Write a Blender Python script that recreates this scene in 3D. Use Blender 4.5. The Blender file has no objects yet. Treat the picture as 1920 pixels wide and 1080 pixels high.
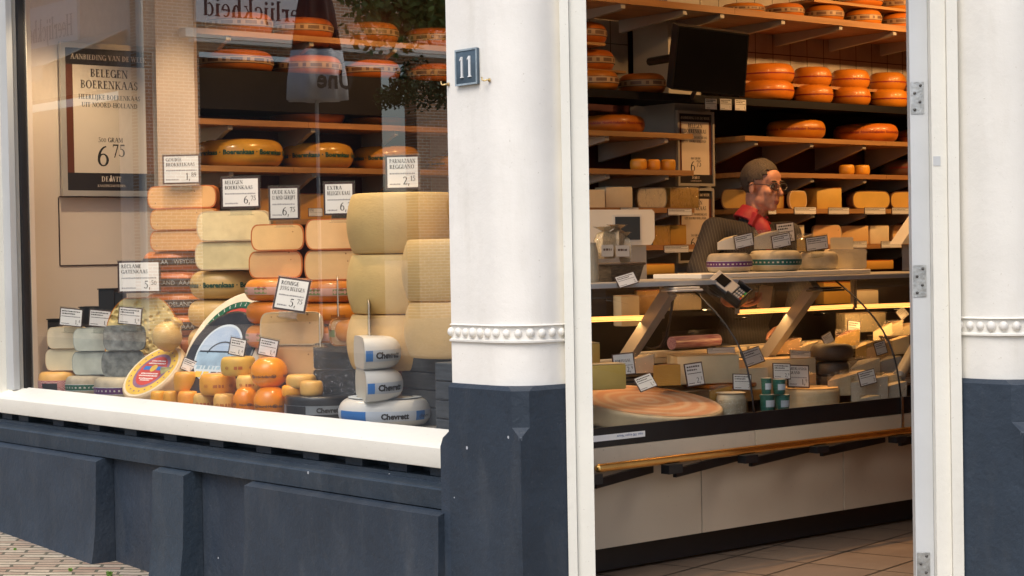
import bpy, bmesh, math, random
from mathutils import Vector, Matrix
random.seed(7)
sc = bpy.context.scene
COL = sc.collection
PI = math.pi
def R(a): return math.radians(a)

# ------------------------------------------------------------------ camera
FPX, CAMZ = 3458.0, 1.28
dX = Vector((5050-960, 400-540, FPX)).normalized()
dY = Vector((-1969-960, 524-540, FPX)); dY = (dY - dX*dX.dot(dY)).normalized()
dZ = dX.cross(dY)
if dZ.y > 0: dZ = -dZ
CAM_C = Vector((0, 0, CAMZ))
right = Vector((dX.x, dY.x, dZ.x)); down = Vector((dX.y, dY.y, dZ.y)); fwd = Vector((dX.z, dY.z, dZ.z))
cam_d = bpy.data.cameras.new('camera'); cam = bpy.data.objects.new('camera', cam_d); COL.objects.link(cam)
cam_d.sensor_width = 36; cam_d.lens = 36*FPX/1920; cam_d.clip_end = 2000; cam_d.clip_start = .05
m = Matrix((right, -down, -fwd)).transposed().to_4x4(); m.translation = CAM_C
cam.matrix_world = m
sc.camera = cam
# ------------------------------------------------------------------ sky, sun, exposure
SUN_EL, SUN_AZ = 54, 205          # azimuth: direction the light comes from, degrees counter-clockwise from +X
w = bpy.data.worlds.new("World"); sc.world = w; w.use_nodes = True
nt = w.node_tree; bg = nt.nodes['Background']
sky = nt.nodes.new('ShaderNodeTexSky'); sky.sky_type = 'NISHITA'; sky.sun_disc = False
sky.sun_elevation = R(SUN_EL); sky.sun_rotation = R(90-SUN_AZ); sky.air_density = 1.0; sky.dust_density = 3.0; sky.ozone_density = 1.0
nt.links.new(sky.outputs[0], bg.inputs[0]); bg.inputs[1].default_value = .15
sun_d = bpy.data.lights.new('sun', 'SUN'); sun_d.energy = 1.5; sun_d.angle = R(40); sun_d.color = (1, .985, .96)
sun = bpy.data.objects.new('sun', sun_d); COL.objects.link(sun)
sdir = Vector((math.cos(R(SUN_AZ))*math.cos(R(SUN_EL)), math.sin(R(SUN_AZ))*math.cos(R(SUN_EL)), math.sin(R(SUN_EL))))
sun.rotation_euler = sdir.to_track_quat('Z', 'Y').to_euler()
sc.view_settings.view_transform = 'Standard'; sc.view_settings.look = 'None'
sc.view_settings.exposure = EXPOSURE = 0.34; sc.view_settings.gamma = 1
sc.render.engine = 'CYCLES'
sc.cycles.use_denoising = True
sc.cycles.max_bounces = 10; sc.cycles.transparent_max_bounces = 24; sc.cycles.diffuse_bounces = 4; sc.cycles.glossy_bounces = 4
sc.cycles.sample_clamp_indirect = 4
sc.cycles.caustics_reflective = False; sc.cycles.caustics_refractive = False

# ------------------------------------------------------------------ photo pixel -> point on a real plane
def ray(x, y): 
    c = Vector((x-960, y-540, FPX)); return Vector((dX.dot(c), dY.dot(c), dZ.dot(c)))
def onX(x, y, X): d = ray(x, y); return CAM_C + d*(X/d.x)
def onY(x, y, Y): d = ray(x, y); return CAM_C + d*(Y/d.y)
def onZ(x, y, Z): d = ray(x, y); return CAM_C + d*((Z-CAMZ)/d.z)
def depth(p): return (p-CAM_C).dot(fwd)
def pix(p):
    q = p-CAM_C; return 960+FPX*q.dot(right)/q.dot(fwd), 540+FPX*q.dot(down)/q.dot(fwd)

# ------------------------------------------------------------------ materials
MATS = {}
def mat(name, col, rough=.5, var=.12, scale=8, bump=0, bscale=60, metal=0, coat=0, emit=None, es=1, spec=.5, stretch=None, sss=0, col2=None, detail=4):
    if name in MATS: return MATS[name]
    mt = bpy.data.materials.new(name); mt.use_nodes = True; n = mt.node_tree.nodes; l = mt.node_tree.links
    b = n['Principled BSDF']
    b.inputs['Roughness'].default_value = rough; b.inputs['Metallic'].default_value = metal
    b.inputs['Coat Weight'].default_value = coat; b.inputs['Coat Roughness'].default_value = .15
    b.inputs['Specular IOR Level'].default_value = spec
    if sss: b.inputs['Subsurface Weight'].default_value = sss; b.inputs['Subsurface Radius'].default_value = (.02, .01, .004)
    tc = n.new('ShaderNodeTexCoord'); mp = n.new('ShaderNodeMapping'); l.new(tc.outputs['Object'], mp.inputs[0])
    if stretch: mp.inputs['Scale'].default_value = stretch
    oi = n.new('ShaderNodeObjectInfo')
    nz = n.new('ShaderNodeTexNoise'); nz.noise_dimensions = '4D'; nz.inputs['Scale'].default_value = scale; nz.inputs['Detail'].default_value = detail
    l.new(mp.outputs[0], nz.inputs['Vector'])
    ml = n.new('ShaderNodeMath'); ml.operation = 'MULTIPLY'; ml.inputs[1].default_value = 37; l.new(oi.outputs['Random'], ml.inputs[0]); l.new(ml.outputs[0], nz.inputs['W'])
    cr = n.new('ShaderNodeValToRGB'); l.new(nz.outputs['Fac'], cr.inputs[0])
    cr.color_ramp.elements[0].position = .3; cr.color_ramp.elements[1].position = .7
    c2 = col2 if col2 else tuple(min(1, c*(1+var)) for c in col)
    c1 = col if col2 else tuple(c*(1-var) for c in col)
    cr.color_ramp.elements[0].color = (*c1, 1); cr.color_ramp.elements[1].color = (*c2, 1)
    hv = n.new('ShaderNodeHueSaturation'); l.new(cr.outputs[0], hv.inputs['Color']); hv.name = 'piece'
    vv = math_node(n, l, 'MULTIPLY', oi.outputs['Random'], .22); vv = math_node(n, l, 'ADD', vv, .89); l.new(vv, hv.inputs['Value'])
    hh_ = math_node(n, l, 'MULTIPLY', ml.outputs[0], 1.7); hh_ = math_node(n, l, 'FRACT', hh_); hh_ = math_node(n, l, 'MULTIPLY', hh_, .014); hh_ = math_node(n, l, 'ADD', hh_, .493); l.new(hh_, hv.inputs['Hue'])
    l.new(hv.outputs[0], b.inputs['Base Color'])
    if bump:
        nb = n.new('ShaderNodeTexNoise'); nb.inputs['Scale'].default_value = bscale; nb.inputs['Detail'].default_value = 5; l.new(mp.outputs[0], nb.inputs['Vector'])
        bp = n.new('ShaderNodeBump'); bp.inputs['Strength'].default_value = bump; bp.inputs['Distance'].default_value = .01
        l.new(nb.outputs['Fac'], bp.inputs['Height']); l.new(bp.outputs[0], b.inputs['Normal'])
    if emit: b.inputs['Emission Color'].default_value = (*emit, 1); b.inputs['Emission Strength'].default_value = es
    MATS[name] = mt; mt['ramp'] = hv.name
    return mt
def nodes(mt): return mt.node_tree.nodes, mt.node_tree.links, mt.node_tree.nodes['Principled BSDF']
def math_node(n, l, op, a, b=None):
    x = n.new('ShaderNodeMath'); x.operation = op
    for i, v in enumerate((a, b)):
        if v is None: continue
        if isinstance(v, (int, float)): x.inputs[i].default_value = v
        else: l.new(v, x.inputs[i])
    return x.outputs[0]
def pane_mat(name, f0=.09, tint=(1, 1, 1), rough=0.0, gain=1.0, crinkle=0):
    """thin clear sheet: mirror part by the angle of view, the rest passes straight through"""
    mt = bpy.data.materials.new(name); mt.use_nodes = True; n = mt.node_tree.nodes; l = mt.node_tree.links
    n.remove(n['Principled BSDF']); out = n['Material Output']
    g = n.new('ShaderNodeNewGeometry'); dp = n.new('ShaderNodeVectorMath'); dp.operation = 'DOT_PRODUCT'
    l.new(g.outputs['Incoming'], dp.inputs[0]); l.new(g.outputs['Normal'], dp.inputs[1])
    c = math_node(n, l, 'ABSOLUTE', dp.outputs['Value']); c = math_node(n, l, 'SUBTRACT', 1.0, c); c = math_node(n, l, 'POWER', c, 5.0)
    c = math_node(n, l, 'MULTIPLY', c, (1-f0)*gain); c = math_node(n, l, 'ADD', c, f0)
    tr = n.new('ShaderNodeBsdfTransparent'); tr.inputs[0].default_value = (*tint, 1)
    gl = n.new('ShaderNodeBsdfGlossy'); gl.inputs['Roughness'].default_value = rough
    if crinkle:
        tc = n.new('ShaderNodeTexCoord'); nz = n.new('ShaderNodeTexNoise'); nz.inputs['Scale'].default_value = 38; nz.inputs['Detail'].default_value = 3; nz.inputs['Distortion'].default_value = 1.5; l.new(tc.outputs['Object'], nz.inputs['Vector'])
        bp = n.new('ShaderNodeBump'); bp.inputs['Strength'].default_value = crinkle; bp.inputs['Distance'].default_value = .02; l.new(nz.outputs['Fac'], bp.inputs['Height']); l.new(bp.outputs[0], gl.inputs['Normal']); l.new(bp.outputs[0], dp.inputs[1])
    mx = n.new('ShaderNodeMixShader'); l.new(c, mx.inputs[0]); l.new(tr.outputs[0], mx.inputs[1]); l.new(gl.outputs[0], mx.inputs[2]); l.new(mx.outputs[0], out.inputs[0])
    MATS[name] = mt; return mt
def chips(mt, scale=9, thr=.06, col=(.75, .77, .8)):
    """sparse paint chips of their own shape"""
    n, l, b = nodes(mt); tc = n.new('ShaderNodeTexCoord')
    v = n.new('ShaderNodeTexVoronoi'); v.inputs['Scale'].default_value = scale; v.inputs['Randomness'].default_value = 1
    nz = n.new('ShaderNodeTexNoise'); nz.inputs['Scale'].default_value = 40; l.new(tc.outputs['Object'], nz.inputs['Vector'])
    l.new(tc.outputs['Object'], v.inputs['Vector'])
    a = math_node(n, l, 'MULTIPLY', nz.outputs['Fac'], .12); a = math_node(n, l, 'ADD', v.outputs['Distance'], a)
    a = math_node(n, l, 'LESS_THAN', a, thr+.055); nm = n.new('ShaderNodeTexNoise'); nm.inputs['Scale'].default_value = 2.6; nm.inputs['Detail'].default_value = 3; l.new(tc.outputs['Object'], nm.inputs['Vector']); nm = math_node(n, l, 'GREATER_THAN', nm.outputs['Fac'], .55); a = math_node(n, l, 'MULTIPLY', a, nm)
    mx = n.new('ShaderNodeMix'); mx.data_type = 'RGBA'; l.new(a, mx.inputs[0])
    l.new(n[mt['ramp']].outputs[0], mx.inputs[6]); mx.inputs[7].default_value = (*col, 1); l.new(mx.outputs[2], b.inputs['Base Color'])
    return mt
def weather(mt, col, amount=.5, stretch=(1, 1, .16), scale=7, lo=.52, hi=.78, bump2=.25):
    """stains and streaks of their own shape, plus an uneven hand-painted surface"""
    n, l, b = nodes(mt); tc = n.new('ShaderNodeTexCoord'); mp = n.new('ShaderNodeMapping'); mp.inputs['Scale'].default_value = stretch; l.new(tc.outputs['Object'], mp.inputs[0])
    nz = n.new('ShaderNodeTexNoise'); nz.inputs['Scale'].default_value = scale; nz.inputs['Detail'].default_value = 9; nz.inputs['Roughness'].default_value = .68; l.new(mp.outputs[0], nz.inputs['Vector'])
    mr = n.new('ShaderNodeMapRange'); mr.inputs[1].default_value = lo; mr.inputs[2].default_value = hi; mr.inputs[3].default_value = 0; mr.inputs[4].default_value = amount; l.new(nz.outputs['Fac'], mr.inputs[0])
    n2 = n.new('ShaderNodeTexNoise'); n2.inputs['Scale'].default_value = 90; n2.inputs['Detail'].default_value = 3; l.new(tc.outputs['Object'], n2.inputs['Vector'])
    n3 = n.new('ShaderNodeTexNoise'); n3.inputs['Scale'].default_value = 2.2; n3.inputs['Detail'].default_value = 2; l.new(tc.outputs['Object'], n3.inputs['Vector'])
    sp = math_node(n, l, 'GREATER_THAN', n2.outputs['Fac'], .72); sp = math_node(n, l, 'MULTIPLY', sp, .45); f = math_node(n, l, 'MULTIPLY', mr.outputs[0], n3.outputs['Fac']); f = math_node(n, l, 'MULTIPLY', f, 1.7); f = math_node(n, l, 'MAXIMUM', f, sp)
    old = b.inputs['Base Color'].links[0].from_socket; mx = n.new('ShaderNodeMix'); mx.data_type = 'RGBA'; l.new(f, mx.inputs[0]); l.new(old, mx.inputs[6]); mx.inputs[7].default_value = (*col, 1); l.new(mx.outputs[2], b.inputs['Base Color'])
    n4 = n.new('ShaderNodeTexNoise'); n4.inputs['Scale'].default_value = 9; n4.inputs['Detail'].default_value = 6; n4.inputs['Roughness'].default_value = .7; l.new(tc.outputs['Object'], n4.inputs['Vector'])
    bp = n.new('ShaderNodeBump'); bp.inputs['Strength'].default_value = bump2; bp.inputs['Distance'].default_value = .02; l.new(n4.outputs['Fac'], bp.inputs['Height'])
    if b.inputs['Normal'].links: l.new(b.inputs['Normal'].links[0].from_socket, bp.inputs['Normal'])
    l.new(bp.outputs[0], b.inputs['Normal']); return mt
def brick_mat(name, c1, c2, mortar, scale, bw, bh, ms, rot=(0, 0, 0), rough=.85, offset=.5, bump=.4, wobble=0):
    mt = bpy.data.materials.new(name); mt.use_nodes = True; n, l, b = nodes(mt)
    tc = n.new('ShaderNodeTexCoord'); mp = n.new('ShaderNodeMapping'); mp.inputs['Rotation'].default_value = rot; l.new(tc.outputs['Object'], mp.inputs[0])
    br = n.new('ShaderNodeTexBrick')
    if wobble:
        wz = n.new('ShaderNodeTexNoise'); wz.inputs['Scale'].default_value = 9; wz.inputs['Detail'].default_value = 3; l.new(tc.outputs['Object'], wz.inputs['Vector'])
        ws = n.new('ShaderNodeVectorMath'); ws.operation = 'SCALE'; ws.inputs['Scale'].default_value = wobble; l.new(wz.outputs['Color'], ws.inputs[0]); wa = n.new('ShaderNodeVectorMath'); wa.operation = 'ADD'; l.new(mp.outputs[0], wa.inputs[0]); l.new(ws.outputs[0], wa.inputs[1]); l.new(wa.outputs[0], br.inputs['Vector'])
    else: l.new(mp.outputs[0], br.inputs['Vector'])
    br.inputs['Color1'].default_value = (*c1, 1); br.inputs['Color2'].default_value = (*c2, 1); br.inputs['Mortar'].default_value = (*mortar, 1)
    br.inputs['Scale'].default_value = scale; br.inputs['Brick Width'].default_value = bw; br.inputs['Row Height'].default_value = bh; br.inputs['Mortar Size'].default_value = ms; br.offset = offset
    br.inputs['Mortar Smooth'].default_value = .2
    nz = n.new('ShaderNodeTexNoise'); nz.inputs['Scale'].default_value = 6 if not wobble else 13; nz.inputs['Detail'].default_value = 8; nz.inputs['Roughness'].default_value = .7; l.new(tc.outputs['Object'], nz.inputs['Vector'])
    hs = n.new('ShaderNodeHueSaturation'); l.new(br.outputs['Color'], hs.inputs['Color'])
    v = math_node(n, l, 'MULTIPLY', nz.outputs['Fac'], .8); v = math_node(n, l, 'ADD', v, .6); l.new(v, hs.inputs['Value']); l.new(hs.outputs[0], b.inputs['Base Color'])
    b.inputs['Roughness'].default_value = rough
    bp = n.new('ShaderNodeBump'); bp.inputs['Strength'].default_value = bump; bp.inputs['Distance'].default_value = .008; bp.invert = True
    l.new(br.outputs['Fac'], bp.inputs['Height']); l.new(bp.outputs[0], b.inputs['Normal'])
    MATS[name] = mt; return mt
def paste_mat(name, col, eyes=.0, escale=22, rough=.45, var=.06, dark=.45):
    """cut cheese: fine grain, soft mottling, sparse small eyes"""
    mt = mat(name, col, rough, var, 14, .12, 180, sss=.0, detail=6)
    n, l, b = nodes(mt); tc = n.new('ShaderNodeTexCoord')
    if eyes:
        v = n.new('ShaderNodeTexVoronoi'); v.inputs['Scale'].default_value = escale; l.new(tc.outputs['Object'], v.inputs['Vector'])
        nz = n.new('ShaderNodeTexNoise'); nz.inputs['Scale'].default_value = 9; l.new(tc.outputs['Object'], nz.inputs['Vector'])
        a = math_node(n, l, 'SUBTRACT', nz.outputs['Fac'], .5); a = math_node(n, l, 'MULTIPLY', a, .5); a = math_node(n, l, 'ADD', a, eyes)
        a = math_node(n, l, 'LESS_THAN', v.outputs['Distance'], a)
        mx = n.new('ShaderNodeMix'); mx.data_type = 'RGBA'; l.new(a, mx.inputs[0]); l.new(n[mt['ramp']].outputs[0], mx.inputs[6])
        mx.inputs[7].default_value = (col[0]*dark, col[1]*dark*.8, col[2]*dark*.6, 1); l.new(mx.outputs[2], b.inputs['Base Color'])
    return mt

# ------------------------------------------------------------------ meshes
def tag(o, label=None, cat=None, group=None, kind=None):
    if label: o['label'] = label
    if cat: o['category'] = cat
    if group: o['group'] = group
    if kind: o['kind'] = kind
    return o
def mesh(name, vf, mt, parent=None, smooth=False, loc=None, rz=None, mtx=None):
    v, f = vf
    me = bpy.data.meshes.new(name); me.from_pydata([tuple(p) for p in v], [], f)
    bm = bmesh.new(); bm.from_mesh(me); bmesh.ops.recalc_face_normals(bm, faces=bm.faces); bm.to_mesh(me); bm.free()
    if mt: me.materials.append(MATS[mt] if isinstance(mt, str) else mt)
    if smooth:
        me.polygons.foreach_set('use_smooth', [True]*len(me.polygons))
        if smooth != True: me.set_sharp_from_angle(angle=R(smooth))
    o = bpy.data.objects.new(name, me); COL.objects.link(o)
    if parent: o.parent = parent
    if mtx: o.matrix_local = mtx
    else:
        if loc is not None: o.location = loc
        if rz is not None: o.rotation_euler = (0, 0, rz)
    return o
def empty(name, loc=(0, 0, 0), rz=0, label=None, cat=None, group=None):
    o = bpy.data.objects.new(name, None); COL.objects.link(o); o.location = loc; o.rotation_euler = (0, 0, rz); o.empty_display_size = .05
    return tag(o, label, cat, group)
def copy_tree(o, parent=None):
    c = o.copy(); COL.objects.link(c); c.parent = parent
    for ch in o.children: copy_tree(ch, c)
    return c
def join(*vfs):
    V, F = [], []
    for v, f in vfs:
        k = len(V); V += [tuple(p) for p in v]; F += [tuple(i+k for i in q) for q in f]
    return V, F
def xf(vf, mtx): return [mtx @ Vector(p) for p in vf[0]], vf[1]
def tr(vf, x=0, y=0, z=0): return [(p[0]+x, p[1]+y, p[2]+z) for p in vf[0]], vf[1]
def box(x0, x1, y0, y1, z0, z1, bev=0):
    if bev:
        bm = bmesh.new(); bmesh.ops.create_cube(bm, size=1)
        for v in bm.verts: v.co = Vector(((x0+x1)/2+v.co.x*(x1-x0), (y0+y1)/2+v.co.y*(y1-y0), (z0+z1)/2+v.co.z*(z1-z0)))
        bmesh.ops.bevel(bm, geom=bm.edges[:], offset=bev, segments=2, affect='EDGES', profile=.5)
        bm.verts.index_update(); r = ([tuple(v.co) for v in bm.verts], [tuple(v.index for v in f.verts) for f in bm.faces]); bm.free(); return r
    v = [(x, y, z) for z in (z0, z1) for y in (y0, y1) for x in (x0, x1)]
    return v, [(0, 2, 3, 1), (4, 5, 7, 6), (0, 1, 5, 4), (2, 6, 7, 3), (0, 4, 6, 2), (1, 3, 7, 5)]
def prism(poly, z0, z1, axis='z'):
    n = len(poly)
    if axis == 'z': v = [(a, b, z) for z in (z0, z1) for a, b in poly]
    elif axis == 'y': v = [(a, z, b) for z in (z0, z1) for a, b in poly]
    else: v = [(z, a, b) for z in (z0, z1) for a, b in poly]
    return v, [tuple(range(n))[::-1], tuple(range(n, 2*n))] + [(i, (i+1) % n, n+(i+1) % n, n+i) for i in range(n)]
def loft(polys):
    n = len(polys[0]); V = [p for q in polys for p in q]; F = []
    for k in range(len(polys)-1): F += [(k*n+i, k*n+(i+1) % n, (k+1)*n+(i+1) % n, (k+1)*n+i) for i in range(n)]
    F += [tuple(range(n))[::-1], tuple(range((len(polys)-1)*n, len(polys)*n))]
    return V, F
def tube(pts, r, n=10, caps=True):
    pts = [Vector(p) for p in pts]; rs = r if isinstance(r, (list, tuple)) else [r]*len(pts); V, F = [], []
    up = Vector((0, 0, 1))
    for i, p in enumerate(pts):
        t = (pts[min(i+1, len(pts)-1)]-pts[max(i-1, 0)]).normalized()
        a = t.cross(up)
        if a.length < 1e-3: a = t.cross(Vector((1, 0, 0)))
        a.normalize(); b = t.cross(a)
        V += [tuple(p+(a*math.cos(2*PI*k/n)+b*math.sin(2*PI*k/n))*rs[i]) for k in range(n)]
    for i in range(len(pts)-1): F += [(i*n+k, i*n+(k+1) % n, (i+1)*n+(k+1) % n, (i+1)*n+k) for k in range(n)]
    if caps: F += [tuple(range(n)), tuple(range((len(pts)-1)*n, len(pts)*n))]
    return V, F
def bar(a, b, wy, h):
    """flat bar between two points, width across (horizontal), height h"""
    a, b = Vector(a), Vector(b); t = (b-a).normalized(); s = t.cross(Vector((0, 0, 1))); s = s.normalized() if s.length > 1e-3 else Vector((1, 0, 0)); u = s.cross(t)
    v = [tuple(p+s*i*wy/2+u*j*h/2) for p in (a, b) for i, j in ((-1, -1), (1, -1), (1, 1), (-1, 1))]
    return v, [(0, 1, 2, 3), (4, 5, 6, 7)] + [(i, (i+1) % 4, 4+(i+1) % 4, 4+i) for i in range(4)]
def lathe(prof, n=40, a0=0, a1=2*PI, wob=None):
    full = abs(a1-a0-2*PI) < 1e-4; m_ = n if full else n+1; V, F = [], []
    for k in range(m_):
        a = a0+(a1-a0)*k/n
        for r, z in prof:
            q = 1+(wob(a, z) if wob else 0); V.append((r*q*math.cos(a), r*q*math.sin(a), z))
    p = len(prof)
    for k in range(n):
        k2 = (k+1) % m_
        for i in range(p-1): F.append((k*p+i, k2*p+i, k2*p+i+1, k*p+i+1))
    if full: 
        if prof[0][0] > 1e-6: F.append(tuple(k*p for k in range(m_)))
        if prof[-1][0] > 1e-6: F.append(tuple(k*p+p-1 for k in range(m_)))
    return V, F
def ball(cx, cy, cz, rx, ry, rz, n=10, m_=7):
    V = [(cx, cy, cz-rz)]; F = []
    for i in range(1, m_):
        t = -PI/2+PI*i/m_
        V += [(cx+rx*math.cos(t)*math.cos(2*PI*k/n), cy+ry*math.cos(t)*math.sin(2*PI*k/n), cz+rz*math.sin(t)) for k in range(n)]
    V.append((cx, cy, cz+rz)); L = len(V)-1
    for k in range(n):
        F.append((0, 1+(k+1) % n, 1+k)); F.append((L, 1+(m_-2)*n+k, 1+(m_-2)*n+(k+1) % n))
        for i in range(m_-2): F.append((1+i*n+k, 1+i*n+(k+1) % n, 1+(i+1)*n+(k+1) % n, 1+(i+1)*n+k))
    return V, F

# ------------------------------------------------------------------ lettering (x right, y up, cap height 1)
def _arc(cx, cy, rx, ry, wx, wy, a0, a1, n=14):
    v, f = [], []
    for k in range(n+1):
        a = R(a0+(a1-a0)*k/n); c, s = math.cos(a), math.sin(a)
        v += [(cx+rx*c, cy+ry*s), (cx+(rx-wx)*c, cy+(ry-wy)*s)]
        if k: f.append((2*k-2, 2*k, 2*k+1, 2*k-1))
    return v, f
def _q(x0, y0, x1, y1): return [(x0, y0), (x1, y0), (x1, y1), (x0, y1)], [(0, 1, 2, 3)]
def _d(xa, ya, xb, yb, w): return [(xa, ya), (xa+w, ya), (xb+w, yb), (xb, yb)], [(0, 1, 2, 3)]
T, H, S = .185, .07, .06     # thick stem, hairline, serif
def _st(x, y0=0, y1=1, w=T, lo=1, hi=1):
    r = [_q(x, y0, x+w, y1)]
    if lo: r.append(_q(x-.08, y0, x+w+.08, y0+S))
    if hi: r.append(_q(x-.08, y1-S, x+w+.08, y1))
    return r
G = {}
G['A'] = (.86, [_d(.06, 0, .38, 1, .07), _d(.66, 0, .36, 1, T), _q(.2, .33, .6, .33+H), _q(-.02, 0, .22, S), _q(.56, 0, .88, S)])
G['B'] = (.68, _st(.1)+[_arc(.3, .75, .28, .25, .14, H, -90, 90), _arc(.3, .27, .34, .27, .15, H, -90, 90), _q(.2, .0, .32, H), _q(.2, 1-H, .32, 1), _q(.2, .49, .32, .54)])
G['C'] = (.76, [_arc(.42, .5, .4, .52, T, H, 42, 318), _q(.68, .72, .73, .96), _q(.68, .06, .72, .2)])
G['D'] = (.86, _st(.1)+[_arc(.34, .5, .44, .5, T, H, -90, 90), _q(.2, 0, .36, H), _q(.2, 1-H, .36, 1)])
G['E'] = (.66, _st(.1)+[_q(.2, 0, .56, H), _q(.2, 1-H, .54, 1), _q(.2, .48, .44, .48+H), _q(.52, 0, .58, .22), _q(.49, .8, .55, 1), _q(.4, .38, .45, .64)])
G['G'] = (.84, [_arc(.42, .5, .4, .52, T, H, 42, 330), _q(.66, .0, .66+T, .42), _q(.56, .4, .9, .4+S), _q(.68, .72, .73, .96)])
G['H'] = (.9, _st(.1)+_st(.66)+[_q(.2, .48, .7, .48+H)])
G['I'] = (.38, _st(.12)); G['J'] = (.42, _st(.16, .0, 1, T, 0, 1)+[_arc(.1, .0, .21, .24, T, H, 270, 360), _arc(.06, -.14, .08, .1, .08, .1, 0, 350)])
G['K'] = (.84, _st(.1)+[_d(.24, .42, .62, 1, .08), _d(.62, 0, .32, .55, .17), _q(.5, 1-S, .82, 1), _q(.54, 0, .88, S)])
G['L'] = (.64, _st(.1)+[_q(.2, 0, .56, H), _q(.52, 0, .58, .26)])
G['M'] = (1.06, [_q(.12, 0, .18, 1), _d(.46, .06, .12, 1, T), _d(.5, .06, .84, 1, .06), _q(.8, 0, .8+T, 1), _q(0, 0, .3, S), _q(.7, 0, 1.05, S), _q(0, 1-S, .2, 1), _q(.84, 1-S, 1.05, 1)])
G['N'] = (.9, [_q(.12, 0, .18, 1), _d(.66, 0, .12, 1, T), _q(.72, 0, .78, 1), _q(0, 0, .3, S), _q(.6, 1-S, .9, 1), _q(0, 1-S, .2, 1)])
G['O'] = (.88, [_arc(.44, .5, .42, .52, T, H, 0, 360, 24)])
G['P'] = (.66, _st(.1)+[_arc(.3, .72, .32, .28, .15, H, -90, 90), _q(.2, .44, .32, .44+H), _q(.2, 1-H, .32, 1)])
G['R'] = (.78, _st(.1)+[_arc(.3, .74, .3, .26, .15, H, -90, 90), _q(.2, .48, .32, .48+H), _q(.2, 1-H, .32, 1), _d(.58, 0, .28, .5, .17), _q(.56, 0, .82, S)])
G['S'] = (.58, [_arc(.3, .74, .24, .28, .13, H, 30, 270), _arc(.28, .26, .26, .28, .13, H, -150, 90), _q(.46, .72, .51, .98), _q(.04, .02, .09, .28)])
G['T'] = (.72, _st(.29, lo=1, hi=0)+[_q(.03, 1-H, .7, 1), _q(.02, .76, .07, 1), _q(.66, .76, .71, 1)])
G['U'] = (.86, _st(.1, .3, 1, T, 0, 1)+[_q(.66, .3, .72, 1), _q(.58, 1-S, .82, 1), _arc(.41, .3, .31, .32, .15, H, 180, 360)])
G['V'] = (.82, [_d(.36, 0, .06, 1, T), _d(.4, 0, .68, 1, .06), _q(-.02, 1-S, .3, 1), _q(.58, 1-S, .84, 1)])
G['W'] = (1.16, [_d(.3, 0, .06, 1, T), _d(.34, 0, .56, .9, .06), _d(.72, 0, .5, 1, T), _d(.76, 0, 1.0, 1, .06), _q(-.02, 1-S, .28, 1), _q(.42, 1-S, .72, 1), _q(.9, 1-S, 1.14, 1)])
G['X'] = (.84, [_d(.58, 0, .08, 1, T), _d(.1, 0, .62, 1, .07), _q(-.02, 0, .28, S), _q(.52, 0, .86, S), _q(-.02, 1-S, .32, 1), _q(.52, 1-S, .8, 1)])
G['F'] = (.62, _st(.1)+[_q(.2, 1-H, .54, 1), _q(.2, .48, .44, .48+H), _q(.49, .8, .55, 1), _q(.4, .38, .45, .64)])
G['Z'] = (.7, [_q(.06, 0, .62, H), _q(.08, 1-H, .64, 1), _d(.06, 0, .46, 1, .17), _q(.58, 0, .63, .24), _q(.08, .78, .13, 1)])
G['Y'] = (.8, _st(.32, 0, .46, T, 1, 0)+[_d(.32, .42, .06, 1, T), _d(.4, .42, .66, 1, .06), _q(-.02, 1-S, .3, 1), _q(.56, 1-S, .82, 1)])
G['-'] = (.4, [_q(.06, .3, .34, .38)]); G[' '] = (.34, []); G[','] = (.26, [_d(.04, -.2, .1, .14, .1)]); G['.'] = (.28, [_q(.08, 0, .2, .12)])
G['/'] = (.4, [_d(.02, -.1, .3, 1.05, .07)])
G['0'] = (.62, [_arc(.31, .42, .28, .44, .12, H, 0, 360, 20)]); G['1'] = (.42, _st(.14, 0, 1, .13, 1, 0)+[_d(.02, .78, .16, 1, .08)])
G['2'] = (.6, [_arc(.28, .7, .25, .3, .13, H, -20, 160), _d(.04, 0, .4, .62, .12), _q(.04, 0, .56, .09), _q(.52, 0, .57, .2)])
G['5'] = (.58, [_q(.12, .55, .18, 1), _q(.12, .88, .52, 1), _arc(.22, .3, .31, .34, .14, H, -150, 110)])
G['6'] = (.64, [_arc(.32, .32, .29, .34, .13, H, 0, 360, 20), _arc(.52, .34, .49, .72, .13, .07, 95, 190)])
G['7'] = (.56, [_q(.04, .88, .54, 1), _d(.12, -.1, .46, .95, .1), _q(.03, .74, .08, 1)])
G['8'] = (.62, [_arc(.31, .74, .23, .27, .11, H, 0, 360, 18), _arc(.31, .26, .28, .3, .13, H, 0, 360, 18)])
G['9'] = (.62, [_arc(.3, .66, .27, .32, .13, H, 0, 360, 20), _arc(.1, .64, .47, .74, .12, .07, -80, 5)])
G['4'] = (.6, [_q(.34, -.1, .47, 1), _d(.02, .24, .36, 1, .08), _q(.02, .22, .58, .3)])
# lower case, x-height .66
XH = .66
def _lst(x, y1, hi=1): return [_q(x, 0, x+T, y1), _q(x-.07, 0, x+T+.07, S), _q(x-.08, y1-S*1.3, x+T, y1)]
G['h'] = (.72, _lst(.1, 1.05)+[_arc(.38, .4, .24, .26, T, .08, 0, 180), _q(.47, 0, .47+T, .4), _q(.4, 0, .7, S)])
G['n'] = (.72, _lst(.1, XH)+[_arc(.38, .4, .24, .26, T, .08, 0, 180), _q(.47, 0, .47+T, .4), _q(.4, 0, .7, S)])
G['m'] = (1.06, _lst(.1, XH)+[_arc(.36, .4, .2, .26, T, .08, 0, 180), _q(.41, 0, .41+T, .4), _arc(.7, .4, .2, .26, T, .08, 0, 180), _q(.75, 0, .75+T, .4), _q(.34, 0, .63, S), _q(.68, 0, .98, S)])
G['e'] = (.6, [_arc(.31, .33, .28, .35, .14, .06, 0, 310), _q(.08, .32, .58, .39)])
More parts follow.
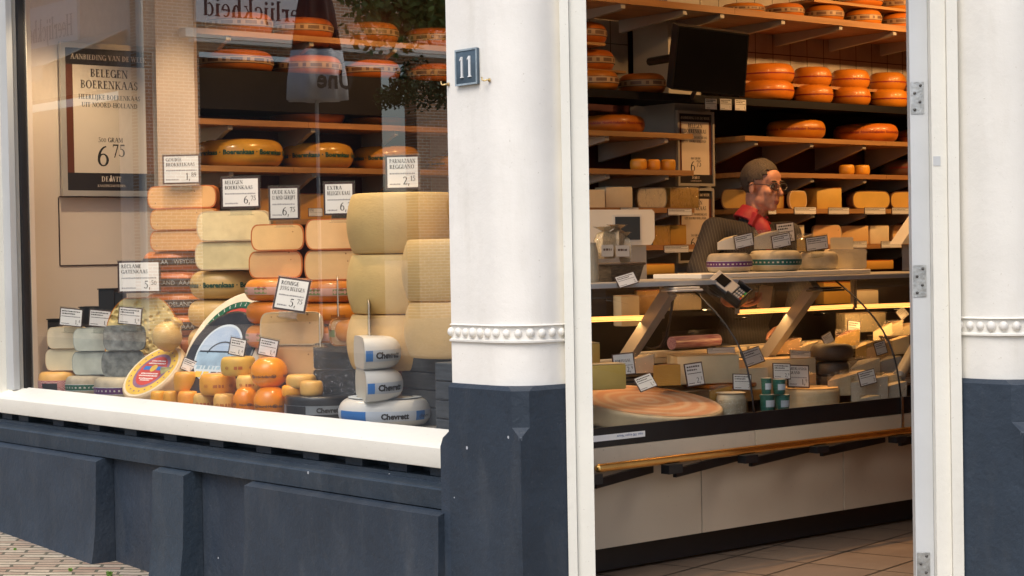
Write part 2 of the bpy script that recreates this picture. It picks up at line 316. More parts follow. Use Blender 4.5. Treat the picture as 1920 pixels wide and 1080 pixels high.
G['r'] = (.54, _lst(.1, XH)+[_arc(.4, .42, .24, .24, .12, .1, 60, 180), _arc(.46, .56, .09, .1, .09, .1, 0, 350)])
G['l'] = (.36, _lst(.1, 1.05)); G['i'] = (.36, _lst(.1, XH)+[_arc(.17, .88, .1, .1, .1, .1, 0, 350)])
G['j'] = (.36, [_q(.12, -.1, .12+T, XH), _q(.04, XH-S, .12+T, XH), _arc(.06, -.1, .21, .2, T, .07, 270, 360), _arc(.18, .88, .1, .1, .1, .1, 0, 350)])
G['c'] = (.58, [_arc(.31, .33, .28, .35, .14, .06, 50, 315), _arc(.48, .5, .08, .09, .08, .09, 0, 350)])
G['k'] = (.7, _lst(.1, 1.05)+[_d(.24, .28, .5, .64, .07), _d(.5, 0, .28, .36, .15), _q(.42, 0, .7, S), _q(.4, XH-S, .64, XH)])
G['d'] = (.68, [_arc(.31, .33, .28, .35, .14, .06, 60, 300), _q(.45, 0, .45+T, 1.05), _q(.38, 1.0, .5, 1.05), _q(.5, 0, .68, S)])
G['o'] = (.66, [_arc(.33, .33, .3, .35, .14, .06, 0, 360, 20)])
G['u'] = (.72, [_q(.1, .25, .1+T, XH), _q(.02, XH-S, .2, XH), _arc(.36, .26, .26, .28, T, .08, 180, 330), _q(.47, 0, .47+T, XH), _q(.4, XH-S, .5, XH), _q(.5, 0, .7, S)])
G['b'] = (.68, [_q(.1, 0, .1+T, 1.05), _q(.02, 1.0, .14, 1.05), _arc(.36, .33, .28, .35, .14, .06, -120, 120)])
G['a'] = (.6, [_arc(.28, .42, .24, .25, T, .07, 0, 150), _q(.37, 0, .37+T, .42), _arc(.25, .18, .22, .2, .12, .06, 40, 330), _q(.45, 0, .6, S)])
G['s'] = (.5, [_arc(.25, .48, .2, .2, .12, .06, 20, 270), _arc(.24, .17, .22, .19, .12, .06, -160, 90)])
G['t'] = (.42, [_q(.13, .1, .13+T, .86), _q(.02, XH-.06, .4, XH), _arc(.28, .14, .15, .16, .1, .06, 180, 320)])
G['v'] = (.66, [_d(.27, 0, .04, XH, T), _d(.32, 0, .54, XH, .07), _q(-.02, XH-S, .26, XH), _q(.44, XH-S, .68, XH)])
G['p'] = (.68, [_q(.1, -.3, .1+T, XH), _q(.02, -.3, .34, -.3+S), _arc(.36, .33, .28, .35, .14, .06, -120, 120)])
G['*'] = (.3, [_q(.08, .3, .22, .44)])
def serif(s, h=1, cx=.5, bold=0, sx=1):
    """flat lettering mesh, anchored at cx of its width; every stroke lies a hair above the last"""
    V, F = [], []; x = 0; k = 0
    for ch in s:
        wd, prims = G.get(ch, G[' '])
        for v, f in prims:
            k0 = len(V); k += 1
            V += [((x+p[0]), p[1], (k % 5)*2e-4/max(h, 1e-3)) for p in v]; F += [tuple(i+k0 for i in q) for q in f]
        x += wd+.04
    return [((p[0]-x*cx)*h*sx, p[1]*h, p[2]*h) for p in V], F, x*h*sx
_SANS = {}
def sans(s, h=1, cx=.5, bold=.0, res=2):
    key = (s, bold)
    if key not in _SANS:
        cu = bpy.data.curves.new('t', 'FONT'); cu.body = s; cu.size = 1; cu.offset = bold; cu.resolution_u = res; cu.fill_mode = 'FRONT'
        o = bpy.data.objects.new('t', cu); COL.objects.link(o); dg = bpy.context.evaluated_depsgraph_get(); dg.update()
        me = bpy.data.meshes.new_from_object(o.evaluated_get(dg))
        v = [tuple(p.co) for p in me.vertices]; f = [tuple(p.vertices) for p in me.polygons]
        bpy.data.objects.remove(o); bpy.data.curves.remove(cu); bpy.data.meshes.remove(me)
        _SANS[key] = (v, f, max([p[0] for p in v], default=0))
    v, f, wd = _SANS[key]; q = h/.7
    return [((p[0]-wd*cx)*q, p[1]*q, 0) for p in v], f, wd*q
def flat(txt, x=0, z=0, y=0):
    """lettering laid on an upright sheet that faces local -Y"""
    return [(p[0]+x, y-p[2], p[1]+z) for p in txt[0]], txt[1]
def dashes(x0, x1, z, h, y, seed=0, gap=.35):
    """a line of print too small to read: short strokes"""
    rnd = random.Random(seed); V, F = [], []; x = x0
    while x < x1-h*.4:
        L = h*rnd.uniform(.5, 1.3); k = len(V); e = min(x+L, x1)
        V += [(x, y, z), (e, y, z), (e, y, z+h*rnd.uniform(.7, 1)), (x, y, z+h*rnd.uniform(.7, 1))]; F.append((k, k+1, k+2, k+3)); x = e+h*gap
    return V, F
# ------------------------------------------------------------------ paints and building materials
mat('cream_paint', (.77, .745, .655), .42, .04, 3, .06, 45); weather(MATS['cream_paint'], (.42, .38, .30), .3, (1, 1, .5), 9, .58, .85, .12)
mat('pillar_paint', (.765, .735, .665), .48, .05, 4, .08, 30); weather(MATS['pillar_paint'], (.48, .43, .33), .4, (1, 1, .22), 8, .52, .85, .14)
mat('navy_paint', (.027, .039, .056), .5, .16, 5, .35, 32, spec=.35); chips(MATS['navy_paint'], 13, .06, (.42, .44, .47)); weather(MATS['navy_paint'], (.095, .10, .105), .5, (1, 1, .3), 6, .5, .8, .3)
mat('navy_worn', (.11, .13, .16), .6, .35, 30, .3, 60)
mat('frame_grey', (.52, .53, .525), .4, .06, 4, .05, 40)
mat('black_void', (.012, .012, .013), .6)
mat('black_plastic', (.012, .012, .014), .35, .2, 10)
mat('dark_board', (.010, .009, .010), .6, .3, 6, spec=.2)
mat('maroon_wall', (.085, .018, .020), .7, .2, 3)
mat('wood_shelf', (.42, .22, .085), .45, .22, 3, .1, 40, stretch=(1, 12, 12))
mat('grey_steel', (.42, .41, .39), .4, .06, 6, metal=.3)
mat('steel', (.55, .55, .54), .28, .1, 20, metal=1)
mat('brass', (.92, .56, .18), .24, .10, 12, metal=1)
mat('white_laminate', (.60, .51, .38), .34, .03, 2); weather(MATS['white_laminate'], (.25, .20, .14), .3, (1, 1, .6), 5, .55, .85, .03)
mat('column_grey', (.40, .39, .36), .55, .05, 3)
mat('panel_cream', (.82, .69, .57), .5, .04, 2)
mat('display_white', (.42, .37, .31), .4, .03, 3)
mat('white_plastic', (.72, .70, .64), .35, .03, 4)
mat('paper_white', (.82, .82, .80), .55, .03, 6)
mat('paper_cream', (.78, .66, .52), .6, .03, 3)
mat('ink', (.02, .018, .018), .6, .1, 5)
mat('ink_grey', (.34, .34, .36), .6, .1, 5)
mat('ink_red', (.30, .025, .02), .5, .1, 5)
mat('ink_green', (.012, .07, .045), .5, .1, 5)
mat('card_brown', (.055, .03, .028), .5, .1, 5)
mat('poster_brown', (.13, .030, .016), .4, .15, 3)
mat('poster_dark', (.022, .018, .02), .4, .15, 3)
mat('poster_frame', (.55, .53, .49), .35, .06, 8, metal=.4)
mat('galvanised', (.46, .46, .44), .4, .25, 40, .2, 80, metal=.8)
mat('screw_dark', (.10, .095, .09), .5, .2, 30, metal=.6)
mat('gold_hook', (.70, .50, .22), .35, .2, 30, metal=.8)
mat('plate_blue', (.075, .11, .145), .3, .25, 14, .2, 40); mat('plate_rim', (.30, .36, .40), .4, .3, 30)
mat('enamel_white', (.80, .80, .78), .35, .05, 10)
pane_mat('window_glass', .26, (.985, .99, .985), gain=1.25)
pane_mat('case_glass', .08, (.95, .965, .955), gain=1.3)
pane_mat('acrylic', .07, (.93, .95, .95), .05)
pane_mat('cling_film', .10, (.96, .96, .95), .12, crinkle=.9)
# wall tiles
brick_mat('wall_tile', (.36, .33, .29), (.40, .37, .33), (.07, .06, .05), 1, .15, .20, .003, (R(90), 0, 0), .25, 0, .25)
brick_mat('floor_tile', (.18, .13, .095), (.215, .155, .11), (.025, .02, .015), 1, .33, .33, .007, (0, 0, R(-12)), .35, 0, .3)
brick_mat('clinker', (.30, .20, .145), (.44, .38, .29), (.11, .10, .07), 1, .20, .055, .0075, (0, 0, R(37)), .9, .5, 1.0, wobble=.028)
brick_mat('house_brick', (.56, .30, .15), (.63, .37, .20), (.80, .70, .58), 1, .21, .0625, .009, (R(90), 0, 0), .9)
brick_mat('house_brick_side', (.56, .30, .15), (.63, .37, .20), (.80, .70, .58), 1, .21, .0625, .009, (R(90), 0, R(90)), .9)

# ------------------------------------------------------------------ pavement and street
def zg(y): return -.06+(min(y, 8.64)-8.64)*.047
ys = [-300, -3, 0, 4, 6, 8.64, 12, 40, 300]
V = []; F = []
for i, y in enumerate(ys):
    for x in (-300, -20, 0, 10, 300): V.append((x, y, zg(max(y, -3))))
for i in range(len(ys)-1):
    for k in range(4): F.append((i*5+k, i*5+k+1, (i+1)*5+k+1, (i+1)*5+k))
tag(mesh('pavement', (V, F), 'clinker'), kind='structure')
mat('asphalt', (.055, .055, .058), .85, .2, 3, .3, 60)
V = []
for y in ys: V += [(-6.2, y, zg(max(y, -3))+.004), (1.2, y, zg(max(y, -3))+.004)]
tag(mesh('road', (V, [(2*i, 2*i+1, 2*i+3, 2*i+2) for i in range(len(ys)-1)]), 'asphalt'), kind='structure')  # strip added with shade put in its colour, darkening the mirrored street
# shop floor, one step up
FL = [(4.2, 9.5), (4.2, 4.72), (5.2, 3.76), (10.2, 3.60), (10.2, 9.5)]
tag(mesh('floor', prism(FL, -.45, 0), 'floor_tile'), kind='structure')
tag(mesh('ceiling', prism([(4.05, 9.6), (4.05, 4.75), (5.2, 3.6), (10.3, 3.6), (10.3, 9.6)], 3.0, 3.15), 'white_plastic'), kind='structure')

# shop shell that the photograph does not show or shows through the glass
tag(mesh('back_wall', box(7.31, 10.2, 7.2, 7.35, 2.09, 3.0), 'wall_tile'), kind='structure')
tag(mesh('back_wall_lower', box(7.31, 10.2, 7.2, 7.34, 0, 2.088), 'maroon_wall'), kind='structure')
tag(mesh('side_back_wall', box(6.6, 7.03, 7.3, 7.45, 2.07, 3.0), 'wall_tile'), kind='structure')
tag(mesh('side_back_wall_lower', box(6.6, 7.03, 7.3, 7.44, 0, 2.068), 'maroon_wall'), kind='structure')
tag(mesh('recess_wall', box(5.03, 7.2, 8.70, 8.80, 0, 3.0), 'maroon_wall'), kind='structure')
tag(mesh('recess_side_wall', box(7.1, 7.2, 7.46, 8.75, 0, 3.0), 'maroon_wall'), kind='structure')
tag(mesh('right_wall', box(10.2, 10.35, 3.5, 9.6, -.4, 3.0), 'wall_tile'), kind='structure')
tag(mesh('rear_wall', box(4.3, 10.2, 9.5, 9.6, -.4, 3.0), 'maroon_wall'), kind='structure')
pan = mesh('partition_panel', box(4.19, 5.2, 9.05, 9.09, .55, 2.98), 'panel_cream')
tag(pan, 'beige partition panel at the end of the shop window behind the framed poster', 'panel')
c0 = onY(110, 370, 9.045); c1 = onY(276, 495, 9.045)
mesh('panel_groove', join(box(c0.x-.003, c0.x+.003, 9.045, 9.049, c1.z, c0.z), box(c0.x+.003, 5.05, 9.045, 9.049, c1.z-.003, c1.z+.003), box(c0.x+.003, 5.15, 9.044, 9.049, c0.z, c0.z+.006)), 'card_brown', pan)

# upper walls over window and door, walls beyond the frame
tag(mesh('upper_facade', join(box(4.0, 4.28, 4.72, 13, 2.97, 11)), 'house_brick_side'), kind='structure')
tag(mesh('upper_corner_wall', prism([(4.01, 4.70), (5.18, 3.56), (5.35, 3.72), (4.2, 4.9)], 2.67, 11), 'house_brick_side'), kind='structure')
tag(mesh('side_facade', box(5.6, 13, 3.56, 3.8, -.5, 11), 'house_brick'), kind='structure')
tag(mesh('flat_roof', prism([(4.05, 13), (4.3, 4.9), (5.4, 3.8), (13, 3.8), (13, 13)], 10.8, 11), 'dark_board'), kind='structure')
tag(mesh('far_facade', box(4.0, 4.3, 9.1, 14, -.5, 2.968), 'cream_paint'), kind='structure')

# ------------------------------------------------------------------ plinth wall under the window
pw = empty('plinth_wall', (4.0, 7.0, -.1), 0, 'dark navy painted plinth wall with raised panels below the white window sill', 'wall')
def child(name, vf, mt, root, smooth=False):     # mesh data in world coordinates under an unrotated thing
    o = mesh(name, vf, mt, root, smooth); o.matrix_parent_inverse = Matrix.Translation(root.location).inverted(); return o
YN, YF = 5.10, 12.0
child('wall_core', join(box(4.045, 4.3, YN, YF, -.5, .4605), box(4.15, 4.3, YN, YF, .461, .512)), 'navy_paint', pw)
# ledge with sloping top
child('ledge', prism([(4.149, .476), (4.066, .474), (4.044, .372), (3.994, .376), (3.992, .442), (3.997, .449)], YN, YF, 'y'), 'navy_paint', pw, 15)
# dentils in the shadow gap
for px in (-5, 25, 90, 156, 224, 298, 384, 472, 560, 640, 722, 800):
    q = onX(px, 800, 4.02)
    child('dentil', box(4.075, 4.149, q.y-.055, q.y+.055, .4762, .5125), 'navy_paint', pw)
def panel(pxa, pxb):
    ya = onX(pxa, 900, 3.98).y; yb = onX(pxb, 900, 3.98).y; ya = min(ya, YF); yb = max(yb, YN)
    prof = [(4.043, .371), (3.9935, .371), (3.954, .357), (3.950, .2), (3.944, .05), (3.930, -.06), (3.912, -.16), (3.90, -.5), (4.043, -.5)]
    vf = prism(prof, yb+.0, ya, 'y')
    return child('raised_panel', vf, 'navy_paint', pw, 20)
panel(-600, 190); panel(296, 354); panel(468, 835)
# ------------------------------------------------------------------ window: sill, frame, pane
wn = empty('shop_window', (4.1, 7.0, .55), 0, 'large shop window with white sill and thin grey frame full of cheeses', 'window')
child('sill', prism([(4.165, .513), (4.032, .513), (4.03, .517), (4.028, .584), (4.034, .597), (4.046, .602), (4.165, .634)], YN+.02, YF-1, 'y'), 'cream_paint', wn, 25)
jf = child('frame', join(box(4.06, 4.20, 8.86, 9.09, .60, 2.965), box(4.10, 4.22, 8.80, 8.858, .61, 2.965), box(4.07, 4.2, YN, 8.858, 2.89, 2.965)), 'cream_paint', wn)
child('frame_strip', box(4.098, 4.13, 8.775, 8.86, .625, 2.88), 'frame_grey', wn)
child('gasket', box(4.15, 4.19, 8.745, 8.774, .625, 2.88), 'black_plastic', wn)  # black strip: shade of the gap inside the frame, put in as colour
child('pane', ([(4.165, YN-.05, .60), (4.165, 8.79, .60), (4.165, 8.79, 2.9), (4.165, YN-.05, 2.9)], [(0, 1, 2, 3)]), 'window_glass', wn)
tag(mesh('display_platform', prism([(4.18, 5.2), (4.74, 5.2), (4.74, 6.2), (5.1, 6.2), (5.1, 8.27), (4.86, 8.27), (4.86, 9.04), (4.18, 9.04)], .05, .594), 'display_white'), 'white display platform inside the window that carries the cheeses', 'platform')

# ------------------------------------------------------------------ pillars at the cut corner
def pillar(px_, py_, lab, la, lb):
    """corner at (px_,py_): face looking -X runs la along +Y, face looking -Y runs lb along +X"""
    r = empty('corner_pillar', (px_, py_, -.2), 0, lab, 'pillar')
    zt = 2.96; rad = .15
    def sect(off, rad_, ch):
        x, y = px_-off, py_-off
        p = [(x, py_+la)]
        if rad_:
            p += [(x+rad_-rad_*math.cos(t), y+rad_-rad_*math.sin(t)) for t in [PI/2*i/12 for i in range(13)]]
        else: p += [(x, y+ch), (x+ch, y)]
        return p+[(px_+lb, y), (px_+lb, py_+la)]
    def ring(off, rad_, ch, z): return [(a, b, z) for a, b in sect(off, rad_, ch)]
    child('shaft', loft([ring(0, rad, 0, z) for z in (.826, .93, 1.4, 2.0, zt)]), 'pillar_paint', r, 40)
    # bead band: two fillets and a row of beads
    zb = 1.004
    child('fillet', join(loft([ring(.001, rad, 0, zb-.034), ring(.009, rad, 0, zb-.032), ring(.009, rad, 0, zb-.026), ring(.001, rad, 0, zb-.022)]), loft([ring(.001, rad, 0, zb+.022), ring(.008, rad, 0, zb+.025), ring(.001, rad, 0, zb+.030)])), 'pillar_paint', r, 30)
    pts = [Vector((*p, zb)) for p in sect(-.001, rad, 0)[:-1]]
    beads = []; acc = 0; step = .0405; rb_ = random.Random(8)
    for a, b in zip(pts, pts[1:]):
        L = (b-a).length
        while acc < L:
            q = a+(b-a)*(acc/L); kq = rb_.uniform(.86, 1.04); beads.append(ball(q.x, q.y, q.z+rb_.uniform(-.001, .001), .0165*kq, .0165*kq, .0185*kq, 12, 8)); acc += step
        acc -= L
    child('bead_band', join(*beads), 'pillar_paint', r, True)
    # navy base with a chamfered stop at its corner
    def bring(off, ch, z, ex=0): 
        x, y = px_-off, py_-off
        return [(x, py_+la+ex, z), (x, y+ch, z), (x+ch, y, z), (px_+lb, y, z), (px_+lb, py_+la+ex, z)]
    child('base', loft([bring(.02, .001, -.5), bring(.02, .001, .655), bring(.018, .042, .690), bring(.018, .042, .812), bring(.004, .06, .826)]), 'navy_paint', r, 30)
    if la > .3: child('base_spur', loft([[(px_-.0195, py_+la, z), (px_-.0195, py_+la+d, z), (px_+.2, py_+la+d, z), (px_+.2, py_+la, z)] for z, d in ((-.5, .05), (.60, .05), (.632, .035), (.655, .002))]), 'navy_paint', r)
    # worn paint along the stop
    child('worn_edge', join(prism([(px_-.0205, py_-.012), (px_-.0145, py_-.0205), (px_-.008, py_-.0195)], .648, .66)), 'navy_worn', r)
    return r
C1 = (4.0, 4.70); C2 = (5.19, 3.555)
pillar(*C1, 'white painted corner pillar with house number and navy base between window and doorway', .365, .215)
pillar(*C2, 'white painted pillar with navy base beyond the open door', .235, .4)

# house number and hooks on the pillar
def face_on_x(px, py, X): return onX(px, py, X)
a = onX(858, 95, 3.999); b = onX(900, 157, 3.999); zc = (a.z+b.z)/2; yc = (a.y+b.y)/2; hw = abs(a.y-b.y)/2; hh = abs(a.z-b.z)/2
hn = mesh('house_number_plate', join(box(-hw, hw, -.012, 0, -hh, hh, .003)), 'plate_blue', None, 30, (3.9995, yc, zc), R(-90))
tag(hn, 'small blue enamel house number plate with white digits on the white pillar', 'sign')
rim = .006
mesh('rim', join(box(-hw, hw, -.0145, -.0121, hh-rim, hh), box(-hw, hw, -.0145, -.0121, -hh, -hh+rim), box(-hw, -hw+rim, -.0144, -.0121, -hh+rim, hh-rim), box(hw-rim, hw, -.0144, -.0121, -hh+rim, hh-rim)), 'plate_rim', hn)
def digit_one(x): return join(box(x-.005, x+.003, -.0165, -.0122, -.034, .036), box(x-.009, x+.007, -.0166, -.0122, -.036, -.0325), prism([(x-.005, .036), (x-.012, .027), (x-.012, .022), (x-.005, .029)], -.0163, -.0122, 'y'))
for x in (-.020, .022): mesh('digit', digit_one(x), 'enamel_white', hn)
for i, (px, py, s) in enumerate(((918, 150, 1), (841, 158, 1))):
    q = onX(px, py, 3.998); 
    hk = mesh('cup_hook', join(tube([q+Vector((0, 0, 0)), q+Vector((-.012, 0, 0)), q+Vector((-.018, .008, -.003)), q+Vector((-.018, .017, 0)), q+Vector((-.018, .020, .011))], .0026, 8), box(q.x-.003, q.x, q.y-.006, q.y+.006, q.z-.006, q.z+.006, .002)), 'gold_hook', None, True)
    tag(hk, ['small brass hook beside the house number plate, on its doorway side', 'small brass hook at the window edge of the white pillar'][i], 'hook')

# ------------------------------------------------------------------ door frame and open door on the diagonal
DA = Vector((4.215, 4.695, 0)); DB = Vector((5.19, 3.79, 0)); dd = (DB-DA).normalized(); dn = Vector((-dd.y, dd.x, 0))   # dn points into the shop
if dn.y < 0: dn = -dn
def diag(px, z=1.0):      # where the sight line of a column of pixels meets the door plane
    d = ray(px, 500); t = (DA-Vector((0, 0, 0))).dot(dn)/d.dot(dn); return Vector((d.x*t, d.y*t, 0))
df = empty('door_frame', DA, 0, 'cream painted door frame around the open shop doorway', 'door frame')
def post(pxa, pxb, n0, n1, z0, z1):
    a, b = diag(pxa), diag(pxb); poly = [a+dn*n0, b+dn*n0, b+dn*n1, a+dn*n1]
    return prism([(p.x, p.y) for p in poly], z0, z1)
child('post', join(post(1057, 1074, -.035, .08, -.3, 2.6), post(1074.6, 1107, -.02, .085, -.3, 2.6)), 'cream_paint', df)
child('post', join(post(1748, 1776, -.02, .085, -.3, 2.6), post(1776.6, 1797, -.035, .08, -.3, 2.6)), 'cream_paint', df)
child('rebate', post(1713, 1747.4, .03, .085, -.3, 2.6), 'frame_grey', df)
child('head', post(1057, 1797, -.02, .085, 2.601, 2.66), 'cream_paint', df)
child('threshold', post(1107.5, 1712.5, -.03, .10, -.3, .012), 'column_grey', df)
# door leaf swung far inside: hinge edge towards the street
ld = Vector((.815, .58, 0)).normalized(); ln = Vector((ld.y, -ld.x, 0)); L0 = diag(1722)+dn*.10
dl = empty('door_leaf', L0, 0, 'shop door swung inward, seen edge on with steel hinges', 'door')
child('leaf', prism([tuple((L0+ld*a+ln*b).xy) for a, b in ((0, 0), (.9, 0), (.9, .045), (0, .045))], .015, 2.58), 'frame_grey', dl)
for py in (183, 527, 1065):
    P = diag(1727)+dn*.0295; z = onX(1727, py, P.x).z; 
    a = diag(1714.5)+dn*.0275; b = diag(1739)+dn*.0275
    hg = child('hinge', prism([(a.x, a.y), (b.x, b.y), (b.x+dn.x*.0028, b.y+dn.y*.0028), (a.x+dn.x*.0028, a.y+dn.y*.0028)], z-.054, z+.054), 'galvanised', dl)
    for k, (u, zz) in enumerate(((.75, .042), (.3, .016), (.7, -.014), (.3, -.040))):
        c = a.lerp(b, u)
        sb = ball(c.x-dn.x*.0004, c.y-dn.y*.0004, z+zz, .0052, .0052, .0052, 8, 6)
        s_ = mesh('screw', sb, 'screw_dark', hg, True)
# small sticker on the post
q = diag(1757)-dn*.0215; z = onX(1757, 303, q.x).z
st = mesh('sticker', prism([tuple((q+dd*a+dn*b).xy) for a, b in ((-.012, 0), (.012, 0), (.012, .0012), (-.012, .0012))], z-.014, z+.018), 'frame_grey')
tag(st, 'small pale sticker on the cream door post near the upper hinge', 'sticker')

# ------------------------------------------------------------------ weeds between the clinkers
def tuft(x, y, n, h, rnd):
    V, F = [], []
    for _ in range(n):
        a = rnd.uniform(0, 2*PI); r = rnd.uniform(0, h*.5); bx, by = x+r*math.cos(a), y+r*math.sin(a); z0 = zg(by)
        hh = h*rnd.uniform(.5, 1.1); lx, ly = rnd.uniform(-.5, .5)*hh, rnd.uniform(-.5, .5)*hh; wv = .0016
        k = len(V); V += [(bx-wv, by+wv, z0), (bx+wv, by-wv, z0), (bx+lx*.5+wv, by+ly*.5-wv, z0+hh*.7), (bx+lx*.5-wv, by+ly*.5+wv, z0+hh*.7), (bx+lx, by+ly, z0+hh)]
        F += [(k, k+1, k+2, k+3), (k+3, k+2, k+4)]
    return V, F
mat('weed', (.12, .24, .03), .6, .4, 20)
rnd = random.Random(3); parts = []
for px, py, n, h in ((3, 986, 160, .055), (10, 977, 70, .085), (205, 1061, 90, .022), (225, 1066, 60, .018), (132, 1056, 70, .014), (114, 1068, 50, .012), (178, 1073, 90, .016), (28, 1028, 50, .010), (252, 1072, 50, .012)):
    q = onZ(px, py, -.075); parts.append(tuft(min(q.x, 3.9), q.y, n, h, rnd))
tag(mesh('weeds', join(*parts), 'weed'), 'small green weeds growing between the paving bricks along the plinth', 'weeds', kind='stuff')
mat('board_beige', (.60, .46, .34), .5, .05, 2)
# ------------------------------------------------------------------ helpers that size a thing from the photo on its real plane
def fit(x0, x1, y0, y1, plane, val, psi):
    pc = (onX if plane == 'X' else onY)((x0+x1)/2, (y0+y1)/2, val); u = Vector((-math.sin(R(psi)), math.cos(R(psi)), 0))*.05
    du = abs(pix(pc+u)[0]-pix(pc-u)[0])/.1; return pc, (x1-x0)/du, (y1-y0)*depth(pc)/FPX
def put(txt, mt, parent, x, z, y, name='lettering'): return mesh(name, flat(txt, x, z, y), mt, parent)

# ------------------------------------------------------------------ framed offer poster in the window
def poster(root, W, Ht, full=True):
    """W x Ht upright sheet facing local -Y, origin at its centre"""
    fr = .028*W/.55
    mesh('frame', join(box(-W/2, W/2, -.018, 0, Ht/2-fr, Ht/2), box(-W/2, W/2, -.018, 0, -Ht/2, -Ht/2+fr), box(-W/2, -W/2+fr, -.0178, 0, -Ht/2+fr, Ht/2-fr), box(W/2-fr, W/2, -.0178, 0, -Ht/2+fr, Ht/2-fr)), 'poster_frame', root)
    w, h = W-2*fr, Ht-2*fr
    mesh('board', box(-w/2, w/2, -.008, -.002, -h/2, h/2), 'poster_brown', root)
    mesh('header', box(-w/2, w/2, -.0092, -.0081, h*.385, h/2), 'poster_dark', root); mesh('footer', box(-w/2, w/2, -.0092, -.0081, -h/2, -h*.375), 'poster_dark', root)
    pw_ = w*.83; mesh('sheet', box(-pw_/2, pw_/2, -.0102, -.0093, -h*.375, h*.385), 'paper_cream', root)
    y = -.0106
    def line(s, z, hh, mt, wmax=None, bold=0):
        t = serif(s, hh); q = min(1, wmax/t[2]) if wmax else 1
        if q < 1: t = serif(s, hh, sx=q)
        put(t, mt, root, 0, z, y)
    line('AANBIEDING VAN DE WEEK', h*.423, h*.036, 'paper_cream', w*.94)
    line('BELEGEN', h*.303, h*.056, 'ink', w*.56); line('BOERENKAAS', h*.222, h*.056, 'ink', w*.80)
    line('HEERLIJKE BOERENKAAS', h*.145, h*.033, 'ink', w*.79); line('UIT NOORD-HOLLAND', h*.09, h*.033, 'ink', w*.74)
    line('500 GRAM', -h*.155, h*.032, 'ink', w*.32)
    put(serif('6', h*.135, sx=1.12), 'ink', root, -w*.085, -h*.325, y, 'price'); put(serif('75', h*.085), 'ink', root, w*.095, -h*.255, y, 'price')
    line('DE WIT', -h*.435, h*.036, 'paper_cream', w*.30); line('KAASSPECIALITEITEN', -h*.473, h*.017, 'paper_cream', w*.4)
    mesh('emblem', flat(join(ball(0, h*.012, 0, h*.010, h*.014, .0004, 10, 6), _q(-h*.002, h*.02, h*.002, h*.04) if 0 else ball(h*.004, h*.035, 0, h*.005, h*.012, .0004, 8, 6)), -w*.012, -h*.435, y-.0005), 'paper_cream', root, True)
pc, W, Ht = fit(114, 296, 84, 368, 'Y', 9.02, 270)
po = empty('framed_poster', pc, 0, 'framed brown poster offering BELEGEN BOERENKAAS for 6.75 in the shop window', 'poster'); poster(po, W, Ht)

# grey column with the same poster, a second one below
col_ = tag(mesh('column', join(box(7.03, 7.305, 6.95, 7.29, 0, 2.06), box(7.06, 7.305, 7.02, 7.29, 2.0601, 3.0)), 'column_grey'), 'grey square column between the shelves carrying a poster', 'column')
pc, W, Ht = fit(1267, 1336, 209, 349, 'Y', 6.925, 270)
po = empty('framed_poster', pc, 0, 'dim framed BELEGEN BOERENKAAS poster on the grey column behind the counter', 'poster'); poster(po, W, Ht)
pc, W, Ht = fit(1267, 1336, 353, 493, 'Y', 6.925, 270)
po = empty('framed_poster', pc, 0, 'lower framed poster on the grey column, half hidden by the shopkeeper', 'poster'); poster(po, W, Ht)

# ------------------------------------------------------------------ shelves
GS_W, GS_L, GS_R = 'wall shelves behind the shop window', 'wooden shelves beside the grey column', 'long wooden shelves behind the counter'
def shelf(x0, x1, yf, yb, zt, label, group, th=.028, brs=(), brh=.11, mt='wood_shelf', seam=()):
    o = empty('wooden_shelf', ((x0+x1)/2, (yf+yb)/2, zt), 0, label, 'shelf', group)
    ed = [x0]+list(seam)+[x1]
    child('board', join(*[box(a+.001, b-.001, yf, yb, zt-th, zt) for a, b in zip(ed, ed[1:])]), mt, o)
    for bx in brs: child('bracket', prism([(yf+.015, zt-th-.0005), (yf+.015, zt-th-.022), (yf+.05, zt-th-.03), (yb-.02, zt-th-brh), (yb-.02, zt-th-.0005)], bx-.014, bx+.014, 'x'), 'grey_steel', o)
    return o
YW = 8.3
zw = lambda z: 1.28+(z-1.28)*YW/8.0
brw = (5.12, 5.64, 6.2, 6.7)
shelf(4.905, 7.05, YW, 8.655, zw(1.972), 'wooden shelf seen through the window above the row of yellow wheels', GS_W, .03, brw, .16, seam=(5.6,))
shelf(4.905, 7.05, YW, 8.655, zw(1.738), 'wooden shelf seen through the window carrying yellow lettered wheels', GS_W, .03, brw, .16, seam=(5.5,))
shelf(4.905, 7.05, YW, 8.655, zw(1.47), 'lowest wooden shelf seen through the window behind the big price cards', GS_W, .03, (), .16)
tag(mesh('dark_ledge', box(4.905, 7.05, YW-.02, 8.655, zw(2.02), zw(2.222)), 'dark_board'), 'black boxed ledge seen through the window under orange banded wheels', 'ledge')
shelf(4.905, 7.05, YW, 8.655, zw(2.42), 'upper wooden shelf seen through the window near its top edge', GS_W, .03, brw, .16)
tag(mesh('shelf_end_board', box(4.884, 4.902, YW-.03, 8.66, .0, 3.0), 'board_beige'), 'beige end board of the shelving beside the framed poster', 'board')
YL = 6.75
zl = lambda z: 1.28+(z-1.28)*YL/6.95
xl = 6.965
for z, t, brs in ((1.897, 'the upper one with a dark orange wheel', (6.36, 6.78)), (1.70, 'holding three small yellow cheeses', (6.36, 6.78)), (1.50, 'holding cut blocks above the scale', (6.36, 6.78)), (1.303, 'lowest, with orange wedges', (6.36, 6.78))):
    shelf(6.2, xl, YL, 7.29, zl(z), 'wooden shelf beside the column, '+t, GS_L, .026, brs, .10)
YR = 6.80
brr = (7.52, 7.98, 8.44, 8.90, 9.36)
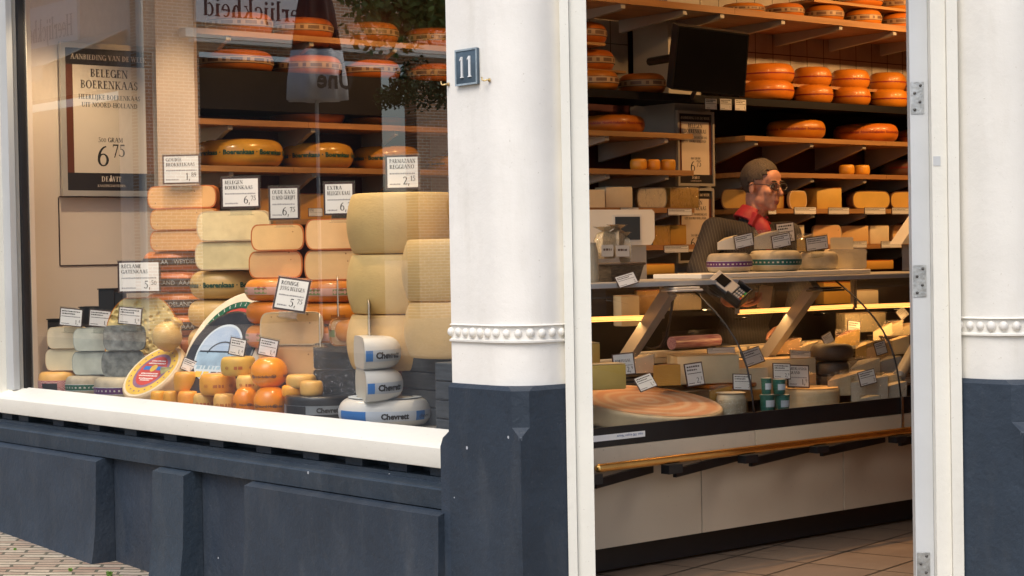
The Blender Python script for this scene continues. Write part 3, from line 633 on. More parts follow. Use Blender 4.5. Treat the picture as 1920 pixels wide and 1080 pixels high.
for z, t in ((1.886, 'below the black ledge with red lettered orange wheels'), (1.690, 'at the height of his hair'), (1.492, 'with cut yellow cheeses at his chin'), (1.288, 'lowest, with pale wedges behind the counter')):
    shelf(7.415, 9.9, YR, 7.195, z, 'long wooden shelf behind the shopkeeper, '+t, GS_R, .026, brr, .13, seam=(8.62,))
shelf(7.42, 9.9, YR+.12, 7.195, 2.20, 'thin wooden shelf between two rows of orange wheels', GS_R, .016)
shelf(6.0, 9.9, YR-.12, 7.195, 2.545, 'broad wooden shelf near the ceiling with banded wheels', GS_R, .034, (6.42, 6.86, 7.14, 7.62, 8.1, 8.58, 9.06), .07, seam=(7.22,))
shelf(8.0, 9.9, YR, 7.195, 2.668, 'topmost wooden shelf cut off by the top of the picture', GS_R, .016)
shelf(6.0, 6.60, YL+.12, 7.29, 2.20, 'short thin shelf with one banded wheel near the doorway post', GS_L, .014)
shelf(6.0, 6.46, YL+.12, 7.29, 2.335, 'shortest shelf, uppermost beside the doorway post', GS_L, .014)
bl = empty('black_ledge', (7.5, 6.8, 2.0), 0, 'long black ledge with fascia below the double row of orange wheels', 'ledge')
child('board', box(6.0, 9.9, 6.765, 7.19, 2.058, 2.083), 'dark_board', bl); child('fascia', box(6.0, 9.9, 6.755, 6.7645, 2.046, 2.085), 'black_plastic', bl)
child('back_panel', box(7.32, 9.9, 7.16, 7.19, 1.92, 2.057), 'dark_board', bl)

# ------------------------------------------------------------------ television hung in front of the column
tl, tr_, br_, bl_ = (1272, 48), (1406, 65), (1397, 182), (1260, 168)
A_ = onY(*tl, 6.42); B_ = onY(*tr_, 6.42); Cc = onY(*br_, 6.56); D_ = onY(*bl_, 6.56)
nrm = (B_-A_).cross(D_-A_).normalized()
if nrm.y < 0: nrm = -nrm
tv = empty('television', (A_+Cc)/2, 0, 'black flat television tilted down above the shopkeeper, switched off', 'television')
def quad_slab(q, n, t0, t1): 
    v = [p+n*t0 for p in q]+[p+n*t1 for p in q]; return v, [(0, 1, 2, 3), (4, 5, 6, 7)]+[(i, (i+1) % 4, 4+(i+1) % 4, 4+i) for i in range(4)]
child('casing', quad_slab([A_, B_, Cc, D_], nrm, .003, .045), 'black_plastic', tv)
mid = (A_+B_+Cc+D_)/4; mat('tv_screen', (.006, .006, .007), .18, .1, 3)
child('screen', quad_slab([mid+(p-mid)*.955 for p in (A_, B_, Cc, D_)], nrm, 0, .0029), 'tv_screen', tv)
child('mount', join(tube([mid+nrm*.045, mid+nrm*.12, mid+Vector((.05, .5, .05))], .022, 8), tube([D_.lerp(Cc, .3), D_.lerp(Cc, .32)+Vector((0, .03, -.03))], .012, 8)), 'black_plastic', tv)

# ------------------------------------------------------------------ price cards
CARD_N = 0
def card(box4, plane, val, psi, label, lines=(), price=None, sup=None, lean=0, group='printed price cards', stand=True, small=False, roll=0, dim=1.0, cat='price card', lh=None):
    """printed card with a dark border facing psi; box4 = its outline in the photo"""
    global CARD_N; CARD_N += 1
    pc, W, Hh = fit(*box4, plane, val, psi)
    r = empty('price_card', pc, 0, label, cat, group)
    r.matrix_world = Matrix.Translation(pc) @ Matrix.Rotation(R(psi+90), 4, 'Z') @ Matrix.Rotation(R(lean), 4, 'X') @ Matrix.Rotation(R(roll), 4, 'Y')
    bd = min(W, Hh)*.055
    mesh('border', box(-W/2, W/2, -.0015, .0015, -Hh/2, Hh/2), 'card_brown', r)
    mesh('paper', box(-W/2+bd, W/2-bd, -.0024, -.0016, -Hh/2+bd, Hh/2-bd), 'paper_white', r)
    y = -.0027; x0 = -W/2+bd*2.2; iw = W-bd*4.4
    lh = Hh*(lh or (.115 if not small else .10)); z = Hh/2-bd*2-lh
    T_ = []
    for i, s in enumerate(lines):
        t = serif(s, lh, cx=0)
        if t[2] > iw: t = serif(s, lh, cx=0, sx=iw/t[2])
        T_.append(flat(t, x0, z, y)); z -= lh*1.45
    if T_: mesh('lettering', join(*T_), 'ink', r)
    D = []
    if not lines:
        for k in range(2): D.append(dashes(x0, x0+iw*(.95, .7)[k], z, lh*.8, y, CARD_N*7+k)); z -= lh*1.35
    D.append(dashes(x0, x0+iw, z, lh*.42, y, CARD_N*7+3, .2))
    D.append(dashes(x0, x0+iw*.42, -Hh/2+bd*2.4, lh*.4, y, CARD_N*7+4, .2))
    mesh('small_print', join(*D), 'ink_grey' if lines else 'ink', r)
    if price:
        ph = Hh*.23; t = serif(price, ph, cx=1); sx_ = W/2-bd*2.2
        P = []
        if sup: ts = serif(sup, ph*.62, cx=1); P.append(flat(ts, sx_, -Hh/2+bd*2.6+ph*.45, y)); sx_ -= ts[2]+ph*.06
        P.append(flat(t, sx_, -Hh/2+bd*2.6, y)); mesh('price', join(*P), 'ink', r)
    if stand:
        mesh('holder', join(box(-W/2-.004, W/2+.004, .0018, .004, -Hh/2-.004, Hh/2+.006), box(-W*.28, W*.28, .0018, .004, -Hh/2-.03, -Hh/2-.0042), box(-W*.3, W*.3, -.02, .03, -Hh/2-.033, -Hh/2-.0305)), 'acrylic', r)
    return r

mat('brown_dark', (.10, .08, .06), .5)
# ------------------------------------------------------------------ display counter
dc = empty('display_counter', (6.5, 5.3, 0), 0, 'long glass fronted cheese counter with white base panels and brass rail', 'counter')
XA, XB = 4.76, 7.75
Xj = (5.701, 6.674)
for a, b in ((XA, 5.463), (5.463, 6.365), (6.365, 7.27), (7.27, XB)): child('base_panel', box(a+.004, b-.004, 5.28, 5.30, .112, .498), 'white_laminate', dc)
child('panel_backing', box(XA, XB, 5.3005, 5.32, .11, .50), 'brown_dark', dc)
child('kick_plate', box(XA, XB, 5.335, 5.35, .012, .109), 'black_plastic', dc)
for a, b in ((XA, Xj[0]), (Xj[0], Xj[1]), (Xj[1], XB)): child('fascia', box(a+.005, b-.005, 5.195, 5.225, .452, .520), 'white_laminate', dc)
child('fascia_backing', box(XA, XB, 5.226, 5.34, .455, .519), 'black_plastic', dc)
child('black_band', box(XA, XB, 5.200, 5.215, .5215, .596), 'black_plastic', dc)
child('deck', prism([(5.218, .45), (5.218, .465), (5.998, .582), (5.998, .45)], XA, XB, 'x'), 'steel', dc); child('step', box(XA, XB, 5.70, 5.998, .5825, .652, .004), 'steel', dc)
PROF = [(5.203, .5965), (5.211, .66), (5.222, .72), (5.238, .78), (5.262, .835), (5.300, .895), (5.352, .955), (5.415, 1.012), (5.490, 1.068), (5.571, 1.120)]
ed = [XA]+list(Xj)+[XB]
for a, b in zip(ed, ed[1:]):
    V = [(x, y, z) for y, z in PROF for x in (a+.002, b-.002)]; F = [(2*i, 2*i+1, 2*i+3, 2*i+2) for i in range(len(PROF)-1)]
    child('glass', (V, F), 'case_glass', dc, True)
for x in Xj: child('glass_joint', tube([(x, y-.002, z) for y, z in PROF], .0042, 6), 'black_plastic', dc, True)
x = Xj[1]; child('end_strip', join(*[box(x-.008, x+.008, 5.192, 5.1945, .455, .60)]), 'steel', dc)
child('top_plate', box(XA, 7.6, 5.555, 6.0, 1.122, 1.146, .003), 'grey_steel', dc)
child('top_glass_edge', box(XA, 7.6, 5.535, 5.554, 1.124, 1.142), 'frame_grey', dc)
# slanting supports and the little tray clamps at their heads
for x in (5.62, 6.57):
    P0 = Vector((x, 5.98, .70)); P1 = Vector((x, 5.60, 1.10))
    child('support', join(bar((x-.0, 5.97, .70), (x, 5.60, 1.10), .05, .055)), 'grey_steel', dc)
for i, px in enumerate((1277, 1545)):
    q = onY(px, 541, 5.575)
    child('clamp', join(box(q.x-.10, q.x+.06, 5.50, 5.60, q.z-.012, q.z-.002, .004), box(q.x-.09, q.x+.05, 5.51, 5.59, q.z+.0, q.z+.008, .003)), 'white_plastic' if i == 0 else 'black_plastic', dc)
# hose along the first support
child('cable', tube([onX(px, py, 5.64) for px, py in ((1262, 560), (1256, 600), (1250, 630), (1238, 650), (1222, 655), (1212, 652))], .006, 8), 'black_plastic', dc, True)
# back work surface with tiles of white cutting board behind the display
child('back_wall_panel', box(XA, XB, 6.0, 6.02, .5, .755), 'dark_board', dc); child('grille', join(*[box(XA, XB, 5.985, 5.9975, +.655+.018*k, .663+.018*k) for k in range(6)]), 'brown_dark', dc)
child('work_surface', box(XA, XB, 5.99, 6.13, .7605, .785), 'grey_steel', dc)
# glowing tubes standing in for ceiling strips mirrored in the glass
mat('tube_glow', (.9, .75, .45), .4, emit=(1, .40, .09), es=1.9)
for pa, pb in (((1085, 598.5), (1240, 593)), ((1384, 584), (1598, 573)), ((1604, 574), (1716, 570))):
    a = onY(*pa, 5.78); b = onY(*pb, 5.78)
    lt = empty('strip_light', (a+b)/2, 0, ['glowing warm strip light in the counter close to the doorway post', 'long glowing warm strip light in the middle of the counter', 'short glowing warm strip light at the far end of the counter'][[1085, 1384, 1604].index(pa[0])], 'strip light', 'strip lights in the counter')
    child('tube', join(tube([a, b], .0075, 8), tube([a+Vector((0, 0, -.012)), b+Vector((0, 0, -.012))], .003, 6)), 'tube_glow', lt, True)
    child('holder', join(box(a.x-.01, a.x-.0005, 5.77, 5.79, a.z-.01, 1.121), box(b.x+.0005, b.x+.01, 5.77, 5.79, b.z-.01, 1.121)), 'grey_steel', lt)
    al = bpy.data.lights.new('light', 'AREA'); al.shape = 'RECTANGLE'; al.size = abs(b.x-a.x); al.size_y = .03; al.energy = 3.2*abs(b.x-a.x); al.color = (1, .52, .18); ao = bpy.data.objects.new('light', al); COL.objects.link(ao); ao.parent = lt; ao.rotation_euler = (R(25), 0, 0); ao.location = (0, -.012, -.02)  # area light added to brighten the case under the top plate
# brass rail on black arms
ra, rb = Vector((4.742, 5.12, .4545)), Vector((7.7, 5.12, .4545))
child('rail', join(tube([ra+Vector((-.014, 0, 0)), ra+Vector((-.011, 0, 0)), ra+Vector((-.004, 0, 0)), ra, rb], [.006, .012, .0155, .0165, .0165], 18)), 'brass', dc, 40)
for pa, pb in (((1115, 908), (1222, 878)), ((1265, 887), (1380, 857)), ((1407, 867), (1525, 838)), ((1540, 848), (1657, 822)), ((1687, 829), (1800, 804))):
    a = onY(*pa, 5.125); b = onY(*pb, 5.272)
    child('rail_arm', join(bar(a, b, .016, .034), box(a.x-.055, a.x+.02, 5.10, 5.145, a.z+.001, .4345)), 'black_plastic', dc)
# sticker on the black band, print seen upside down
q0 = onY(1113, 822, 5.199); q1 = onY(1209, 806, 5.199)
stk = child('sticker', box(q0.x-.1, q1.x, 5.1975, 5.1995, .545, .568), 'paper_white', dc)
mat('ink_blue', (.04, .10, .30), .5)
tx = sans('maxi 100 kopen Nieuw', .0105, 0); tx2 = [(q1.x-.012-p[0], 5.1968, .562-p[1]) for p in tx[0]], tx[1]
child('sticker_print', tx2, 'ink_blue', dc)
# round-ended tube at the far end of the case
a = onY(1686, 706, 5.34); b = onY(1752, 590, 5.62)
child('end_support', join(tube([a-Vector((.006, .004, .006)), a, b], [.016, .03, .03], 16)), 'grey_steel', dc, 40)
# ------------------------------------------------------------------ cheese materials
mat('orange_wax', (.50, .145, .012), .38, .16, 7, .06, 30, coat=.2)
mat('orange_wax_bright', (.62, .20, .015), .38, .16, 7, .06, 30, coat=.2)
mat('ball_wax', (.90, .27, .004), .26, .12, 9, .05, 30, coat=.4)
mat('baby_wax', (.82, .36, .035), .38, .16, 9, .12, 40, coat=.15)
mat('baby_wax_pale', (.82, .48, .12), .4, .16, 9, .12, 40, coat=.1)
mat('amber_wax', (.62, .32, .04), .25, .14, 6, .05, 25, coat=.4)
mat('tan_wax', (.66, .42, .15), .35, .12, 6, .06, 25, coat=.2)
mat('brown_orange_rind', (.56, .17, .035), .38, .2, 8, .08, 30, coat=.2)
mat('parmesan_rind', (.72, .48, .19), .55, .07, 5, .12, 60, stretch=(1, 1, 2.2), detail=8)
mat('black_wax', (.016, .017, .020), .3, .3, 10, .06, 40, coat=.3)
mat('grey_plank', (.06, .07, .08), .55, .3, 5, .2, 30, stretch=(2, 2, 18))
mat('white_wax', (.74, .735, .70), .3, .04, 8, .05, 30, coat=.3)
mat('white_rind', (.74, .64, .48), .5, .1, 7, .15, 40)
mat('cream_rind', (.66, .50, .30), .5, .14, 9, .15, 40)
mat('goat_rind', (.42, .37, .27), .6, .3, 11, .25, 50, detail=8)
mat('grey_mould', (.30, .335, .31), .75, .4, 26, .35, 70, detail=9)
mat('blue_mould', (.19, .21, .205), .8, .55, 30, .45, 70, detail=9)
mat('dark_rind', (.075, .062, .052), .55, .35, 9, .2, 50)
mat('brown_rind', (.16, .085, .05), .5, .3, 9, .15, 40)
mat('green_herb', (.40, .38, .18), .6, .45, 26, .25, 60)
paste_mat('paste_old', (.76, .43, .17), .10, 34)
paste_mat('paste_young', (.84, .54, .24), .09, 34)
paste_mat('paste_peach', (.86, .55, .24), .11, 30)
paste_mat('paste_straw', (.90, .73, .39), .075, 16, var=.14)
paste_mat('paste_swiss', (.74, .58, .27), 0, var=.1)
paste_mat('paste_ivory', (.78, .67, .45), .03, 26)
paste_mat('paste_yellow', (.66, .42, .10), .05, 24)
paste_mat('paste_gold', (.60, .32, .06), .05, 24)
paste_mat('paste_white', (.70, .66, .56), .03, 30)
paste_mat('paste_grey', (.50, .54, .47), .02, 30, var=.2)
mat('band_black', (.018, .018, .020), .4, .2, 9); mat('band_paper', (.44, .29, .17), .5, .1, 9); mat('band_pink', (.60, .34, .27), .5, .12, 9)
mat('band_green', (.012, .10, .055), .4, .15, 9); mat('band_teal', (.01, .08, .075), .4, .15, 9); mat('band_purple', (.085, .02, .12), .4, .15, 9); mat('band_blue', (.03, .19, .55), .35, .12, 9)
mat('band_light', (.55, .62, .70), .4, .08, 9); mat('band_silver', (.22, .25, .28), .35, .15, 9); mat('print_green', (.20, .26, .10), .5); mat('print_light', (.45, .45, .42), .5)
mat('label_yellow', (.78, .50, .08), .5, .1, 20); mat('label_red', (.60, .06, .05), .45, .15, 18); mat('label_purple', (.26, .14, .24), .5, .2, 30); mat('label_sky', (.20, .36, .62), .3, .5, 5, col2=(.55, .66, .78)); mat('label_water', (.28, .42, .55), .3, .25, 12); mat('label_pale', (.60, .70, .78), .35, .05, 9)
mat('string', (.62, .50, .32), .8, .15, 60)
for k_, c_, a_ in (('orange_wax', (.30, .08, .01), .35), ('orange_wax_bright', (.42, .12, .012), .35), ('ball_wax', (.60, .17, .01), .3), ('baby_wax', (.55, .22, .03), .4), ('baby_wax_pale', (.60, .33, .09), .4), ('amber_wax', (.40, .19, .03), .35), ('tan_wax', (.48, .27, .09), .35), ('parmesan_rind', (.52, .33, .12), .3), ('brown_orange_rind', (.34, .10, .03), .4), ('black_wax', (.10, .10, .10), .25), ('white_wax', (.55, .54, .48), .3), ('cream_rind', (.44, .30, .15), .4), ('grey_plank', (.13, .14, .15), .4)):
    weather(MATS[k_], c_, a_, (1, 1, .8), 11, .48, .75, .1)
# red and white gingham
g = mat('gingham', (.70, .60, .54), .6); n_, l_, b_ = nodes(g)
tc_ = n_.new('ShaderNodeTexCoord'); wv1 = n_.new('ShaderNodeTexChecker'); wv1.inputs['Scale'].default_value = 160; wv1.inputs['Color1'].default_value = (.45, .05, .06, 1); wv1.inputs['Color2'].default_value = (.70, .50, .46, 1)
l_.new(tc_.outputs['Object'], wv1.inputs[0]); l_.new(wv1.outputs[0], b_.inputs['Base Color'])

# ------------------------------------------------------------------ cheese shapes
def prof_r(kind, Rr, h):
    """radius as a function of height"""
    if kind == 'gouda': b = min(h*.5, Rr*.45); pw_ = 2.3
    elif kind == 'cut': b = min(h*.40, Rr*.32); pw_ = 2.7
    elif kind == 'ball': b = Rr*.82; pw_ = 2.05
    elif kind == 'soft': b = min(h*.40, Rr*.3); pw_ = 2.6
    elif kind == 'barrel': b = min(.05, h*.2); pw_ = 2.4
    elif kind == 'dome': b = 0; pw_ = 2
    else: b = min(.014, h*.2); pw_ = 2.2           # drum
    def r(z):
        if kind == 'dome': return Rr*(max(0, 1-max(0, z/h-.06)**2.6))**.45+.004
        t = abs(2*z/h-1)
        if kind == 'barrel': return Rr*(1-.11*t*t)-(.010*max(0, (t-.95)/.05)**2)
        if kind == 'drum': 
            e = max(0, (t-(1-2*b/h))/(2*b/h)); return Rr-b+b*math.sqrt(max(0, 1-e*e))
        return Rr-b+b*(max(0, 1-t**pw_))**(1/pw_)
    return r
def profile(kind, Rr, h, n=14):
    r = prof_r(kind, Rr, h); zs = [h/2*(1-math.cos(PI*i/n)) for i in range(n+1)]
    crown = .012*Rr if kind in ('gouda', 'soft', 'ball') else 0
    p = [(0, 0)]+[(r(z), z) for z in zs]+[(r(h)*.5, h+crown*.7), (0, h+crown)]
    return p
def cam_az(p): return math.atan2(CAM_C.y-p.y, CAM_C.x-p.x)
def wrap(txt, rf, zc, a0, off=.0012):
    v = []
    for x, y, z in txt[0]:
        q = rf(zc+y)+off+z*.5; a = a0+x/rf(zc); v.append((q*math.cos(a), q*math.sin(a), zc+y))
    return v, txt[1]
def band_mesh(rf, za, zb, a0=0, a1=2*PI, off=.0008):
    return lathe([(rf(za+(zb-za)*i/4)+off, za+(zb-za)*i/4) for i in range(5)], 48, a0, a1)
def rep_text(s, gap, hh, n, fn=sans, **k):
    """the same words again and again along a band, centred"""
    t = fn(s, hh, 0, **k); V, F = [], []
    for i in range(n):
        kk = len(V); V += [(p[0]+i*(t[2]+gap), p[1], p[2]) for p in t[0]]; F += [tuple(q+kk for q in f) for f in t[1]]
    tot = n*(t[2]+gap)-gap
    return [(p[0]-tot/2, p[1], p[2]) for p in V], F
def dec(o, rf, h, style, az, Rr, rnd, arc=(0, 2*PI)):
    """bands and print round the side of a wheel"""
    if style == 'boeren':
        hh = h*.17; t = rep_text('Boerenkaas \u00b7', hh*.5, hh, 5, bold=.045); mesh('lettering', wrap(t, rf, h*.42, az+rnd.uniform(-.3, .3)), 'ink_green', o)
    elif style == 'redtext':
        hh = h*.13; t = rep_text('Noord-Hollandse', hh*.8, hh, 3, bold=.03); mesh('lettering', wrap(t, rf, h*.46, az+rnd.uniform(-.4, .4)), 'ink_red', o)
    elif style == 'line':
        mesh('seam', band_mesh(rf, h*.46, h*.52, *arc), 'ink_red', o)
    elif style == 'paper':
        mesh('band', band_mesh(rf, h*.36, h*.66, *arc), 'band_paper', o)
        P = []; L = 2*PI*Rr; x = -L*.25; k = 0
        while x < L*.25:
            wv = h*(.55 if k % 2 else .16); z0 = h*.43; z1 = h*.59
            P.append(([(x, z0-h*.51, 0), (x+wv, z0-h*.51, 0), (x+wv, z1-h*.51, 0), (x, z1-h*.51, 0)], [(0, 1, 2, 3)])); x += wv+h*.2; k += 1
        # split the long marks so that they follow the curve
        Q = []
        for v, f in P:
            xs = [v[0][0]+(v[1][0]-v[0][0])*i/4 for i in range(5)]
            Q.append(([(a, y, .0004) for a in xs for y in (v[0][1], v[2][1])], [(2*i, 2*i+2, 2*i+3, 2*i+1) for i in range(4)]))
        mesh('print', wrap(join(*Q), rf, h*.51, az+rnd.uniform(-.2, .2)), 'brown_rind', o)
        mesh('edging', join(band_mesh(rf, h*.35, h*.37, *arc, off=.0011), band_mesh(rf, h*.65, h*.67, *arc, off=.0011)), 'ink', o)
    elif style == 'weyde':
        mesh('band', band_mesh(rf, h*.28, h*.66, *arc), 'band_black', o); t = rep_text('WEYDELAND  AAA', h*.3, h*.2, 3, bold=.0)
        mesh('lettering', wrap(t, rf, h*.36, az+rnd.uniform(-.5, .5), .0022), 'print_light', o)
    elif style == 'pink':
        mesh('band', band_mesh(rf, h*.30, h*.66, *arc), 'band_pink', o); L = PI*Rr; Q = []
        x = -L/2
        while x < L/2:
            for wv, g_ in ((.34*h*2, .3*h*2),):
                xs = [x+wv*i/4 for i in range(5)]; Q.append(([(a, y, .0004) for a in xs for y in (-h*.13, h*.13)], [(2*i, 2*i+2, 2*i+3, 2*i+1) for i in range(4)])); x += wv+g_
        mesh('print', wrap(join(*Q), rf, h*.48, az), 'print_green', o); t = rep_text('* *', h*.9, h*.3, 3); mesh('print', wrap(t, rf, h*.4, az+.2, .002), 'ink_red', o)
    elif style in ('green', 'teal', 'purple'):
        mesh('band', band_mesh(rf, h*.30, h*.58, *arc), 'band_'+style, o); Q = dashes(-Rr*1.3, Rr*1.3, -h*.04, h*.09, 0, rnd.randrange(99), 1.4); Q = [(p[0], p[2], .0004) for p in Q[0]], Q[1]
        mesh('print', wrap(Q, rf, h*.44, az), 'print_light', o); mesh('edging', join(band_mesh(rf, h*.285, h*.30, *arc, off=.001), band_mesh(rf, h*.58, h*.595, *arc, off=.001)), 'band_light', o)
    elif style == 'gingham': mesh('band', band_mesh(rf, h*.02, h*.62, *arc), 'gingham', o); Q = rep_text('* * *', 1, h*.2, 1); mesh('label', band_mesh(rf, h*.16, h*.5, az-.9, az-.1, .002), 'band_black', o)
    elif style in ('chevre_white', 'chevre_black'):
        wh = style == 'chevre_white'
        mesh('band', band_mesh(rf, h*.27, h*.62, *arc), 'band_light' if wh else 'band_silver', o)
        mesh('band_panel', band_mesh(rf, h*.28, h*.61, az-1.2, az-.42, .0014), 'band_blue' if wh else 'band_black', o)
        t = rep_text('Chevrett', h*.3, h*.19, 1, bold=.05); mesh('lettering', wrap(t, rf, h*.35, az+.22, .0022), 'ink' if wh else 'ink', o)
        if wh: 
            mesh('top_ring', tr(annul(Rr*.80, Rr*.62, 0), 0, 0, h+.0035), 'band_light', o)
            mesh('band_panel', band_mesh(rf, h*.28, h*.61, az+.72, az+1.0, .0014), 'band_blue', o); t = sans('chevre', h*.15); mesh('lettering', wrap(t, rf, h*.36, az+.98, .0026), 'ink', o)
    elif style == 'half_white':
        mesh('band', band_mesh(rf, h*.27, h*.62, .02, PI-.02), 'band_light', o); mesh('band_panel', band_mesh(rf, h*.28, h*.61, .03, .20, .0014), 'band_blue', o)
        t = rep_text('Chevrett', h*.3, h*.19, 1, bold=.05); mesh('lettering', wrap(t, rf, h*.36, .66, .0022), 'ink', o)
    elif style == 'ballprint':
        hh = h*.085; t = rep_text('Noord-Hollandse', hh*3.4, hh, 3, bold=.02); mesh('lettering', wrap(t, rf, h*.36, az+rnd.uniform(-.5, .5)), 'brown_rind', o)
        Q = []
        for k in (-1, 0, 1): Q.append(tr(_ringflat(hh*.9), k*Rr*1.25))
        mesh('emblem', wrap(join(*Q), rf, h*.40, az+.25), 'brown_rind', o)
    elif style == 'babyprint':
        hh = h*.17; Q = join(tr(_ringflat(hh*.6), -Rr*.7), tr(_ringflat(hh*.6), Rr*.75)); Z = dashes(-hh*1.4, hh*1.6, -hh*.5, hh, 0, rnd.randrange(99), .35); Z = [(p[0], p[2], 0) for p in Z[0]], Z[1]
        mesh('print', wrap(join(Q, Z), rf, h*.45, az), 'brown_orange_rind', o)
def disc(r, z, n=40, r0=0, sy=1, cx=0, cy=0):
    return ([(cx+r*math.cos(2*PI*k/n), cy+r*sy*math.sin(2*PI*k/n), z) for k in range(n)], [tuple(range(n))])
def annul(r1, r0, z, n=48): 
    v, f = _arc(0, 0, r1, r1, r1-r0, r1-r0, 0, 360, n); return [(p[0], p[1], z) for p in v], f
def _ringflat(r):
    v, f = _arc(0, 0, r, r*.75, r*.25, r*.22, 0, 360, 14); v2, f2 = _q(-r*.6, -r*.12, r*.6, r*.12); k = len(v)
    return [(p[0], p[1], 0) for p in v+v2], f+[tuple(i+k for i in q) for q in f2]
SEED = [0]
def wheel(box4, plane, val, label, rind, kind='gouda', style=None, group=None, zb=None, name='round_cheese', n=44, hpx=None, zs=1.0, daz=0):
    SEED[0] += 1; rnd = random.Random(SEED[0])
    pc, W, Hh = fit(*box4, plane, val, 270)
    if zb == PL: Hh = pc.z+Hh/2-PL
    s = FPX/depth(pc); Rr = (box4[2-1]-box4[0])/2/s; h = Hh*zs; z0 = pc.z-Hh/2 if zb is None else zb
    p1, p2, a1, a2 = rnd.uniform(0, 6), rnd.uniform(0, 6), rnd.uniform(-.004, .004), rnd.uniform(-.003, .003)
    dent = lambda a, z: a1*math.sin(2*a+p1)+a2*math.sin(3*a+p2+4*z)
    o = mesh(name, lathe(profile(kind, Rr, h), n, wob=dent), rind, None, 35 if kind in ('drum', 'barrel') else True, (pc.x, pc.y, z0)); tag(o, label, 'cheese', group)
    if kind != 'barrel' and Rr < .3: o.rotation_euler = (rnd.uniform(-.012, .012), rnd.uniform(-.012, .012), 0)
    if style: dec(o, (lambda f: lambda z: f(z)+.0065*Rr)(prof_r(kind, Rr, h)), h, style, cam_az(pc)+daz, Rr, rnd)
    return o
def outline(kind, Rr, h):
    p = [q for q in profile(kind, Rr, h, 16)]
    right_ = p[1:-1]; return [(r, z) for r, z in right_]+[(0, p[-1][1])]+[(-r, z) for r, z in reversed(right_)]
def half(box4, plane, val, psi, label, rind, paste, kind='cut', group=None, zb=None, inset=.0055, film=False, style=None, holes=0, name='cheese_half', span=PI, daz=0, hscale=1):
    SEED[0] += 1; rnd = random.Random(SEED[0])
    pc, W, Hh = fit(*box4, plane, val, psi); Rr, h = W/2, Hh*hscale; z0 = pc.z-Hh/2 if zb is None else zb
    ol = outline(kind, Rr, h); cz = h/2; n = len(ol)
    inn = [(x*(1-inset/Rr), cz+(z-cz)*(1-inset*2/h)) for x, z in ol]
    rim = [(x, 0, z) for x, z in ol]+[(x, 0, z) for x, z in inn], [(i, (i+1) % n, n+(i+1) % n, n+i) for i in range(n)]
    o = mesh(name, join(lathe(profile(kind, Rr, h), 28, 0, span), rim), rind, None, 40, (pc.x, pc.y, z0), R(psi+90)); tag(o, label, 'cheese', group)
    if holes:
        nx, nz = 110, 60; V, F = [], []; rr = prof_r(kind, Rr, h); hs = [(rnd.uniform(-Rr*.9, Rr*.9), rnd.uniform(h*.08, h*.94), rnd.uniform(.005, .015)) for _ in range(holes)]
        zmax = max(z for x, z in inn); zmin = min(z for x, z in inn)
        for j in range(nz+1):
            z = zmin+(zmax-zmin)*j/nz; xm = max([x for x, zz in inn if abs(zz-z) < h*.09] or [Rr*.5]); xm = max(rr(min(max(z, 0), h))-inset, .4*Rr)
            for i in range(nx+1):
                x = xm*(2*i/nx-1); d = 0
                for hx, hz, hr in hs:
                    q = (x-hx)**2+((z-hz)/1.1)**2
                    if q < hr*hr: d = max(d, math.sqrt(hr*hr-q)*1.0)
                V.append((x, d-.0005, z))
        for j in range(nz):
            for i in range(nx): a = j*(nx+1)+i; F.append((a, a+1, a+nx+2, a+nx+1))
        mesh('cut_face', (V, F), paste, o, 45)
    else: mesh('cut_face', ([(x, -.0006-.0006*math.sin(9*x/Rr), z) for x, z in inn], [tuple(range(n))]), paste, o)
    if style: dec(o, prof_r(kind, Rr, h), h, style, 1.3+daz, Rr, rnd, (.02, PI-.02))
    if film: 
        ov = [(x*1.02, -.006, cz+(z-cz)*1.04) for x, z in ol]; vf = lathe([(r*1.012+.001, cz+(z-cz)*1.03) for r, z in profile(kind, Rr, h)], 20, 0, span, wob=lambda a, z: .006*math.sin(17*a+40*z))
        mesh('film', join(vf, (ov, [tuple(range(n))])), 'cling_film', o, 40)
    return o
def wedge(box4, plane, val, psi, label, rind, paste, group=None, zb=None, ang=40, name='cheese_wedge', film=False, tilt=0, slope=.0):
    """a wedge: two cut sides meet at a point, rind behind; turned so that its longer cut side looks along psi"""
    pc, W, Hh = fit(*box4, plane, val, psi); z0 = pc.z-Hh/2 if zb is None else zb; L = W; h = Hh; b = min(.008, h*.1)
    a = R(ang); n = 8; f_ = [(0, 0)]+[(L*math.cos(a*k/n), L*math.sin(a*k/n)) for k in range(n+1)]
    f_ = [(x-L/2, y) for x, y in f_]
    top = [(x, y, h-slope*h*(1-(x+L/2)/L)) for x, y in f_]; bot = [(x, y, 0) for x, y in f_]; m_ = len(f_)
    o = mesh(name, (bot+top, [tuple(range(m_))[::-1], tuple(range(m_, 2*m_))]+[(i, i+1, m_+i+1, m_+i) for i in range(1, m_-1)]), rind, None, 30, (pc.x, pc.y, z0), R(psi+90)); tag(o, label, 'cheese', group)
    mesh('cut_face', ([bot[0], bot[1], top[1], top[0], bot[0], bot[-1], top[-1], top[0]], [(0, 1, 2, 3), (4, 7, 6, 5)]), paste, o)
    if film: mesh('film', loft([[(x*1.04, y*1.04-.004, z) for x, y in f_] for z in (.001, h*.5, h*1.03)]), 'cling_film', o, 40)
    return o
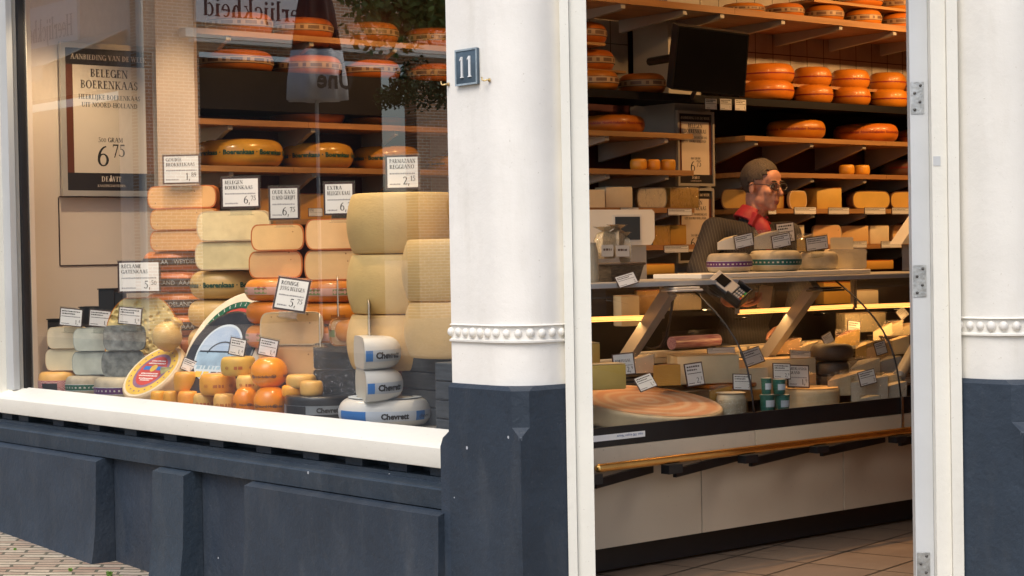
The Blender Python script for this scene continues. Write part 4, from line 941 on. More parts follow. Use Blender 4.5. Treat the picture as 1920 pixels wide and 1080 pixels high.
def block(box4, plane, val, psi, label, rind, paste, group=None, zb=None, dep=.1, name='cheese_block', film=False, bow=0):
    """a cut block with its rind on top and behind"""
    pc, W, Hh = fit(*box4, plane, val, psi); z0 = pc.z-Hh/2 if zb is None else zb
    o = mesh(name, box(-W/2, W/2, .001, dep, 0, Hh, min(.006, Hh*.08)), paste, None, 30, (pc.x, pc.y, z0), R(psi+90)); tag(o, label, 'cheese', group)
    mesh('rind', join(box(-W/2+.002, W/2-.002, .003, dep+.002, Hh+.0003, Hh+.003), box(-W/2+.003, W/2-.003, dep+.0003, dep+.004, .003, Hh-.001)), rind, o)
    if film: mesh('film', box(-W/2-.004, W/2+.004, -.006, dep+.008, -.0, Hh+.007, .008), 'cling_film', o)
    return o

# ================================================================== the display in the window
PL = .595
# -- the tall column of matured cheese at the poster
half((276, 405, 348, 391, ), 'X', 4.62, 213, 'amber cut half cheese, top of its column beneath the card GOUDSE BROKKELKAAS', 'brown_orange_rind', 'paste_old', group='cut cheese halves in the window')
half((281, 408, 391.5, 431), 'X', 4.62, 213, 'amber cut half cheese, middle of three in the column beside the poster', 'brown_orange_rind', 'paste_old', group='cut cheese halves in the window')
half((281, 405, 431.5, 470.5), 'X', 4.62, 213, 'amber cut half cheese, lowest of three, above the black banded wheels', 'brown_orange_rind', 'paste_old', group='cut cheese halves in the window')
GW = 'orange wheels with black lettered bands'
for b4, t in (((270, 412, 471, 507), 'topmost of the three'), ((272, 412, 508, 547), 'middle of the three'), ((274, 412, 548, 587), 'lowest of the three visible')):
    wheel(b4, 'X', 4.72, 'orange cheese wheel with black WEYDELAND band, '+t+', under the amber halves', 'brown_orange_rind', 'gouda', 'weyde', GW)
wheel((276, 412, 588, 628), 'X', 4.72, 'orange cheese wheel with black band mostly hidden behind the holed cheese', 'brown_orange_rind', 'gouda', 'weyde', GW)
wheel((276, 412, 628, 668), 'X', 4.72, 'brown orange wheel at the bottom of its column behind the pear shaped cheese', 'brown_orange_rind', 'gouda', None, GW)
# -- pale holed halves on lettered wheels
half((368, 507, 395, 452), 'X', 4.60, 216, 'pale straw coloured half with small holes, upper one under the card BELEGEN BOERENKAAS', 'cream_rind', 'paste_straw', group='cut cheese halves in the window')
half((365, 504, 452.5, 506), 'X', 4.60, 216, 'pale straw coloured half with small holes resting on the lettered tan wheel', 'cream_rind', 'paste_straw', group='cut cheese halves in the window')
wheel((357, 492, 507, 560), 'X', 4.68, 'tan waxed wheel lettered Boerenkaas in dark green under the pale straw halves', 'tan_wax', 'gouda', 'boeren')
wheel((354, 490, 561, 612), 'X', 4.68, 'tan waxed wheel behind the big white tilted wheel, below the lettered one', 'tan_wax', 'gouda', None)
wheel((354, 490, 613, 664), 'X', 4.68, 'tan waxed wheel at the foot of the stack, hidden by the tilted wheels', 'tan_wax', 'gouda', None)
# -- four peach coloured halves on orange wheels
half((470, 570, 420, 470), 'X', 4.52, 222, 'peach coloured half cheese, upper one under the card OUDE KAAS 12 MND GERIJPT', 'brown_orange_rind', 'paste_young', group='cut cheese halves in the window')
half((466, 567, 470.5, 522), 'X', 4.52, 222, 'peach coloured half cheese, lower one behind the leaning card ROMIGE JONG BELEGEN', 'brown_orange_rind', 'paste_young', group='cut cheese halves in the window')
half((572, 676, 410, 468), 'X', 4.55, 222, 'peach coloured half cheese, upper one beside the ribbed big wheels under EXTRA BELEGEN KAAS', 'brown_orange_rind', 'paste_young', group='cut cheese halves in the window')
half((570, 674, 468.5, 526), 'X', 4.55, 222, 'peach coloured half cheese, lower one beside the big pale drum wheels', 'brown_orange_rind', 'paste_young', group='cut cheese halves in the window')
GP = 'orange wheels with pink and green bands'
wheel((460, 600, 522.5, 563), 'X', 4.56, 'orange wheel with pink and green band behind the leaning card', 'orange_wax_bright', 'gouda', 'pink', GP)
wheel((562, 700, 526.5, 566), 'X', 4.62, 'orange wheel with pink and green band beside the edge-on acrylic card', 'orange_wax_bright', 'gouda', 'pink', GP)
wheel((462, 602, 564, 606), 'X', 4.56, 'orange wheel under the pink banded wheel, behind the pale cut blocks', 'orange_wax_bright', 'gouda', None, GP)
wheel((562, 702, 567, 607), 'X', 4.62, 'orange wheel under the pink banded wheel next to the ribbed drums', 'orange_wax_bright', 'gouda', None, GP)
wheel((462, 602, 607, 650), 'X', 4.56, 'orange wheel low behind the two cut blocks with eyes', 'orange_wax_bright', 'gouda', 'pink', GP)
wheel((562, 702, 608, 648), 'X', 4.62, 'orange wheel with pink band low behind the wrapped black halves', 'orange_wax_bright', 'gouda', 'pink', GP)
# -- parmesan drums
GD = 'big ribbed parmesan drums'
wheel((650, 858, 363, 475), 'X', 4.58, 'huge straw coloured drum wheel on top under the card PARMAZAAN REGGIANO', 'parmesan_rind', 'barrel', None, GD, name='parmesan_drum', n=72)
wheel((650, 858, 476, 586), 'X', 4.58, 'huge straw coloured drum wheel in the middle of the back stack', 'parmesan_rind', 'barrel', None, GD, name='parmesan_drum', n=72)
wheel((650, 858, 587, 690), 'X', 4.58, 'huge straw coloured drum wheel at the base of the back stack behind the white halves', 'parmesan_rind', 'barrel', None, GD, name='parmesan_drum', n=72)
wheel((753, 975, 448, 563), 'X', 4.50, 'huge pale drum wheel in front at the pillar, upper of the two', 'parmesan_rind', 'barrel', None, GD, name='parmesan_drum', n=72)
wheel((757, 979, 564, 668), 'X', 4.50, 'huge pale drum wheel in front at the pillar, standing on the dark crate', 'parmesan_rind', 'barrel', None, GD, name='parmesan_drum', n=72)
pc, W, Ht = fit(752, 960, 669, 806, 'X', 4.33, 180)
cr_ = empty('display_crate', (4.47, 5.45, PL), 0, 'dark grey slatted crate under the front drum wheels beside the pillar', 'crate')
q = onX(752, 735, 4.485); zt = onX(850, 668, 4.45).z-.002
for k in range(4): child('slat', join(box(4.485, 4.70, 5.2, q.y-.002*k, PL+(zt-PL)*k/4+.001, PL+(zt-PL)*(k+1)/4-.003, .004), box(4.21, 4.484, 5.2, 5.435, PL+(zt-PL)*k/4+.001, PL+(zt-PL)*(k+1)/4-.003, .004)), 'grey_plank', cr_)

# -- two cut blocks with eyes, wrapped orange half
half((487, 606, 585, 647), 'X', 4.37, 222, 'thick peach half cheese with a few eyes, upper of two behind the orange balls', 'cream_rind', 'paste_peach', group='thick cut halves behind the orange balls')
half((484, 604, 648, 706), 'X', 4.37, 222, 'thick peach half cheese with a few eyes, lower of two behind the orange balls', 'cream_rind', 'paste_peach', group='thick cut halves behind the orange balls')
half((618, 700, 597, 648), 'X', 4.46, 250, 'orange waxed half wheel in clear film on top of the black wrapped halves', 'orange_wax_bright', 'paste_young', film=True, style='pink')
wheel((622, 718, 598, 640), 'X', 4.50, 'small orange waxed wheel behind the acrylic stand of the white halves', 'orange_wax_bright', 'gouda', None)
# -- black halves and wheel
GC = 'black goat cheeses with silver bands'; GV = 'white goat cheeses with blue bands'
wheel((534, 668, 739, 782), 'X', 4.37, 'black goat cheese wheel with silver band lettered Chevrett lying on the sill', 'black_wax', 'drum', 'chevre_black', None, zb=PL)
half((588, 668, 644, 692), 'X', 4.43, 222, 'black wrapped half wheel, upper of two in crinkled film with silver band', 'black_wax', 'black_wax', 'drum', film=True, style='chevre_black', group=GC, span=PI)
half((588, 668, 692.5, 743), 'X', 4.43, 222, 'black wrapped half wheel in crinkled film, lower of two, on the black goat cheese wheel', 'black_wax', 'black_wax', 'drum', film=True, style='chevre_black', group=GC)
wheel((635, 808, 745, 800), 'X', 4.365, 'whole white waxed wheel with blue band lettered Chevrett at the front of the sill', 'white_wax', 'gouda', 'chevre_white', zb=PL)
def half_round(b4, val, psi, label, rind, paste, style, group, kind='gouda'):
    """half wheel whose rounded side is towards the street; psi = where the cut face looks"""
    pc, W, Hh = fit(*b4, 'X', val, 225); s = FPX/depth(pc); ol = None
    Rr = (b4[1]-b4[0])/s*.80; h = Hh; z0 = pc.z-Hh/2; rnd = random.Random(5)
    ol = outline(kind, Rr, h); n = len(ol); cz = h/2; inn = [(x*.975, cz+(z-cz)*.95) for x, z in ol]
    rim = [(x, 0, z) for x, z in ol]+[(x, 0, z) for x, z in inn], [(i, (i+1) % n, n+(i+1) % n, n+i) for i in range(n)]
    # left edge of the outline stays at the left of the box
    lm = onX(b4[0], (b4[2]+b4[3])/2, val)
    dirv = Vector((-math.sin(R(psi)), math.cos(R(psi)), 0)); 
    if pix(lm+dirv*.1)[0] < b4[0]: dirv = -dirv
    c = lm+dirv*Rr*.93
    o = mesh('cheese_half', join(lathe(profile(kind, Rr, h), 28, 0, PI), rim), rind, None, 40, (c.x, c.y, z0), R(psi+90)); tag(o, label, 'cheese', group)
    mesh('cut_face', ([(x, -.0006, z) for x, z in inn], [tuple(range(n))]), paste, o)
    if style: dec(o, prof_r(kind, Rr, h), h, style, (cam_az(c)-R(psi+90)) % (2*PI)+.25, Rr, rnd)
    return o
half_round((667, 766, 690.5, 749), 4.33, 152, 'white waxed half wheel with blue band, lower of two on the whole white wheel', 'white_wax', 'paste_white', 'half_white', GV)
half_round((664, 762, 630, 690), 4.33, 152, 'white waxed half wheel with blue band, upper of two, topped by an acrylic stand', 'white_wax', 'paste_white', 'half_white', GV)

# -- the small orange cheeses
GB = 'small orange waxed cheeses in the window'
SM = [((282, 312, 733, 750), 4.245, 'tiny orange cheese at the end of the front row by the tilted label wheel', 'baby_wax', 'soft', None, 1),
 ((306, 338, 733, 752.5), 4.245, 'tiny orange cheese, second in the front row from the tilted label wheel', 'baby_wax', 'soft', None, 1),
 ((333, 377, 733, 756), 4.255, 'flat orange cheese, third in the front row, below the tallest small round one', 'baby_wax', 'soft', None, 1),
 ((362, 403, 737.5, 760.5), 4.25, 'flat dull orange cheese, fourth in the front row', 'baby_wax_pale', 'soft', 'babyprint', 1),
 ((400, 441, 738, 765), 4.25, 'flat pale orange cheese, fifth in the front row beside the two balls', 'baby_wax_pale', 'soft', 'babyprint', 1),
 ((437, 485, 726, 768.5), 4.262, 'bright orange ball cheese with dark print, the smaller ball on the sill', 'ball_wax', 'ball', 'ballprint', 1),
 ((475, 539, 724, 773), 4.258, 'bright orange ball cheese with dark print sitting on the sill beside the black wheel', 'ball_wax', 'ball', 'ballprint', 1),
 ((470, 540, 669.5, 727), 4.27, 'biggest bright orange ball cheese on top of the other balls', 'ball_wax', 'ball', 'ballprint', 0),
 ((326, 374, 697, 734), 4.28, 'round orange cheese with a tag on it in front of the black tilted wheel', 'baby_wax', 'soft', None, 0),
 ((374, 443, 700, 740), 4.285, 'broad dull orange cheese with faint print in the second row', 'baby_wax', 'soft', 'babyprint', 0),
 ((372, 400, 716, 739), 4.33, 'small orange cheese half hidden behind the broad printed one', 'baby_wax', 'soft', None, 0),
 ((443, 492, 703, 734), 4.30, 'orange cheese squeezed behind the biggest ball', 'baby_wax_pale', 'soft', 'babyprint', 0),
 ((414, 480, 668.5, 704), 4.30, 'yellow cheese with faint print on top of the small orange ones', 'label_yellow', 'soft', 'babyprint', 0),
 ((536, 594, 702, 728), 4.33, 'orange cheese behind the biggest ball, beneath the cut blocks', 'baby_wax_pale', 'soft', None, 0),
 ((528, 572, 722, 744), 4.30, 'dull orange cheese between the ball and the black wheel', 'baby_wax', 'soft', None, 0),
 ((562, 606, 714, 742), 4.30, 'pale orange cheese beside the black wrapped halves', 'baby_wax_pale', 'soft', None, 0)]
for b4, X, lab, mt_, kd, stl, onp in SM: wheel(b4, 'X', X, lab, mt_, kd, stl, GB, zb=PL if onp else None, name='small_cheese', n=28)
# hidden small cheeses that carry the second row
for b4, X, lab in (((318, 372, 733, 757), 4.325, 'small orange cheese in the dark behind the front row under the tagged one'), ((378, 440, 739, 765), 4.325, 'small orange cheese in the dark behind the front row under the broad one'), ((440, 500, 735, 768), 4.345, 'small orange cheese in the dark behind the two balls')):
    wheel(b4, 'X', X, lab, 'baby_wax', 'soft', None, GB, zb=PL, name='small_cheese', n=24)
block((300, 342, 690, 735), 'X', 4.36, 222, 'pale green herb cheese piece behind the tilted label wheel', 'green_herb', 'green_herb', dep=.06)

# -- three tilted display wheels
def tilted(cpx, cpy, val, maj, mn, cosv, dirx, diry, th, kind, rind, label):
    c = onX(cpx, cpy, val); s = FPX/depth(c); Rr = maj/2/s; v = (c-CAM_C).normalized(); sn = math.sqrt(1-cosv*cosv)
    rt_ = right; up_ = -down
    n = (-v*cosv+(rt_*dirx+up_*diry).normalized()*sn).normalized(); y = (up_-n*up_.dot(n)).normalized(); x = y.cross(n)
    m_ = Matrix((x, y, n)).transposed().to_4x4(); m_.translation = c-n*th
    o = mesh('display_cheese', lathe(profile(kind, Rr, th), 56), rind, None, 35, mtx=m_); tag(o, label, 'cheese'); return o, Rr, th
lw, Rr, th = tilted(285, 696, 4.33, 138, 70, .52, -.64, .76, .115, 'drum', 'cream_rind', 'tilted wheel with red and yellow round label leaning in front of the pear shaped cheese')
mesh('label', join(disc(Rr*.93, th+.001)), 'white_rind', lw); mesh('label_ring', annul(Rr*.86, Rr*.62, th+.0016), 'label_yellow', lw); mesh('label_ring', annul(Rr*.62, Rr*.50, th+.0018), 'label_purple', lw)
mesh('label_centre', disc(Rr*.52, th+.0021), 'label_red', lw)
mesh('label_ribbon', join(*[([(x-.02*Rr/.14, y-.012, th+.0026), (x+.02*Rr/.14, y-.012, th+.0026), (x+.02*Rr/.14, y+.012, th+.0026), (x-.02*Rr/.14, y+.012, th+.0026)], [(0, 1, 2, 3)]) for x, y in ((-Rr*.28, Rr*.1), (Rr*.28, Rr*.1))]), 'band_blue', lw)
mesh('label_emblem', disc(Rr*.13, th+.0028, 16, cy=Rr*.1), 'label_yellow', lw)
P = []
for k, (yy, ww) in enumerate(((.34, .3), (.25, .36), (-.12, .36), (-.2, .4), (-.3, .3), (-.36, .2))):
    dsh = dashes(-Rr*ww, Rr*ww, 0, Rr*.05, 0, 40+k); P.append(([(p[0], yy*Rr+p[2], th+.0027) for p in dsh[0]], dsh[1]))
mesh('label_print', join(*P), 'paper_white', lw)
mesh('label_print', join(*[disc(Rr*.03, th+.0023, 8, cx=Rr*.74*math.cos(a), cy=Rr*.74*math.sin(a)) for a in [2*PI*k/22 for k in range(22)]]), 'label_purple', lw)

ww_, Rr, th = tilted(427, 642, 4.42, 232, 130, .62, -.80, .60, .085, 'soft', 'white_rind', 'big cream tilted wheel behind the black one, with green and red arc print')
v, f = _arc(0, 0, Rr*.75, Rr*.75, Rr*.11, Rr*.11, -10, 190, 40); mesh('label_arc', ([(p[0], p[1], th+.0155*Rr+.004) for p in v], f), 'band_green', ww_)
v, f = _arc(0, 0, Rr*.62, Rr*.62, Rr*.09, Rr*.09, 20, 175, 40); mesh('label_arc', ([(p[0], p[1], th+.0155*Rr+.005) for p in v], f), 'label_red', ww_)
P = []
for k in range(16):
    a = R(15+10*k); t = serif('I', Rr*.065); P.append(([( (Rr*.665+p[1])*math.cos(a)-p[0]*math.sin(a), (Rr*.665+p[1])*math.sin(a)+p[0]*math.cos(a), th+.0155*Rr+.005) for p in t[0]], t[1]))
mesh('label_print', join(*P), 'paper_white', ww_)

bw_, Rr, th = tilted(410, 662, 4.375, 188, 110, .64, -.82, .57, .065, 'soft', 'black_wax', 'black waxed tilted wheel with a round blue label showing a bridge over water')
zz = th+.012*Rr+.002
mesh('label', disc(Rr*.64, zz), 'label_pale', bw_); mesh('label_picture', disc(Rr*.59, zz+.0006), 'label_sky', bw_)
def chord(r, ya, yb, z, n=16): 
    L = [(-math.sqrt(max(0, r*r-y*y)), y) for y in [ya+(yb-ya)*i/n for i in range(n+1)]]; return [(x, y, z) for x, y in L]+[(-x, y, z) for x, y in L], [(i, i+1, n+2+i, n+1+i) for i in range(n)]
mesh('label_water', chord(Rr*.59, -Rr*.30, Rr*.02, zz+.0009), 'label_water', bw_); mesh('label_foot', chord(Rr*.60, -Rr*.595, -Rr*.30, zz+.0012), 'label_pale', bw_)
v, f = _arc(Rr*.1, -Rr*.05, Rr*.42, Rr*.30, Rr*.035, Rr*.03, 5, 175, 24); mesh('label_bridge', join(([(p[0], p[1], zz+.0015) for p in v], f), ([(-Rr*.55, Rr*.0, zz+.0015), (Rr*.54, Rr*.0, zz+.0015), (Rr*.54, Rr*.035, zz+.0015), (-Rr*.55, Rr*.035, zz+.0015)], [(0, 1, 2, 3)])), 'navy_paint', bw_)
P = []
for k, yy in enumerate((-.38,)): 
    dsh = dashes(-Rr*.45, Rr*.4, 0, Rr*.09, 0, 70+k, .5); P.append(([(p[0], yy*Rr+p[2], zz+.0017) for p in dsh[0]], dsh[1]))
mesh('label_print', join(*P), 'label_water', bw_)
mesh('label_patch', join(*[([(x0*Rr, -.56*Rr, zz+.0016), (x1*Rr, -.56*Rr, zz+.0016), (x1*Rr, -.43*Rr, zz+.0016), (x0*Rr, -.43*Rr, zz+.0016)], [(0, 1, 2, 3)]) for x0, x1 in ((-.42, -.22), (-.18, -.02))]), 'label_yellow', bw_)
mesh('label_patch', join(*[([(x0*Rr, -.56*Rr, zz+.0016), (x1*Rr, -.56*Rr, zz+.0016), (x1*Rr, -.43*Rr, zz+.0016), (x0*Rr, -.43*Rr, zz+.0016)], [(0, 1, 2, 3)]) for x0, x1 in ((.04, .2), (.24, .36))]), 'navy_paint', bw_)
rfb = prof_r('soft', Rr, th); mesh('band', band_mesh(rfb, th*.25, th*.72), 'band_paper', bw_)

# -- holed half, pear shaped cheese on a string
half((197, 336, 558, 665), 'X', 4.47, 225, 'broad half of holed yellow cheese under the card RECLAME GATENKAAS', 'orange_wax_bright', 'paste_swiss', 'dome', inset=.005, holes=70)
c = onX(313, 631, 4.38); s = FPX/depth(c); r0 = 29/s; tl_ = (right*.55+(-down)*.8).normalized(); y = (-fwd).cross(tl_).normalized(); x = tl_.cross(y)
mm = Matrix((x, y, tl_)).transposed().to_4x4(); mm.translation = c
pp = mesh('pear_cheese', lathe([(0, -r0*.95), (r0*.5, -r0*.84), (r0*.85, -r0*.5), (r0, -.0), (r0*.92, r0*.38), (r0*.68, r0*.7), (r0*.40, r0*.92), (r0*.34, r0*1.02), (r0*.42, r0*1.14), (r0*.40, r0*1.26), (r0*.2, r0*1.36), (0, r0*1.38)], 32, wob=lambda a, z: .012*math.sin(3*a)), 'tan_wax', None, True, mtx=mm)
tag(pp, 'pear shaped pale yellow cheese tied with string between holed half and black wheel', 'cheese')
tip = c+tl_*r0*1.0
st_ = [tip+(right*a-down*b)*.03/1.0-fwd*.012 for a, b in ((-.4, .1), (.3, .35), (.7, .3), (.95, -.1), (.85, -.8), (.9, -1.5), (.75, -1.9))]
mesh('string', join(tube(st_, .0035, 6), tube([tip+(right*math.cos(a)+(-down)*math.sin(a)*.4)*r0*.40-fwd*math.sin(a)*.0 for a in [2*PI*k/12 for k in range(13)]], .003, 6)), 'string', pp, True).matrix_parent_inverse = mm.inverted()

# -- the stacks near the left frame
GL = 'small cut halves stacked near the window frame'
for b4, X, lab, rind, pst in (((88, 165, 613, 653.5), 4.33, 'pale yellow half cheese, upper of two nearest the window frame', 'cream_rind', 'paste_ivory'), ((85, 163, 654, 695), 4.33, 'pale yellow half cheese, lower of two, above the gingham wheel', 'cream_rind', 'paste_ivory'),
    ((137, 215, 615, 658.5), 4.36, 'pale grey green half cheese, upper of two in the middle stack', 'grey_mould', 'paste_grey'), ((135, 213, 659, 703), 4.36, 'pale grey green half cheese, lower of two, above the green banded wheel', 'grey_mould', 'paste_grey'),
    ((193, 273, 610, 657.5), 4.34, 'blue grey mouldy half cheese, upper of two beside the pear shaped cheese', 'blue_mould', 'blue_mould'), ((190, 271, 658, 706), 4.34, 'blue grey mouldy half cheese, lower of two, above the purple banded wheel', 'blue_mould', 'blue_mould')):
    half(b4, 'X', X, 226, lab, rind, pst, 'cut', group=GL, inset=.003)
for b4, X, lab, rind, stl in (((72, 150, 696, 728), 4.33, 'pinkish wheel wrapped in red gingham at the far corner of the window', 'baby_wax_pale', 'gingham'), ((123, 206, 704, 734), 4.36, 'goat cheese wheel with green band under the grey green halves', 'goat_rind', 'green'), ((177, 268, 706.5, 738), 4.33, 'goat cheese wheel with purple band under the blue grey halves', 'goat_rind', 'purple')):
    wheel(b4, 'X', X, lab, rind, 'soft', stl, None, zb=PL, hpx=None)
for b4, X, lab in (((186, 216, 543, 720), 4.50, 'tall black display riser behind the holed cheese'), ((216, 234, 550, 720), 4.55, 'slim black display riser beside the tall one'), ((150, 190, 577, 720), 4.46, 'lower black display riser behind the second small tag'), ((90, 112, 600, 720), 4.39, 'lowest black display riser by the frame behind the first small tag')):
    pc, W, Hh = fit(*b4, 'X', X, 225); z1 = pc.z+Hh/2
    o = mesh('display_riser', join(box(-W/2, W/2, 0, W, 0, z1-PL, .003), box(-W/2-.004, W/2+.004, -.004, W+.004, z1-PL+.0005, z1-PL+.006)), 'black_plastic', None, False, (pc.x, pc.y, PL), R(225+90)); tag(o, lab, 'riser', 'black display risers')

# -- price cards in the window
GK = 'price cards among the window cheeses'
def wc(b4, X, psi, lab, lines=(), p=None, s=None, **k): return card(b4, 'X', X, psi, lab, lines, p, s, group=GK, **k)
wc((305, 375, 290, 345), 4.60, 222, 'price card GOUDSE BROKKELKAAS 1,89 above the amber halves', ('GOUDSE', 'BROKKELKAAS'), '1,', '89')
wc((415, 487, 332, 390), 4.50, 222, 'price card BELEGEN BOERENKAAS 6,75 above the straw halves', ('BELEGEN', 'BOERENKAAS'), '6,', '75')
wc((504, 561, 350, 412), 4.44, 222, 'price card OUDE KAAS 12 MND GERIJPT 6,75 on the peach halves', ('OUDE KAAS', '12 MND GERIJPT'), '6,', '75')
wc((607, 664, 342, 403), 4.48, 222, 'price card EXTRA BELEGEN KAAS partly behind the big drum', ('EXTRA', 'BELEGEN KAAS'), '6,', '2')
wc((723, 787, 291, 355), 4.52, 222, 'price card PARMAZAAN REGGIANO 2,15 on the top drum wheel', ('PARMAZAAN', 'REGGIANO'), '2,', '15')
wc((221, 301, 489, 549), 4.44, 222, 'price card RECLAME GATENKAAS 5,50 above the holed cheese', ('RECLAME', 'GATENKAAS'), '5,', '50')
wc((516, 578, 521, 584), 4.33, 222, 'slanting price card ROMIGE JONG BELEGEN 5,75 on the cut blocks', ('ROMIGE', 'JONG BELEGEN'), '5,', '75', lean=-14, roll=9)
for b4, X, lab, rl in (((112, 155, 578, 612), 4.32, 'small price tag on the pale yellow halves', 6), ((167, 208, 581, 613), 4.345, 'small price tag on the grey green halves', 6), ((222, 266, 576, 609), 4.335, 'small price tag on the blue grey halves', 6), ((430, 461, 634, 667), 4.285, 'small price tag on the yellow small cheese', 12), ((485, 521, 635, 668), 4.275, 'small price tag on the biggest orange ball', 12), ((341, 368, 673, 697), 4.30, 'small price tag on the round orange cheese by the black wheel', 22)):
    wc(b4, X, 222, lab, (), '1,', '4', small=True, roll=rl)
# edge-on acrylic holders
for b4, X, psi, lab in (((627, 640, 522, 590), 4.42, 150, 'clear acrylic card seen edge on above the wrapped orange half'), ((685, 698, 565, 626), 4.34, 150, 'clear acrylic card seen edge on above the white halves'), ((595, 605, 590, 646), 4.33, 150, 'clear acrylic card seen edge on above the black wrapped halves')):
    pc, W, Hh = fit(*b4, 'X', X, 228)
    r = empty('price_card', pc, R(psi+90), lab, 'price card', GK); r.rotation_euler = (0, R(6), R(psi+90-4))
    w2 = .062; mesh('border', box(-w2, w2, -.0012, .0012, -Hh/2, Hh/2), 'paper_cream', r); mesh('paper', box(-w2+.005, w2-.005, -.0022, -.0014, -Hh/2+.005, Hh/2-.005), 'paper_white', r)
    mesh('holder', join(box(-w2-.003, w2+.003, -.006, -.0035, -Hh/2-.004, Hh/2+.006), box(-w2-.003, w2+.003, .0035, .006, -Hh/2-.004, Hh/2+.006), box(-.03, .03, -.03, .03, -Hh/2-.012, -Hh/2-.006)), 'acrylic', r)

# ================================================================== shelves seen through the window
def row(boxes, plane, val, zb, rind, kind, style, group, labels, **k):
    for b4, lab in zip(boxes, labels): wheel(b4, plane, val, lab, rind, kind, style, group, zb=zb, **k)
GWB = 'orange banded wheels on the black ledge behind the window'
row([(366, 512, 91, 132), (512, 640, 95, 135), (636, 750, 107, 145), (752, 870, 113, 150)], 'Y', 8.52, zw(2.222)+.0005, 'orange_wax', 'gouda', 'paper', GWB, ['orange wheel with paper band on the black ledge, '+t for t in ('nearest the beige panel', 'behind the reflected parasol', 'beside the reflected leaves', 'cut off by the white pillar')])
row([(386, 512, 45, 86), (512, 625, 50, 90), (630, 748, 56, 96), (756, 870, 64, 102)], 'Y', 8.52, zw(2.42)+.0005, 'orange_wax', 'gouda', 'paper', GWB, ['orange banded wheel on the upper window shelf, '+t for t in ('under the reflected sign', 'behind the top of the parasol', 'under the reflected tree', 'at the white pillar')])
row([(506, 646, 187, 222), (650, 762, 192, 226), (776, 900, 194, 228)], 'Y', 8.52, zw(1.972)+.0005, 'orange_wax', 'gouda', 'redtext', 'red lettered wheels behind the window', ['dim orange wheel with red lettering on the dark shelf, '+t for t in ('below the parasol tassels', 'in the middle', 'cut by the pillar')])
row([(364, 531, 253, 304), (526, 663, 258, 306), (660, 787, 263, 308), (797, 930, 283, 312)], 'Y', 8.52, zw(1.738)+.0005, 'amber_wax', 'gouda', 'boeren', 'yellow wheels lettered Boerenkaas', ['amber waxed wheel lettered Boerenkaas, '+t for t in ('nearest the beige panel', 'in the middle of the row', 'above the card PARMAZAAN REGGIANO', 'at the pillar')])
for b4, lab in (((372, 412, 338, 388), 'dark orange cheese wheel on the lowest shelf behind the tall halves'), ): wheel(b4, 'Y', 8.5, lab, 'orange_wax', 'gouda', None, None, zb=zw(1.47)+.0005)
for b4, lab in (((487, 522, 333, 390), 'upright yellow cheese piece on the lowest shelf between two price cards'), ((562, 622, 343, 390), 'yellow cheese block behind a small gold tag on the lowest shelf'), ((667, 690, 347, 364), 'small cheese piece on the lowest shelf above the drum'), ((790, 812, 345, 364), 'upright cheese piece on the lowest shelf near the pillar')):
    block(b4, 'Y', 8.4, 250, lab, 'orange_wax', 'paste_gold', 'cheese pieces on the lowest shelf', zb=zw(1.47)+.0005, dep=.12)
c_ = card((578, 605, 390, 406), 'Y', 8.29, 262, 'small gold lettered tag on the lowest shelf edge behind the cards', ('BOEREN', 'BELEGEN'), group='shelf tags', stand=False)
# ================================================================== shelves behind the counter
GT = 'orange wheels with paper bands near the ceiling'
T = lambda *a: list(a)
row([(1352, 1434, 0, 21), (1433, 1508, 0, 29), (1508, 1582, 6, 39), (1582, 1653, 14, 46), (1652, 1722, 21, 54)], 'Y', 6.88, 2.5455, 'orange_wax_bright', 'gouda', 'paper', GT, ['orange banded wheel on the broad top shelf, '+t for t in ('first, cut by the top of the picture', 'second, just under the picture edge', 'third along the shelf', 'fourth along the shelf', 'fifth, beside the open door edge')])
row([(1560, 1655, -20, 8), (1649, 1722, -12, 18)], 'Y', 6.95, 2.6685, 'orange_wax_bright', 'gouda', 'paper', GT, ['orange wheel on the topmost shelf, '+t for t in ('cut off by the top of the picture', 'cut off by picture top and open door')])
GU = 'smooth orange wheels in a double row'
row([(1385, 1489, 109, 147), (1486, 1559, 114, 152), (1556, 1630, 119, 157), (1628, 1698, 125, 162), (1698, 1770, 133, 168)], 'Y', 7.05, 2.2005, 'orange_wax_bright', 'gouda', 'line', GU, ['glossy orange wheel in the upper of two plain rows, '+t for t in ('half behind the television', 'second from the television', 'third from the television', 'fourth from the television', 'cut off by the door edge')])
row([(1385, 1489, 154, 193), (1488, 1562, 160, 197), (1560, 1632, 165, 202), (1630, 1702, 169, 206), (1701, 1775, 174, 210)], 'Y', 6.9, 2.0835, 'orange_wax_bright', 'gouda', 'line', GU, ['glossy orange wheel on the black ledge, '+t for t in ('below the edge of the television', 'second from the television', 'third from the television', 'fourth from the television', 'cut off by the door edge')])
row([(1436, 1547, 219, 256), (1562, 1683, 228, 262), (1680, 1790, 235, 265)], 'Y', 6.98, 1.8865, 'orange_wax_bright', 'gouda', 'redtext', 'red lettered orange wheels behind the shopkeeper', ['orange red lettered wheel above his head, '+t for t in ('first behind the shopkeeper', 'second along', 'cut off by the door edge')])
row([(1573, 1602, 304.5, 323), (1602, 1631, 305.5, 324)], 'Y', 6.88, 1.6905, 'baby_wax', 'soft', None, 'small round yellow cheeses on the shelf', ['small round yellow cheese on the long shelf, '+t for t in ('nearer the shopkeeper of two', 'farther from him, by the dark wheel')], name='small_cheese')
row([(1650, 1780, 293, 325)], 'Y', 7.0, 1.6905, 'brown_rind', 'gouda', 'redtext', None, ['dark brown wheel in shadow on the shelf by the door edge'])
